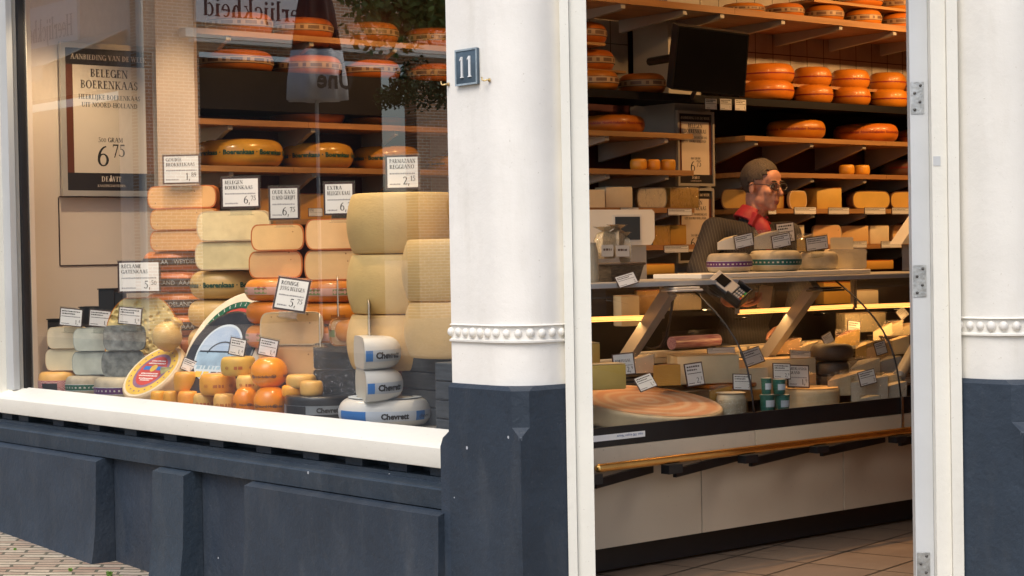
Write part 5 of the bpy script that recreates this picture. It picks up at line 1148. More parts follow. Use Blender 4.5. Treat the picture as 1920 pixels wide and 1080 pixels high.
# left of the column
zz_ = [zl(z)+.0005 for z in (1.897, 1.70, 1.50, 1.303)]
row([(1040, 1138, 39, 81)], 'Y', 7.05, 2.3355, 'orange_wax', 'gouda', 'paper', 'banded wheels beside the doorway post', ['orange banded wheel, uppermost of three beside the doorway post'])
row([(1050, 1152, 87, 128)], 'Y', 7.05, 2.2005, 'orange_wax', 'gouda', 'paper', 'banded wheels beside the doorway post', ['orange banded wheel, middle of three beside the doorway post'])
row([(1055, 1160, 133, 172), (1158, 1249, 139, 178)], 'Y', 6.9, 2.0835, 'orange_wax', 'gouda', 'paper', 'banded wheels beside the doorway post', ['orange banded wheel, lowest of three beside the doorway post', 'orange banded wheel on the black ledge next to the grey column'])
row([(1088, 1209, 213, 246)], 'Y', 6.95, zz_[0], 'orange_wax', 'gouda', 'redtext', None, ['dark orange wheel with red lettering on the shelf beside the column'])
row([(1181, 1213, 295, 316), (1212, 1238, 296.5, 317), (1238, 1267, 297, 318)], 'Y', 6.82, zz_[1], 'baby_wax', 'soft', None, 'three small yellow cheeses beside the column', ['small round yellow cheese, '+t for t in ('largest of three beside the column', 'middle of three beside the column', 'nearest the column of three')], name='small_cheese')
GS3 = 'cut cheeses on the shelf above the scale'
wedge((1085, 1134, 354, 388), 'Y', 6.80, 262, 'pale cut cheese at the doorway post on the shelf above the scale', 'cream_rind', 'paste_ivory', GS3, zz_[2], 60)
block((1136, 1187, 350, 389), 'Y', 6.80, 255, 'pale tall block with grey rind on the shelf above the scale', 'grey_mould', 'paste_ivory', GS3, zz_[2], .12)
half((1195, 1250, 350, 388), 'Y', 6.82, 258, 'pale mottled half cheese in the middle of the shelf above the scale', 'goat_rind', 'paste_ivory', 'soft', GS3, zz_[2], film=True)
block((1257, 1311, 352, 390), 'Y', 6.82, 262, 'film wrapped cheese block at the end of the shelf by the column', 'cream_rind', 'paste_yellow', GS3, zz_[2], .1, film=True)
GS4 = 'orange wedges beside the scale'
wedge((1224, 1256, 421, 457), 'Y', 6.80, 258, 'orange wedge in film beside the scale', 'orange_wax', 'paste_gold', GS4, zz_[3], 55, film=True)
block((1252, 1288, 421, 457), 'Y', 6.80, 262, 'orange cut block at the shelf end beside the scale', 'orange_wax', 'paste_gold', GS4, zz_[3], .1)
# long shelf at his chin
GS5 = 'cut cheeses on the shelf behind the shopkeeper'
z3, z4 = 1.4925, 1.2885
half((1352, 1402, 352, 390), 'Y', 6.92, 235, 'dark rinded half wheel with yellow cut just behind his neck', 'brown_rind', 'paste_yellow', 'gouda', GS5, z3)
half((1440, 1470, 352, 390), 'Y', 6.92, 262, 'yellow cut cheese hidden behind the shopkeeper face', 'orange_wax', 'paste_yellow', 'drum', GS5, z3)
half((1480, 1513, 356, 390), 'Y', 6.86, 262, 'small yellow half cheese next to the shopkeeper face', 'cream_rind', 'paste_yellow', 'gouda', GS5, z3)
block((1532, 1579, 351, 390), 'Y', 6.86, 258, 'tall yellow cut block on the shelf right of his face', 'orange_wax', 'paste_yellow', GS5, z3, .12)
half((1599, 1669, 356, 390), 'Y', 6.86, 262, 'broad yellow half cheese with dark rind in the middle of the shelf', 'brown_rind', 'paste_yellow', 'gouda', GS5, z3)
half((1670, 1735, 357, 390), 'Y', 6.86, 262, 'broad yellow half cheese cut off by the door edge', 'brown_rind', 'paste_yellow', 'gouda', GS5, z3)
GS6 = 'pale wedges on the lowest shelf behind the counter'
wedge((1487, 1508, 420, 458), 'Y', 6.86, 258, 'slim pale wedge behind the counter price cards', 'cream_rind', 'paste_ivory', GS6, z4, 60)
half((1524, 1578, 421, 458), 'Y', 6.86, 250, 'pale pinkish half cheese behind the wrapped wedge on the counter', 'cream_rind', 'paste_young', 'soft', GS6, z4)
block((1578, 1629, 423, 458), 'Y', 6.88, 250, 'pale brown block on the lowest shelf', 'brown_rind', 'paste_young', GS6, z4, .14)
block((1632, 1668, 424, 458), 'Y', 6.86, 262, 'pale block next to the pale brown one on the lowest shelf', 'cream_rind', 'paste_ivory', GS6, z4, .12)
half((1674, 1740, 423, 458), 'Y', 6.88, 262, 'pale half cheese on the lowest shelf at the door edge', 'cream_rind', 'paste_young', 'soft', GS6, z4)
# tags along shelf edges
GTG = 'price tags along the shelf edges'
def st(b4, Y, lab): return card(b4, 'Y', Y, 268, lab, (), None, None, group=GTG, stand=False, small=True, cat='price tag')
for b4, lab in (((1489, 1530, 388, 402), 'shelf edge tag below the small yellow half cheese'), ((1553, 1592, 389, 402), 'shelf edge tag below the tall yellow block'), ((1621, 1660, 389, 402), 'shelf edge tag below the broad yellow half cheese'), ((1672, 1708, 389, 402), 'shelf edge tag near the door edge on the upper row'), ((1440, 1455, 392, 402), 'shelf edge tag peeping out beside his jaw')): st(b4, YR-.006, lab)
for b4, lab in (((1652, 1690, 452, 465), 'shelf edge tag below the pale block on the lowest shelf'), ((1592, 1625, 452, 465), 'shelf edge tag below the pale brown block'), ((1701, 1725, 458, 479), 'price tag on the lowest shelf cut by the door edge')): st(b4, YR-.006, lab)
for b4, lab in (((1252, 1297, 391, 404), 'shelf edge tag below the film wrapped block by the column'), ((1164, 1206, 461, 475), 'shelf edge tag half behind the scale'), ((1245, 1291, 460, 474), 'shelf edge tag below the orange cut block'), ((1163, 1197, 389, 396), 'narrow shelf edge tag over the scale')): st(b4, YL-.006, lab)
for i, b4 in enumerate(((1321, 1344, 184, 206), (1349, 1372, 184.5, 207), (1377, 1399, 185.5, 208))):
    card(b4, 'Y', 6.69, 268, 'small white card hanging below the television, '+('first of three from the column', 'middle of three', 'last of three, farthest from the column')[i], (), '1,', None, group='three white cards below the television', stand=False, small=True)

# ================================================================== on the counter top
CT = 1.1465
a = onY(1315, 510, 5.60); b = onY(1633, 505, 5.60)
tag(mesh('serving_board', box(a.x, b.x, 5.60, 5.90, CT+.0005, CT+.022, .004), 'white_plastic'), 'long white board under the goat cheeses on top of the counter', 'board'); BT = CT+.0225
GG = 'goat cheeses on the counter board'
wheel((1325, 1410, 467, 503), 'Y', 5.76, 'small goat cheese wheel with purple band on the white board', 'goat_rind', 'soft', 'purple', GG, zb=BT)
wheel((1403, 1502, 465, 504), 'Y', 5.735, 'small goat cheese wheel with teal band on the white board', 'goat_rind', 'soft', 'teal', GG, zb=BT)
wheel((1497, 1571, 469, 503), 'Y', 5.76, 'plain mottled goat cheese wheel on the white board', 'goat_rind', 'soft', None, GG, zb=BT)
half((1553, 1625, 464, 502), 'Y', 5.72, 255, 'pale cut half cheese at the far end of the white board', 'white_rind', 'paste_ivory', 'drum', GG, BT)
def topz(px, py): return onY(px, py, 5.76).z
GWD = 'cut wedges standing on the goat cheeses'
wedge((1345, 1384, 441, 468), 'Y', 5.76, 245, 'white wedge on the purple banded goat cheese', 'goat_rind', 'paste_white', GWD, None, 50, slope=.5)
wedge((1414, 1460, 432, 467), 'Y', 5.76, 245, 'tall film wrapped wedge on the teal banded goat cheese', 'goat_rind', 'paste_white', GWD, None, 50, slope=.35, film=True)
wedge((1494, 1524, 439, 471), 'Y', 5.76, 230, 'shiny wrapped orange wedge behind the third price card', 'cream_rind', 'paste_yellow', GWD, None, 50, slope=.3, film=True)
wedge((1557, 1600, 445, 467), 'Y', 5.74, 250, 'slanting ivory wedge lying on the pale cut half', 'white_rind', 'paste_ivory', GWD, None, 35, slope=.0)
GCT = 'price cards on the counter cheeses'
def cc(b4, Y, lab, **k): return card(b4, 'Y', Y, 258, lab, k.pop('lines', ()), k.pop('p', '1,'), k.pop('s', None), group=GCT, small=True, **k)
cc((1377, 1412, 439, 464), 5.68, 'price card leaning on the purple banded goat cheese', roll=-10)
cc((1447, 1482, 439, 464), 5.66, 'price card leaning on the teal banded goat cheese', roll=-9)
cc((1455, 1490, 417, 455), 5.84, 'larger dim price card standing behind the teal banded goat cheese', p='2,', roll=-5)
cc((1511, 1552, 443, 469), 5.68, 'price card leaning on the plain goat cheese', roll=-6)
block((1618, 1676, 489, 505), 'Y', 6.5, 262, 'yellow cut slab lying behind the far end of the counter', 'orange_wax', 'paste_gold', None, None, .12)
block((1198, 1266, 496, 515), 'Y', 6.35, 262, 'flat golden cheese slab behind the counter near the basket', 'orange_wax', 'paste_gold', None, None, .15)
# side board behind the scale that carries both slabs
tag(mesh('back_counter', join(box(5.9, 9.0, 6.50, 6.80, .0, 1.10), box(5.9, 7.1, 6.30, 6.499, .95, onY(1230, 515, 6.36).z-.002)), 'dark_board'), 'dark low back counter beneath the lowest wooden shelf', 'counter')

# scale with display
pc, W, Hh = fit(1112, 1228, 393, 460, 'Y', 6.05, 262)
sca = empty('shop_scale', pc, R(262+90), 'white shop scale with small grey screen beside the doorway post', 'scale')
V = [(-W/2-.12, 0), (W*.44, 0), (W*.5, .03), (W*.5, Hh*.93), (W*.46, Hh), (-W/2-.12, Hh)]
mesh('housing', tr(prism([(x, z) for x, z in V], .0, .16, 'y'), 0, 0, -Hh/2), 'white_plastic', sca, 30)
mesh('screen_frame', box(-W*.18, W*.28, -.004, -.0005, -Hh*.40, Hh*.36), 'frame_grey', sca); mat('scale_screen', (.03, .04, .055), .35, .1, 3)
mesh('screen', box(-W*.15, W*.25, -.006, -.0041, -Hh*.35, Hh*.30), 'scale_screen', sca)
mesh('foot', box(-W/2-.1, W*.4, .02, .15, -Hh/2-.16, -Hh/2-.001), 'grey_steel', sca)
# basket of wrapped pieces at the doorway post
q = onY(1158, 512, 5.72); s = FPX/depth(q); bw2 = 50/s/2*.98; bh = 32/s
bk = empty('wicker_basket', (q.x, 5.74, CT+.001), 0, 'dark wicker basket of wrapped bread beside the doorway post on the counter', 'basket')
mat('wicker', (.10, .070, .045), .7, .45, 30, .6, 60, stretch=(1, 1, 5))
mesh('basket', loft([[(x*e*1.0, y*e, z) for x, y in ((-bw2*1.7, -.08), (bw2*1.7, -.08), (bw2*1.7, .08), (-bw2*1.7, .08))] for e, z in ((.86, 0), (.95, bh*.5), (1.04, bh), (.98, bh), (.9, bh*.4))]), 'wicker', bk)
mesh('rim', tube([(sx*bw2*1.78, sy*.084, bh) for sx, sy in ((-1, -1), (1, -1), (1, 1), (-1, 1), (-1, -1))], .006, 8), 'wicker', bk, True)
mat('kraft', (.66, .50, .30), .6, .2, 20); rnd = random.Random(4)
GPK = 'film bags of crackers in the basket'
for k, (px, py, t) in enumerate(((1136, 452, 'leaning towards the doorway post'), (1158, 448, 'in the middle, standing tallest'), (1172, 462, 'nearest the scale screen'))):
    p = onY(px, py, 5.72); w_ = .042
    o = mesh('cracker_bag', loft([[(x*e, y*e*.6, z) for x, y in ((-w_, -w_), (w_, -w_), (w_, w_), (-w_, w_))] for e, z in ((.7, -.075), (1, -.05), (1.05, .0), (.8, .03), (.3, .042), (.9, .06))]), 'kraft', None, False, p, .4*k); tag(o, 'crinkled film bag of crackers in the wicker basket, '+t, 'bag', GPK)
    mesh('film', loft([[(x*e*1.07, y*e*.66, z) for x, y in ((-w_, -w_), (w_, -w_), (w_, w_), (-w_, w_))] for e, z in ((.7, -.074), (1, -.05), (1.05, .0), (.8, .03), (.3, .042), (1.1, .062))]), 'cling_film', o)
for b4, t in (((1128, 1150, 459, 481), 'nearer the doorway post'), ((1155, 1180, 460, 481), 'nearer the scale')): 
    pc, W, Hh = fit(*b4, 'Y', 5.655, 262); o = mesh('bag_label', box(-W/2, W/2, 0, .002, -Hh/2, Hh/2), 'paper_cream', None, False, pc, R(262+90)); tag(o, 'cream paper label hanging on the basket, '+t, 'label', 'cream labels on the basket')
    z_ = dashes(-W*.35, W*.35, 0, Hh*.2, -.0006, 5); mesh('print', z_, 'brown_rind', o)
q = onY(1105, 490, 5.68); o = mesh('herb_jar', lathe([(0, 0), (.045, 0), (.047, .02), (.045, .13), (.038, .15), (.038, .165), (0, .165)], 20), 'goat_rind', None, 40, (q.x-.01, 5.68, CT+.001)); tag(o, 'speckled grey jar half hidden by the doorway post beside the basket', 'jar')
# card terminal on a bracket at the counter edge
T0 = onY(1368, 538, 5.50)
te = empty('card_terminal', T0, 0, 'black and grey card payment terminal held out at the counter edge', 'card terminal')
tm = Matrix((Vector((.80, -.35, -.48)).normalized(), Vector((0, 0, 1)), Vector((0, 0, 1)))); 
ax = (right*.74+down*.60-fwd*.30).normalized(); nz_ = (-fwd*.72-down*.62+right*.10); nz_ = (nz_-ax*nz_.dot(ax)).normalized(); by = nz_.cross(ax)
M = Matrix((ax, by, nz_)).transposed().to_4x4(); M.translation = T0; te.matrix_world = M
mesh('body', box(-.088, .088, -.042, .042, -.045, .0, .01), 'black_plastic', te); mesh('top_plate', box(-.086, .03, -.036, .036, .0005, .007, .003), 'grey_steel', te)
mesh('screen', box(-.066, -.012, -.026, .026, .0075, .0095), 'tv_screen', te); mesh('keypad_hood', join(box(.012, .088, -.048, -.040, -.01, .026, .003), box(.012, .088, .040, .048, -.01, .026, .003), box(.081, .089, -.0395, .0395, -.01, .03, .003)), 'black_plastic', te)
KC = {'key_red': (.5, .05, .04), 'key_green': (.05, .35, .10), 'key_yellow': (.6, .45, .06), 'key_grey': (.35, .35, .35)}
for k, c in KC.items(): mat(k, c, .4)
for i in range(4):
    for j in range(3): mesh('key', box(.036+i*.011, .044+i*.011, -.026+j*.019, -.014+j*.019, .001, .0085, .001), ['key_grey', 'key_grey', 'key_grey', ('key_red', 'key_yellow', 'key_green')[j]][i], te)

# ================================================================== inside the glass case
mat('board_cream', (.50, .43, .32), .5, .06, 5)
DK = .50
mat('swirl_rind', (.42, .28, .16), .5, .2, 8)
sw = mat('swirl_top', (.62, .34, .18), .5); n_, l_, b_ = nodes(sw)
tc_ = n_.new('ShaderNodeTexCoord'); wv_ = n_.new('ShaderNodeTexWave'); wv_.wave_type = 'RINGS'; wv_.rings_direction = 'Z'; wv_.inputs['Scale'].default_value = 4.5; wv_.inputs['Distortion'].default_value = 4; wv_.inputs['Detail'].default_value = 2; wv_.inputs['Detail Scale'].default_value = .8
cr_2 = n_.new('ShaderNodeValToRGB'); cr_2.color_ramp.elements[0].color = (.58, .30, .17, 1); cr_2.color_ramp.elements[1].color = (.64, .46, .31, 1); cr_2.color_ramp.elements[0].position = .3
l_.new(tc_.outputs['Object'], wv_.inputs['Vector']); l_.new(wv_.outputs['Color'], cr_2.inputs[0]); l_.new(cr_2.outputs[0], b_.inputs['Base Color'])
def casewheel(xc, yc, Rr, z0, z1, rind, topm, lab, kind='drum', group=None, n=48):
    h = z1-z0; o = mesh('round_cheese', lathe(profile(kind, Rr, h), n), rind, None, 35, (xc, yc, z0)); tag(o, lab, 'cheese', group)
    if topm: mesh('cut_face', disc(Rr*.97, h+.012*Rr*(kind != 'drum')+.001, 48), topm, o)
    return o
p = onY(1212, 750, 5.56); o = casewheel(p.x, 5.56, .315, p.z-.085, p.z, 'cream_rind', 'swirl_top', 'very large cut cheese with red swirls on top, in the counter'); o.rotation_euler = (R(9), 0, 0)
p = onY(1368, 725, 5.72); casewheel(p.x+.02, 5.80, .17, .653, onY(1360, 720, 5.7).z, 'orange_wax', 'orange_wax_bright', 'flat orange topped wheel behind the wrapped cheese in the counter')
GI = 'cut blocks in the counter'
z0 = .737
block((1100, 1175, 684, 731), 'Y', 5.42, 250, 'pale yellow block standing on the swirled cheese', 'cream_rind', 'paste_yellow', GI, None, .10)
block((1095, 1126, 644, 690), 'Y', 5.62, 250, 'tall narrow yellow block at the doorway post in the counter', 'cream_rind', 'paste_yellow', GI, None, .08)
wedge((1225, 1276, 684, 723), 'Y', 5.62, 245, 'dark golden wedge behind the swirled cheese', 'brown_rind', 'paste_gold', GI, None, 45)
block((1270, 1387, 667, 720), 'Y', 5.72, 240, 'long pale cream block in the middle of the counter', 'cream_rind', 'paste_ivory', GI, None, .18)
block((1398, 1531, 674, 727), 'Y', 5.74, 250, 'big pale block behind the teal tubs', 'cream_rind', 'paste_ivory', GI, None, .16)
wedge((1385, 1440, 690, 730), 'Y', 5.66, 250, 'pale wedge tucked between the two big pale blocks', 'cream_rind', 'paste_ivory', GI, None, 45)
p = onY(1377, 758, 5.40); o = casewheel(p.x, 5.42, .066, .50, onY(1377, 737, 5.40).z, 'goat_rind', 'paste_white', 'small film wrapped cheese in front of the long cream block', 'soft')
mesh('film', lathe([(.071, .002), (.073, .06), (.069, .13), (.05, .148), (.0, .15)], 20, wob=lambda a, z: .04*math.sin(9*a+60*z)), 'cling_film', o)
p = onY(1530, 748, 5.46); casewheel(p.x, 5.50, .135, .51, onY(1530, 727, 5.46).z, 'cream_rind', 'paste_young', 'broad flat pale cheese beside the teal tubs', 'drum')
# teal tubs
mat('tub_teal', (.03, .15, .125), .3, .15, 12, coat=.3); GTB = 'teal tubs stacked in the counter'
def tub(px, py0, py1, r, lab, Y):
    p = onY(px, py1, Y); h = (py1-py0)*depth(p)/FPX
    o = mesh('cheese_tub', lathe([(0, 0), (r*.85, 0), (r*.9, .003), (r, h*.9), (r*1.05, h*.9), (r*1.05, h), (r*.98, h), (0, h*.985)], 24), 'tub_teal', None, 40, (p.x, Y, p.z)); tag(o, lab, 'tub', GTB)
    mesh('lid', disc(r*.97, h+.001, 24), 'enamel_white', o); mesh('label', lathe([(r*.955+.001, h*.3), (r*.98+.001, h*.7)], 16, -2.6, -.9), 'band_light', o)
tub(1439, 740, 772, .032, 'teal tub at the bottom of the stack, nearer the doorway', 5.36); tub(1467, 740, 772, .032, 'teal tub at the bottom of the stack, farther from the doorway', 5.36)
tub(1437, 709, 739, .022, 'small teal tub on top, nearer the doorway', 5.36); tub(1461, 711, 739, .028, 'small teal tub on top, farther from the doorway', 5.36)
# dark wheels
GDK = 'dark rinded wheels stacked in the counter'
for b4, t in (((1528, 1600, 700, 728), 'bottom'), ((1527, 1596, 677, 707), 'middle'), ((1519, 1600, 645, 676), 'topmost')): wheel(b4, 'Y', 5.66, 'dark grey rinded wheel, %s of three stacked in the counter' % t, 'dark_rind', 'gouda', None, GDK)
rnd = random.Random(11); GWR = 'film wrapped wedges at the far end of the counter'
WR = [((1575, 1625, 695, 740), 5.40, 'cream_rind', 'paste_white', 'white wrapped wedge nearest the stacked dark wheels', 240, .3), ((1592, 1650, 672, 712), 5.52, 'white_rind', 'paste_ivory', 'long slanting ivory wedge rising behind the tag', 245, .5), ((1596, 1665, 706, 758), 5.34, 'goat_rind', 'paste_white', 'big wrapped pale wedge under the slanting tag', 240, .2), ((1640, 1690, 700, 752), 5.36, 'cream_rind', 'paste_ivory', 'wrapped golden wedge at the glass by the round ended tube', 240, .2),
      ((1604, 1640, 640, 672), 5.72, 'cream_rind', 'paste_yellow', 'yellow wedge in film behind the dark wheels', 245, .4), ((1625, 1672, 640, 680), 5.68, 'brown_rind', 'paste_young', 'brown rinded wrapped wedge below the basket', 240, .3), ((1500, 1535, 640, 668), 5.78, 'cream_rind', 'paste_ivory', 'pale wedge above the tag near the support', 245, .4), ((1645, 1690, 668, 704), 5.55, 'goat_rind', 'paste_white', 'mottled wrapped wedge beneath the far basket', 240, .3)]
for b4, Y, rd, ps, lab, psi, sl in WR: wedge(b4, 'Y', Y, psi, lab, rd, ps, GWR, None, 48, film=True, slope=sl)
MORE = [((1440, 1502, 634, 664), 5.86, 'brown_rind', 'paste_young', 'brown rinded wedge lying behind the wide low card', 235, .5), ((1552, 1604, 702, 742), 5.42, 'cream_rind', 'paste_ivory', 'wrapped ivory wedge before the stacked dark wheels', 250, .3), ((1566, 1612, 618, 648), 5.84, 'orange_wax', 'paste_yellow', 'yellow wedge in film on top of the pile behind the dark wheels', 240, .5),
        ((1650, 1700, 716, 760), 5.30, 'white_rind', 'paste_white', 'white wrapped wedge low at the glass near the end strip', 245, .25), ((1655, 1705, 630, 664), 5.74, 'cream_rind', 'paste_ivory', 'pale wedge in film beneath the woven basket rim', 240, .4), ((1488, 1530, 700, 728), 5.60, 'cream_rind', 'paste_young', 'small peach wedge leaning on the broad flat cheese', 240, .4),
        ((1180, 1226, 664, 700), 5.72, 'goat_rind', 'paste_ivory', 'mottled wedge behind the card PORTUGAL', 245, .3), ((1330, 1372, 724, 752), 5.50, 'brown_rind', 'paste_gold', 'golden wedge between swirled cheese and small wrapped cheese', 245, .3), ((1612, 1650, 742, 768), 5.28, 'goat_rind', 'paste_white', 'small wrapped piece lowest at the front glass', 245, .2)]
for b4, Y, rd, ps, lab, psi, sl in MORE: wedge(b4, 'Y', Y, psi, lab, rd, ps, GWR, None, 46, film=True, slope=sl)
GBX = 'cheese pieces piled on the back work surface'
for b4, Y, lab, film in (((1585, 1662, 588, 623), 6.06, 'big white wrapped block on the work surface', True), ((1600, 1648, 545, 575), 6.3, 'pale box behind the strip light at the far end', False), ((1165, 1200, 555, 612), 6.2, 'cream upright block seen through the case near the doorway', False), ((1195, 1250, 545, 588), 6.25, 'golden wrapped cheese seen through the case behind the support', True), ((1250, 1316, 552, 582), 6.25, 'tan wrapped cheese behind the support clamp', True), ((1545, 1600, 530, 570), 6.35, 'yellow cut half seen below the counter top', False)):
    block(b4, 'Y', Y, 255, lab, 'orange_wax' if 'yel' in lab or 'gol' in lab else 'cream_rind', 'paste_gold' if 'gol' in lab or 'yel' in lab else 'paste_ivory', GBX, None, .08, film=film)
# basket in the far end with wedges
q = onY(1680, 668, 5.85); b2 = empty('wire_basket', (q.x, 5.86, q.z), 0, 'dark woven basket of cheese pieces at the far end of the case', 'basket')
mesh('basket', loft([[(x*e, y*e, z) for x, y in ((-.11, -.07), (.15, -.07), (.15, .07), (-.11, .07))] for e, z in ((.85, 0), (.95, .05), (1.05, .105), (.98, .105), (.9, .03))]), 'wicker', b2); mesh('rim', tube([(sx*.157-(0 if sx > 0 else -.04), sy*.074, .105) for sx, sy in ((-1, -1), (1, -1), (1, 1), (-1, 1), (-1, -1))], .005, 8), 'wicker', b2, True)
for k, (px, py) in enumerate(((1655, 622), (1675, 617), (1695, 622))): wedge((px-18, px+18, py-16, py+16), 'Y', 5.85, 235+15*k, 'cheese wedge in the far woven basket, '+('nearest the white wrapped block', 'in its middle', 'by the door edge')[k], 'cream_rind', 'paste_ivory', 'wedges in the far basket', None, 40, slope=.5, film=(k == 1))
# work surface: boards, roll of film
for b4, Y, z_, lab in (((1221, 1390, 641, 657), 6.02, .0, 'white cutting board on the work surface beside the film roll'), ((1395, 1560, 636, 652), 6.02, 0, 'white cutting board on the work surface in front of the shopkeeper')):
    a = onY(b4[0], b4[3], Y); b = onY(b4[1], b4[2], Y); zt = .7855
    tag(mesh('cutting_board', box(a.x, b.x, 5.985, 6.115, zt, zt+.024, .004), 'board_cream'), lab, 'cutting board', 'white cutting boards')
a = onY(1256, 619, 6.06); b = onY(1342, 614, 6.06)
fr = empty('film_roll', (a+b)/2, 0, 'purple printed roll of wrapping film in a clear dispenser', 'film roll'); zc = .7855+.026+.032
mat('roll_purple', (.17, .04, .10), .3, .5, 14, col2=(.42, .28, .30), stretch=(1, 6, 12))
child('roll', tube([(a.x, 6.05, zc), (b.x, 6.05, zc)], .030, 18), 'roll_purple', fr, 40); child('core', tube([(b.x+.0005, 6.05, zc), (b.x+.006, 6.05, zc)], .018, 14), 'paper_cream', fr, 40)
child('dispenser', join(box(a.x-.02, b.x+.06, 6.085, 6.09, .812, .812+.085), box(a.x-.02, b.x+.06, 6.01, 6.084, .8103, .8115)), 'acrylic', fr)
# cards in the case
GCC = 'price cards in the glass case'
def ic(b4, Y, lab, lines=(), p=None, s=None, roll=0, lean=-8): return card(b4, 'Y', Y, 255, lab, lines, p, s, group=GCC, small=not lines, roll=roll, lean=lean, stand=False, lh=.12 if lines else None)
ic((1149, 1190, 662, 704), 5.50, 'price card PORTUGAL 2 behind the block on the swirled cheese', ('', 'PORTUGAL'), '2,', '9', -3)
ic((1192, 1228, 702, 732), 5.36, 'price card lying on the swirled cheese', (), '1,', '4', -16, -30)
ic((1285, 1319, 680, 724), 5.55, 'price card on the front of the long cream block', (), '2,', '1', -5)
ic((1326, 1378, 651, 667), 5.78, 'wide low price card LUCHTIG on top of the long cream block', ('LUCHTIG',), '2', None, 0)
ic((1374, 1409, 701, 732), 5.36, 'price card above the small wrapped cheese', (), '2', None, 4)
ic((1392, 1430, 653, 685), 5.70, 'dim slanting price card beneath the second support', (), '2', None, -14, -20)
ic((1449, 1482, 681, 711), 5.42, 'price card behind the teal tubs', (), '2,', '9', 4)
ic((1476, 1517, 684, 727), 5.47, 'price card MEERLANDER GRAND 1 beside the teal tubs', ('MEERLANDER', 'GRAND'), '1,', '9', 4)
ic((1481, 1520, 657, 675), 5.72, 'wide low price card on the big pale block', (), '1', None, 5)
ic((1589, 1613, 601, 631), 5.90, 'price card standing on the yellow piece behind the glass joint', (), '1,', None, 8)
ic((1610, 1642, 694, 722), 5.30, 'tilted price card on the big wrapped pale wedge', (), '2', None, -10)
ic((1640, 1662, 640, 665), 5.60, 'dim price card behind the curved glass joint', (), None, None, -12)
ic((1542, 1562, 625, 645), 5.74, 'small pale card tilted on the pile behind the dark wheels', (), None, None, -25)
ic((1155, 1194, 513, 537), 5.52, 'price card hanging at the counter top edge near the doorway', (), '2,', None, -14, -25)
ic((1682, 1702, 577, 598), 5.88, 'small tilted price card at the door edge in the case', (), '1,', None, -30, -20)
ic((1694, 1712, 700, 720), 5.42, 'price card cut off by the door edge low in the case', (), '1,', None, 0)
# grey slanting thing at the far end of the counter top
q = onY(1690, 455, 6.05)
o = mesh('price_display', prism([(onY(1676, 458, 6.05).x, onY(1676, 458, 6.05).z), (onY(1735, 455, 6.05).x, onY(1735, 455, 6.05).z), (onY(1735, 400, 6.05).x, onY(1735, 398, 6.05).z), (onY(1712, 405, 6.05).x, onY(1712, 405, 6.05).z)], 6.0, 6.08, 'y'), 'white_plastic'); tag(o, 'slanting grey back of a second scale at the door edge', 'scale')
mesh('foot', box(onY(1690, 457, 6.05).x+.03, onY(1735, 457, 6.05).x, 6.01, 6.07, 1.1465, onY(1700, 458, 6.05).z), 'grey_steel', o)
# ================================================================== the shopkeeper
mat('skin', (.54, .28, .18), .55, .2, 22, .05, 80, sss=.08); mat('lip', (.36, .12, .09), .4, .1, 20); mat('hair', (.075, .058, .044), .7, .18, 40, .5, 120, stretch=(1, 1, .25))
mat('shirt_red', (.36, .022, .028), .6, .2, 20, .15, 60); mat('trousers', (.03, .032, .04), .7, .2, 20); mat('glass_rim', (.10, .09, .085), .3, .2, 20, metal=.5); mat('eye_white', (.65, .60, .55), .2, .05, 20); mat('lens', (.03, .03, .035), .1)
pane_mat('spectacle_lens', .12, (.8, .8, .82))
cd = mat('cardigan', (.028, .026, .027), .85, .25, 30, .2, 120); n_, l_, b_ = nodes(cd)
tc_ = n_.new('ShaderNodeTexCoord'); wv_ = n_.new('ShaderNodeTexWave'); wv_.bands_direction = 'X'; wv_.inputs['Scale'].default_value = 22; wv_.inputs['Distortion'].default_value = .6; wv_.inputs['Detail'].default_value = 1
cr_2 = n_.new('ShaderNodeValToRGB'); cr_2.color_ramp.elements[0].position = .80; cr_2.color_ramp.elements[0].color = (.026, .024, .025, 1); cr_2.color_ramp.elements[1].position = .95; cr_2.color_ramp.elements[1].color = (.062, .056, .050, 1)
mp_ = n_.new('ShaderNodeMapping'); mp_.inputs['Rotation'].default_value = (0, R(8), R(40)); l_.new(tc_.outputs['Object'], mp_.inputs[0]); l_.new(mp_.outputs[0], wv_.inputs['Vector']); l_.new(wv_.outputs['Color'], cr_2.inputs[0]); l_.new(cr_2.outputs[0], b_.inputs['Base Color'])
D0 = 9.17; UP = Vector((0, 0, 1)); rr_ = Vector((fwd.y, -fwd.x, 0)).normalized(); tt_ = -Vector((fwd.x, fwd.y, 0)).normalized()
def Pm(px, py, dt=0): d = ray(px, py); return CAM_C+d*((D0-dt)/FPX)
def capsule(a, b, ra, rb, n=14):
    a, b = Vector(a), Vector(b); ax_ = (b-a).normalized(); pts = [a-ax_*ra*q for q in (.98, .8, .45)]+[a, b]+[b+ax_*rb*q for q in (.45, .8, .98)]
    rs = [ra*q for q in (.2, .6, .89)]+[ra, rb]+[rb*q for q in (.89, .6, .2)]
    return tube(pts, rs, n)
def chain(pts, rs): return join(*[capsule(a, b, ra, rb) for a, b, ra, rb in zip(pts, pts[1:], rs, rs[1:])])
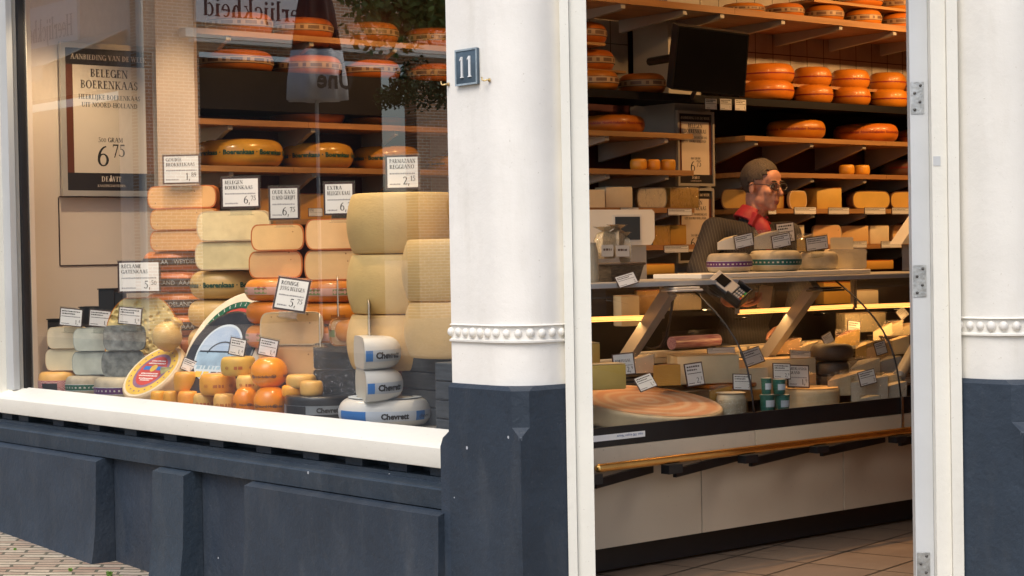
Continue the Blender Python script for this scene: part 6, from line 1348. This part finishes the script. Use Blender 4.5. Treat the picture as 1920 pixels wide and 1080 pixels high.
def merged(name, vf, voxel, mt, parent, smooth_it=4):
    me = bpy.data.meshes.new('t'); me.from_pydata([tuple(p) for p in vf[0]], [], vf[1])
    bm = bmesh.new(); bm.from_mesh(me); bmesh.ops.recalc_face_normals(bm, faces=bm.faces); bm.to_mesh(me); bm.free()
    o = bpy.data.objects.new('t', me); COL.objects.link(o); md = o.modifiers.new('r', 'REMESH'); md.mode = 'VOXEL'; md.voxel_size = voxel; md.adaptivity = 0
    ms = o.modifiers.new('s', 'SMOOTH'); ms.iterations = smooth_it; ms.factor = .5
    dg = bpy.context.evaluated_depsgraph_get(); dg.update(); m2 = bpy.data.meshes.new_from_object(o.evaluated_get(dg)); bpy.data.objects.remove(o); m2.name = name
    m2.materials.clear(); m2.materials.append(MATS[mt]); m2.polygons.foreach_set('use_smooth', [True]*len(m2.polygons))
    o = bpy.data.objects.new(name, m2); COL.objects.link(o); o.parent = parent
    if parent: o.matrix_parent_inverse = Matrix.Translation(parent.location).inverted()
    return o
HC = Pm(1430, 351); HF = (rr_*.67+tt_*.70-UP*.05).normalized(); HL = UP.cross(HF).normalized(); HU = HF.cross(HL).normalized()
def hd(f, l, u): return HC+HF*f+HL*l+HU*u
HM = Matrix((HF, HL, HU)).transposed().to_4x4(); HM.translation = HC
def hb(f, l, u, rf_, rl, ru, n=18, m_=12): return xf(ball(f, l, u, rf_, rl, ru, n, m_), HM)
root_p = Vector((Pm(1392, 560).x, Pm(1392, 560).y, 0))
pe = empty('person', root_p, 0, 'man with glasses in dark striped cardigan and red shirt behind the counter, looking aside', 'person')
head = [hb(-.018, 0, .042, .098, .074, .084), hb(.028, 0, -.030, .062, .056, .088), hb(.062, 0, -.098, .026, .028, .020), hb(.066, 0, .045, .030, .05, .045), hb(.083, 0, .026, .016, .044, .010),
        hb(.088, 0, -.067, .012, .022, .005), hb(.086, 0, -.079, .012, .020, .0055), hb(.076, 0, -.055, .022, .028, .024), hb(.045, 0, -.085, .036, .040, .024)]
for s_ in (-1, 1): head += [hb(.018, s_*.040, -.064, .036, .018, .030), hb(.062, s_*.034, -.022, .026, .022, .020), xf(ball(-.008, s_*.077, -.004, .020, .007, .033, 12, 8), HM), hb(.088, s_*.012, -.036, .012, .010, .010)]
head.append(chain([hd(.092, 0, .018), hd(.112, 0, -.018), hd(.120, 0, -.032)], [.0085, .0092, .0108]))
NB = Pm(1409, 410, -.02)
head.append(chain([hd(-.035, 0, -.05), hd(-.030, 0, -.10), NB, NB-UP*.06], [.058, .056, .064, .09]))
RS, RE, RW = Pm(1340, 432, .08), Pm(1309, 508, .30), Pm(1367, 566, .60); LS, LE, LW = Pm(1478, 440, -.10), Pm(1500, 545, -.04), Pm(1478, 612, .18)
CH, BE, HI = Pm(1408, 480, -.0), Pm(1398, 560, -.02), Pm(1392, 640, -.04)
TF = (tt_*.8+rr_*.6).normalized(); TR = TF.cross(UP).normalized()
def slab_ball(c, rw, rdp, rh): 
    m_ = Matrix((TF, TR, UP)).transposed().to_4x4(); m_.translation = c; return xf(ball(0, 0, 0, rdp, rw, rh, 24, 14), m_)
torso = lambda e: [slab_ball(CH, .185+e, .105+e, .17+e), slab_ball(BE, .165+e, .11+e, .19+e), slab_ball(HI, .165+e, .115+e, .14+e), chain([RS, CH+UP*.07, LS], [.062+e, .085+e, .062+e]), chain([NB-UP*.03, CH+UP*.04], [.066+e, .11+e])]
# hand: palm, four bent fingers, thumb to its side
def hand(wr, fdir, ndir, sgn, curl=.5, L=.185):
    fdir = fdir.normalized(); ndir = (ndir-fdir*ndir.dot(fdir)).normalized(); sdir = fdir.cross(ndir)*sgn; R_ = []
    R_ += [capsule(wr, wr+fdir*.035, .024, .024)]
    for k in range(4): R_.append(capsule(wr+fdir*.025+sdir*(k-1.5)*.012, wr+fdir*.088+sdir*(k-1.5)*.0205, .0135, .0115))
    for k, q in enumerate((.92, 1.0, .95, .78)):
        p = wr+fdir*.090+sdir*(k-1.5)*.0215; d = fdir+sdir*(k-1.5)*.07; pts = [p]; a = 0
        for ln in (.040*q, .026*q, .020*q):
            a += curl*(1+.15*k); dd_ = (d*math.cos(a)+ndir*math.sin(a)).normalized(); pts.append(pts[-1]+dd_*ln)
        R_.append(chain(pts, [.0100, .0092, .0085, .0072]))
    b = wr+fdir*.028-sdir*.026; R_.append(chain([b, b+fdir*.030-sdir*.026+ndir*.012, b+fdir*.060-sdir*.036+ndir*.024, b+fdir*.082-sdir*.032+ndir*.032], [.0145, .0125, .0108, .0085]))
    return R_
rh = hand(RW, (rr_*.9-UP*.12+tt_*.15), (UP*.8+tt_*.1), -1, .42)
lh = hand(LW, (rr_*-.5+tt_*.7-UP*.1), (-UP), 1, .3)
KR, KL = Vector((root_p.x, root_p.y, .50))+TR*.10+TF*.03, Vector((root_p.x, root_p.y, .50))-TR*.10+TF*.03
HR, HL2 = HI+TR*.09-UP*.05, HI-TR*.09-UP*.05; FR, FL_ = Vector((KR.x, KR.y, .09))-TF*.03, Vector((KL.x, KL.y, .09))-TF*.03
legs = lambda e: [chain([HR, KR, FR], [.088+e, .058+e, .042+e]), chain([HL2, KL, FL_], [.088+e, .058+e, .042+e])]
feet = [capsule(f+Vector((0, 0, -.055)), f+TF*.15+Vector((0, 0, -.058)), .034, .030) for f in (FR, FL_)]
arms = [chain([RS, RE, RW], [.052, .042, .027]), chain([LS, LE, LW], [.052, .042, .027])]
body = merged('body', join(*head, *torso(-.012), *arms, *rh, *lh, *legs(-.008), *feet), .0048, 'skin', pe, 5)
body.data.materials.append(MATS['lip'])
iHM = HM.inverted()
for p in body.data.polygons:
    q = iHM @ p.center
    if q.x > .088 and abs(q.y) < .025 and -.084 < q.z < -.064: p.material_index = 1
merged('cardigan', join(*torso(.008), chain([RS, RE, RE.lerp(RW, .82)], [.068, .058, .042]), chain([LS, LE, LE.lerp(LW, .82)], [.068, .058, .042])), .010, 'cardigan', pe, 6)
merged('trousers', join(slab_ball(HI-UP*.06, .172, .122, .14), *legs(.012)), .012, 'trousers', pe, 5)
merged('shoes', join(*[capsule(f+Vector((0, 0, -.052)), f+TF*.16+Vector((0, 0, -.056)), .040, .034) for f in (FR, FL_)]), .008, 'black_plastic', pe, 2)
# shirt: collar ring with two points, and the strip of red in the open neck
nx_ = (hd(-.030, 0, -.10)-NB).normalized(); cx_ = (TF-nx_*TF.dot(nx_)).normalized(); cyv = nx_.cross(cx_); cm = Matrix((cx_, cyv, nx_)).transposed().to_4x4(); cm.translation = NB
col_vf = xf(lathe([(.098, -.028), (.092, -.006), (.080, .022), (.073, .044), (.068, .046), (.072, .02)], 40, .34, 2*PI-.34), cm)
shirt = slab_ball(CH+UP*.085+TF*.030+TR*-.01, .055, .098, .12)
merged('shirt', join(xf(lathe([(.088, -.030), (.084, -.006), (.077, .020), (.074, .042), (.062, .042), (.064, .0), (.066, -.03), (.088, -.030)], 40, .30, 2*PI-.30), cm), shirt, *[xf(prism([(.072, s_*.012), (.088, s_*.018), (.090, s_*.056), (.060, s_*.058)], -.052, .020), cm) for s_ in (-1, 1)]), .005, 'shirt_red', pe, 2)
# hair: a cap over the skull down to the nape, clear of face and ears
rnd = random.Random(2)
def haircap():
    V, F = [], []; n, m_ = 150, 84; cf, cu = -.020, .044
    idx = {}
    for i in range(m_+1):
        t = -PI/2+PI*i/m_
        for k in range(n):
            a = 2*PI*k/n; f = math.cos(t)*math.cos(a); l = math.cos(t)*math.sin(a); u = math.sin(t); wv_ = 1+.012*math.sin(7*a+3*t)+rnd.uniform(-.004, .004)+.012*math.sin(31*a+9*math.sin(6*t))+.05*max(0, math.sin(t))*max(0, math.cos(a))
            x, y, z = cf+.105*f*wv_, .082*l*wv_, cu+.096*u*wv_
            edge = .088-.02*abs(l) if f > .25 else (-.005 if f > -.1 else -.075)     # hairline: forehead, over the ear, nape
            if f > .25: edge = .084 if abs(y) < .045 else (.060 if abs(y) < .062 else .034)
            elif f > -.05: edge = .022
            if z > edge: idx[(i, k)] = len(V); V.append((x, y, z))
    for i in range(m_):
        for k in range(n):
            q = [(i, k), (i, (k+1) % n), (i+1, (k+1) % n), (i+1, k)]
            if all(p in idx for p in q): F.append(tuple(idx[p] for p in q))
    return V, F
hv = haircap(); ho = mesh('hair', ([HM @ Vector(p) for p in hv[0]], hv[1]), 'hair', pe, True); ho.matrix_parent_inverse = Matrix.Translation(pe.location).inverted()
sd = ho.modifiers.new('thick', 'SOLIDIFY'); sd.thickness = .014; sd.offset = -1
# quiff of short tufts
tf = []
for k in range(0):
    a = rnd.uniform(-2.6, 2.6); t = rnd.uniform(.35, 1.45); f, l, u = math.cos(t)*math.cos(a), math.cos(t)*math.sin(a), math.sin(t)
    p = (-.020+.102*f, .080*l, .044+.094*u)
    if p[2] > (.085 if f > .25 else .04): tf.append(xf(tube([p, (p[0]+.010, p[1]*1.01, p[2]+.001), (p[0]+.020, p[1]*1.01, p[2]-.001)], [.002, .002, .0008], 5), HM))
if tf: child('hair_tufts', join(*tf), 'hair', pe, True)
br = [hb(.094, s_*.030, .030, .008, .020, .0045, 10, 6) for s_ in (-1, 1)]
for s_ in (-1, 1):
    child('eyebrow', br[(s_+1)//2], 'hair', pe, True); ey = child('eye', hb(.083, s_*.030, .006, .011, .013, .009, 12, 8), 'eye_white', pe, True)
    o = mesh('pupil', hb(.0925, s_*.030+.003, .006, .003, .0055, .0055, 10, 6), 'ink', ey, True)
gl = []
for s_ in (-1, 1):
    gl.append(tube([hd(.104+.003*math.cos(a)-.010*abs(math.sin(a))*0, s_*.032+.025*math.cos(a), .004+.017*math.sin(a)) for a in [2*PI*k/16 for k in range(17)]], .0024, 6)); gl.append(tube([hd(.104, s_*.057, .010), hd(.085, s_*.073, .012), hd(.0, s_*.082, .016), hd(-.02, s_*.082, .004)], .0024, 6))
gl.append(tube([hd(.106, -.008, .008), hd(.112, 0, .010), hd(.106, .008, .008)], .0024, 6))
gs = child('glasses', join(*gl), 'glass_rim', pe, True)
for s_ in (-1, 1):
    lv = [hd(.104, s_*.032+.024*math.cos(a), .004+.016*math.sin(a)) for a in [2*PI*k/16 for k in range(16)]]; o = mesh('lens', (lv, [tuple(range(16))]), 'spectacle_lens', gs)
# folded paper in his hand
pp_ = RW+rr_*.16+UP*.02+tt_*.03
o = mesh('folded_paper', join(box(-.028, .028, -.004, .004, -.05, .05, .002), box(-.020, .034, .005, .009, -.045, .055, .002)), 'kraft', None, False, mtx=Matrix.Translation(pp_) @ Matrix.Rotation(math.atan2(rr_.y, rr_.x), 4, 'Z') @ Matrix.Rotation(R(8), 4, 'Y')); tag(o, 'folded tan paper held in the hand of the shopkeeper behind the glass', 'paper')
# ================================================================== lamps of the shop, with unseen ones added over the window display
mat('lamp_glow', (1, .8, .5), .4, emit=(1, .66, .30), es=18)
SPOT_W = 1.0
def spot(x, y, tx_, ty, tz, e, lab, ang=75, grp='ceiling spotlights of the shop', col=(1, .52, .19)):
    z = 2.90; d = (Vector((tx_, ty, tz))-Vector((x, y, z))).normalized()
    r = empty('ceiling_spotlight', (x, y, 2.999), 0, lab, 'spotlight', grp)
    q = d.to_track_quat('-Z', 'Y').to_matrix().to_4x4(); q.translation = Vector((0, 0, -.10))
    mesh('rose', lathe([(0, -.012), (.035, -.012), (.035, -.001), (0, -.001)], 16), 'white_plastic', r, 40); mesh('stem', tube([(0, 0, -.0125), (0, 0, -.075)], .006, 8), 'grey_steel', r)
    mesh('shade', lathe([(.0, .05), (.025, .048), (.036, .02), (.04, -.05), (.037, -.05), (.033, .018), (0, .03)], 18), 'black_plastic', r, 40, mtx=q); mesh('bulb', ball(0, 0, -.02, .022, .022, .024, 12, 8), 'lamp_glow', r, True, mtx=q)
    ld_ = bpy.data.lights.new('light', 'SPOT'); ld_.energy = e*SPOT_W; ld_.color = col; ld_.spot_size = R(ang); ld_.spot_blend = .6; ld_.shadow_soft_size = .035
    lo = bpy.data.objects.new('light', ld_); COL.objects.link(lo); lo.parent = r; m_ = d.to_track_quat('-Z', 'Y').to_matrix().to_4x4(); m_.translation = Vector((0, 0, -.10))+d*.06; lo.matrix_local = m_
N_ = ('first', 'second', 'third', 'fourth', 'fifth', 'sixth')
for k, (x, y, tx_, ty, tz, e) in enumerate(((6.6, 5.5, 6.8, 7.1, 1.6, 22), (7.9, 5.4, 8.0, 7.0, 1.9, 46), (8.6, 5.4, 8.7, 7.0, 1.9, 54), (9.3, 5.4, 9.3, 7.0, 1.9, 50))): spot(x, y, tx_, ty, tz, e, 'black ceiling spotlight aimed at the shelves behind the counter, %s from the doorway post' % N_[k], 100)
for k, (x, e) in enumerate(((5.5, 60), (6.6, 70), (7.6, 75))): spot(x, 5.75, x+.05, 5.7, 1.0, e, 'black ceiling spotlight above the glass counter, %s from the doorway post' % N_[k], 80)
for k, (x, e) in enumerate(((5.5, 34), (6.3, 30))): spot(x, 7.4, x, 8.5, 1.8, e, 'black ceiling spotlight aimed at the shelves behind the window, %s from the panel' % N_[k], 80)

for k, (x, y, tx_, ty, tz) in enumerate(((4.34, 8.3, 4.45, 8.7, 1.0), (4.30, 7.6, 4.62, 7.6, .95), (4.28, 6.75, 4.62, 6.85, .95), (4.28, 5.9, 4.60, 6.05, .95))): spot(x, y, tx_, ty, tz, (52, 62, 66, 66)[k], 'black ceiling spotlight over the window display, %s from the poster' % N_[k], 100, 'spotlights over the window display', (1, .76, .48))  # unseen lamps added to brighten the front of the display cheeses

# ================================================================== across the street: what the window mirrors
XM = 2*4.165
def vr(q): return Vector((XM-q.x, q.y, q.z))
corner = onX(265, 100, 16.7); YC = corner.y; XC = XM-16.7
ob = empty('brick_house', (XC-4, YC+6, 0), 0, 'brick house across the street mirrored in the shop window with awning and sign', 'house')
zp = lambda px, py: onY(px, py, YC).z
xp = lambda px: XM-onY(px, 60, YC).x
zb_ = zp(500, 100); zt_ = 11
x1, x2 = xp(372), xp(778)
child('side_wall', join(box(XC-22, XC, YC, YC+.4, zb_, zt_), box(x1, XC, YC, YC+.4, -.3, zb_), box(xp(900), x2, YC, YC+.4, -.3, zb_)), 'house_brick', ob)
child('street_wall', join(box(XC-.4, XC, YC+.401, YC+26, zp(150, 150), zt_), box(XC-.4, XC, YC+.401, YC+.9, -.3, zp(150, 150))), 'house_brick_side', ob)
child('shop_opening', box(x2, x1, YC+1.2, YC+1.3, -.3, zb_), 'black_void', ob); child('street_opening', box(XC-1.4, XC-1.3, YC+.9, YC+26, -.3, zp(150, 150)), 'black_void', ob)  # black sheets: the dark of the shopfronts is put in as colour
child('downpipe', tube([(XC+.06, YC-.06, -.2), (XC+.06, YC-.06, zt_)], .07, 10), 'cream_paint', ob)
child('fascia', join(box(xp(1000), xp(335), YC-.25, YC-.001, zp(500, 82), zp(500, 66)), box(xp(1000), xp(340), YC-.45, YC-.251, zp(500, 92), zp(500, 86))), 'cream_paint', ob)
# lettered board
sx0, sx1 = xp(612), xp(364); sz0 = zp(480, 50); sz1 = sz0+1.05
sg = child('sign_board', box(sx0, sx1, YC-.08, YC-.001, sz0, sz1), 'enamel_white', ob)
lt_ = serif('Heerlijckheid', .36); q = (sx1-sx0)*.90/lt_[2]; t_ = serif('Heerlijckheid', .36, sx=q)
for t_, z_ in ((t_, sz0+.13), (serif('eme', .36), sz0+.66)):
    o = mesh('sign_lettering', [(0, 0, 0)] and flat(t_, (sx0+sx1)/2, z_, YC-.082), 'ink', sg); o.matrix_parent_inverse = Matrix.Identity(4)
# second board and awning on the street side
q0 = vr(onX(145, 50, 16.64)); q1 = vr(onX(32, 50, 16.64)); sg2 = child('sign_board', box(XC+.001, XC+.06, q0.y, q1.y, vr(onX(90, 88, 16.64)).z, vr(onX(90, 8, 16.64)).z), 'enamel_white', ob)
t_ = serif('Heerlijckheid', .42); q = (q1.y-q0.y)*.85/t_[2]; t_ = serif('Heerlijckheid', .42, sx=q)
o = mesh('sign_lettering', ([(XC+.062+p[2], (q0.y+q1.y)/2+p[0], vr(onX(90, 80, 16.64)).z+.05+p[1]) for p in t_[0]], t_[1]), 'ink_grey', sg2); o.matrix_parent_inverse = Matrix.Identity(4)
za = vr(onX(200, 60, 16.6)).z
mat('awning_cloth', (.66, .60, .47), .8, .06, 4)
aw = empty('awning', (XC+.5, YC+5, za), 0, 'cream awning on the street side of the brick house across the street', 'awning')
V = [(XC+.02, YC+.5, za), (XC+.02, YC+14, za), (XC+1.7, YC+14, za-.75), (XC+1.7, YC+.5, za-.75)]
child('cloth', (V+[(x, y, z-.02) for x, y, z in V]+[(XC+1.72, YC+.5, za-.76), (XC+1.72, YC+14, za-.76), (XC+1.72, YC+14, za-1.02), (XC+1.72, YC+.5, za-1.02)], [(0, 1, 2, 3), (4, 5, 6, 7), (0, 1, 5, 4), (0, 3, 7, 4), (1, 2, 6, 5), (2, 3, 7, 6), (8, 9, 10, 11)]), 'awning_cloth', aw)
# closed parasol
mat('parasol_brown', (.075, .045, .035), .85, .2, 5); mat('parasol_white', (.74, .74, .74), .8, .05, 5)
YP = YC-5; c = vr(onY(592, 95, YP)); s = FPX/depth(onY(592, 95, YP))
pa = empty('closed_parasol', (c.x, c.y, 0), 0, 'closed brown parasol with white lettered valance across the street', 'parasol')
fl = lambda a, z: .16*math.sin(7*a)
h_ = lambda py: c.z+(95-py)/s
child('canopy', tr(lathe([(.02, h_(-130)), (16/s, h_(-60)), (32/s, h_(20)), (42/s, h_(95))], 56, wob=fl), c.x, c.y, 0), 'parasol_brown', pa, True)
child('valance', tr(lathe([(43/s, h_(96)), (50/s, h_(150)), (52/s, h_(188))], 56, wob=fl), c.x, c.y, 0), 'parasol_white', pa, True)
child('pole', tube([(c.x, c.y, -.2), (c.x, c.y, h_(-140))], .03, 8), 'grey_steel', pa)
t_ = sans('Une', 34/s, bold=.03); child('valance_lettering', flat(t_, c.x, h_(170), c.y-62/s), 'ink', pa)
# tree and climbing plant
mat('leaf', (.22, .30, .07), .6, .3, .9); mat('leaf_dark', (.03, .075, .018), .6, .4, .9); mat('bark', (.10, .075, .055), .9, .3, 6)
rnd = random.Random(9)
def leaves(blobs, n, size):
    V, F = [], []
    for cx, cy, cz, r in blobs:
        for _ in range(n):
            a, b = rnd.uniform(0, 2*PI), rnd.uniform(-1, 1); q = r*rnd.uniform(.25, 1)**.6; w_ = math.sqrt(1-b*b)
            p = Vector((cx+q*w_*math.cos(a), cy+q*w_*math.sin(a), cz+q*b*.8)); u = Vector((rnd.gauss(0, 1), rnd.gauss(0, 1), rnd.gauss(0, 1))).normalized()*size; v = u.cross(Vector((rnd.gauss(0, 1), rnd.gauss(0, 1), rnd.gauss(0, 1)))).normalized()*size*.6; k = len(V)
            V += [p-u, p+v, p+u, p-v]; F.append((k, k+1, k+2, k+3))
    return V, F
YT = YC-8; c = vr(onY(770, 20, YT)); s = FPX/depth(onY(770, 20, YT))
tre = empty('street_tree', (c.x, c.y, 0), 0, 'leafy green street tree across the street mirrored in the window', 'tree')
bl = [(c.x+rnd.uniform(-1.3, .9), c.y+rnd.uniform(-.8, .8), c.z+rnd.uniform(-.15, 2.6), rnd.uniform(.4, .75)) for _ in range(44)]
child('crown', leaves(bl, 300, .075), 'leaf', tre)
child('trunk', tube([(c.x-2.6, c.y, -.3), (c.x-2.6, c.y+.05, c.z-.5), (c.x-1.6, c.y, c.z+.5), (c.x-.3, c.y, c.z+2)], [.16, .13, .09, .04], 10), 'bark', tre, True)
for (px, n) in ((1.2, 0), (.8, 1)): child('limb', tube([(c.x-2.55, c.y, c.z-.5+n*.3), (c.x-1.0, c.y+.5*(n-.5), c.z+.3+n*.4), (c.x+px*.4, c.y+.9*(n-.5), c.z+.8+n*.7)], [.08, .05, .02], 8), 'bark', tre, True)
q = vr(onY(800, 165, YC-3)); pl = empty('climbing_plant', (q.x, q.y, 0), 0, 'dark green climbing plant against the brick house across the street', 'plant')
bl = [(q.x+rnd.uniform(-.9, .85), q.y+rnd.uniform(-.3, .3), q.z+rnd.uniform(-.25, .35), rnd.uniform(.22, .42)) for _ in range(20)]
child('foliage', leaves(bl, 110, .05), 'leaf_dark', pl); child('stem', join(*[tube([(q.x+d, q.y, -.3), (q.x+d*.6, q.y, q.z*.5), (q.x+d*1.5, q.y, q.z)], [.04, .03, .015], 6) for d in (-.75, -.85)]), 'bark', pl)
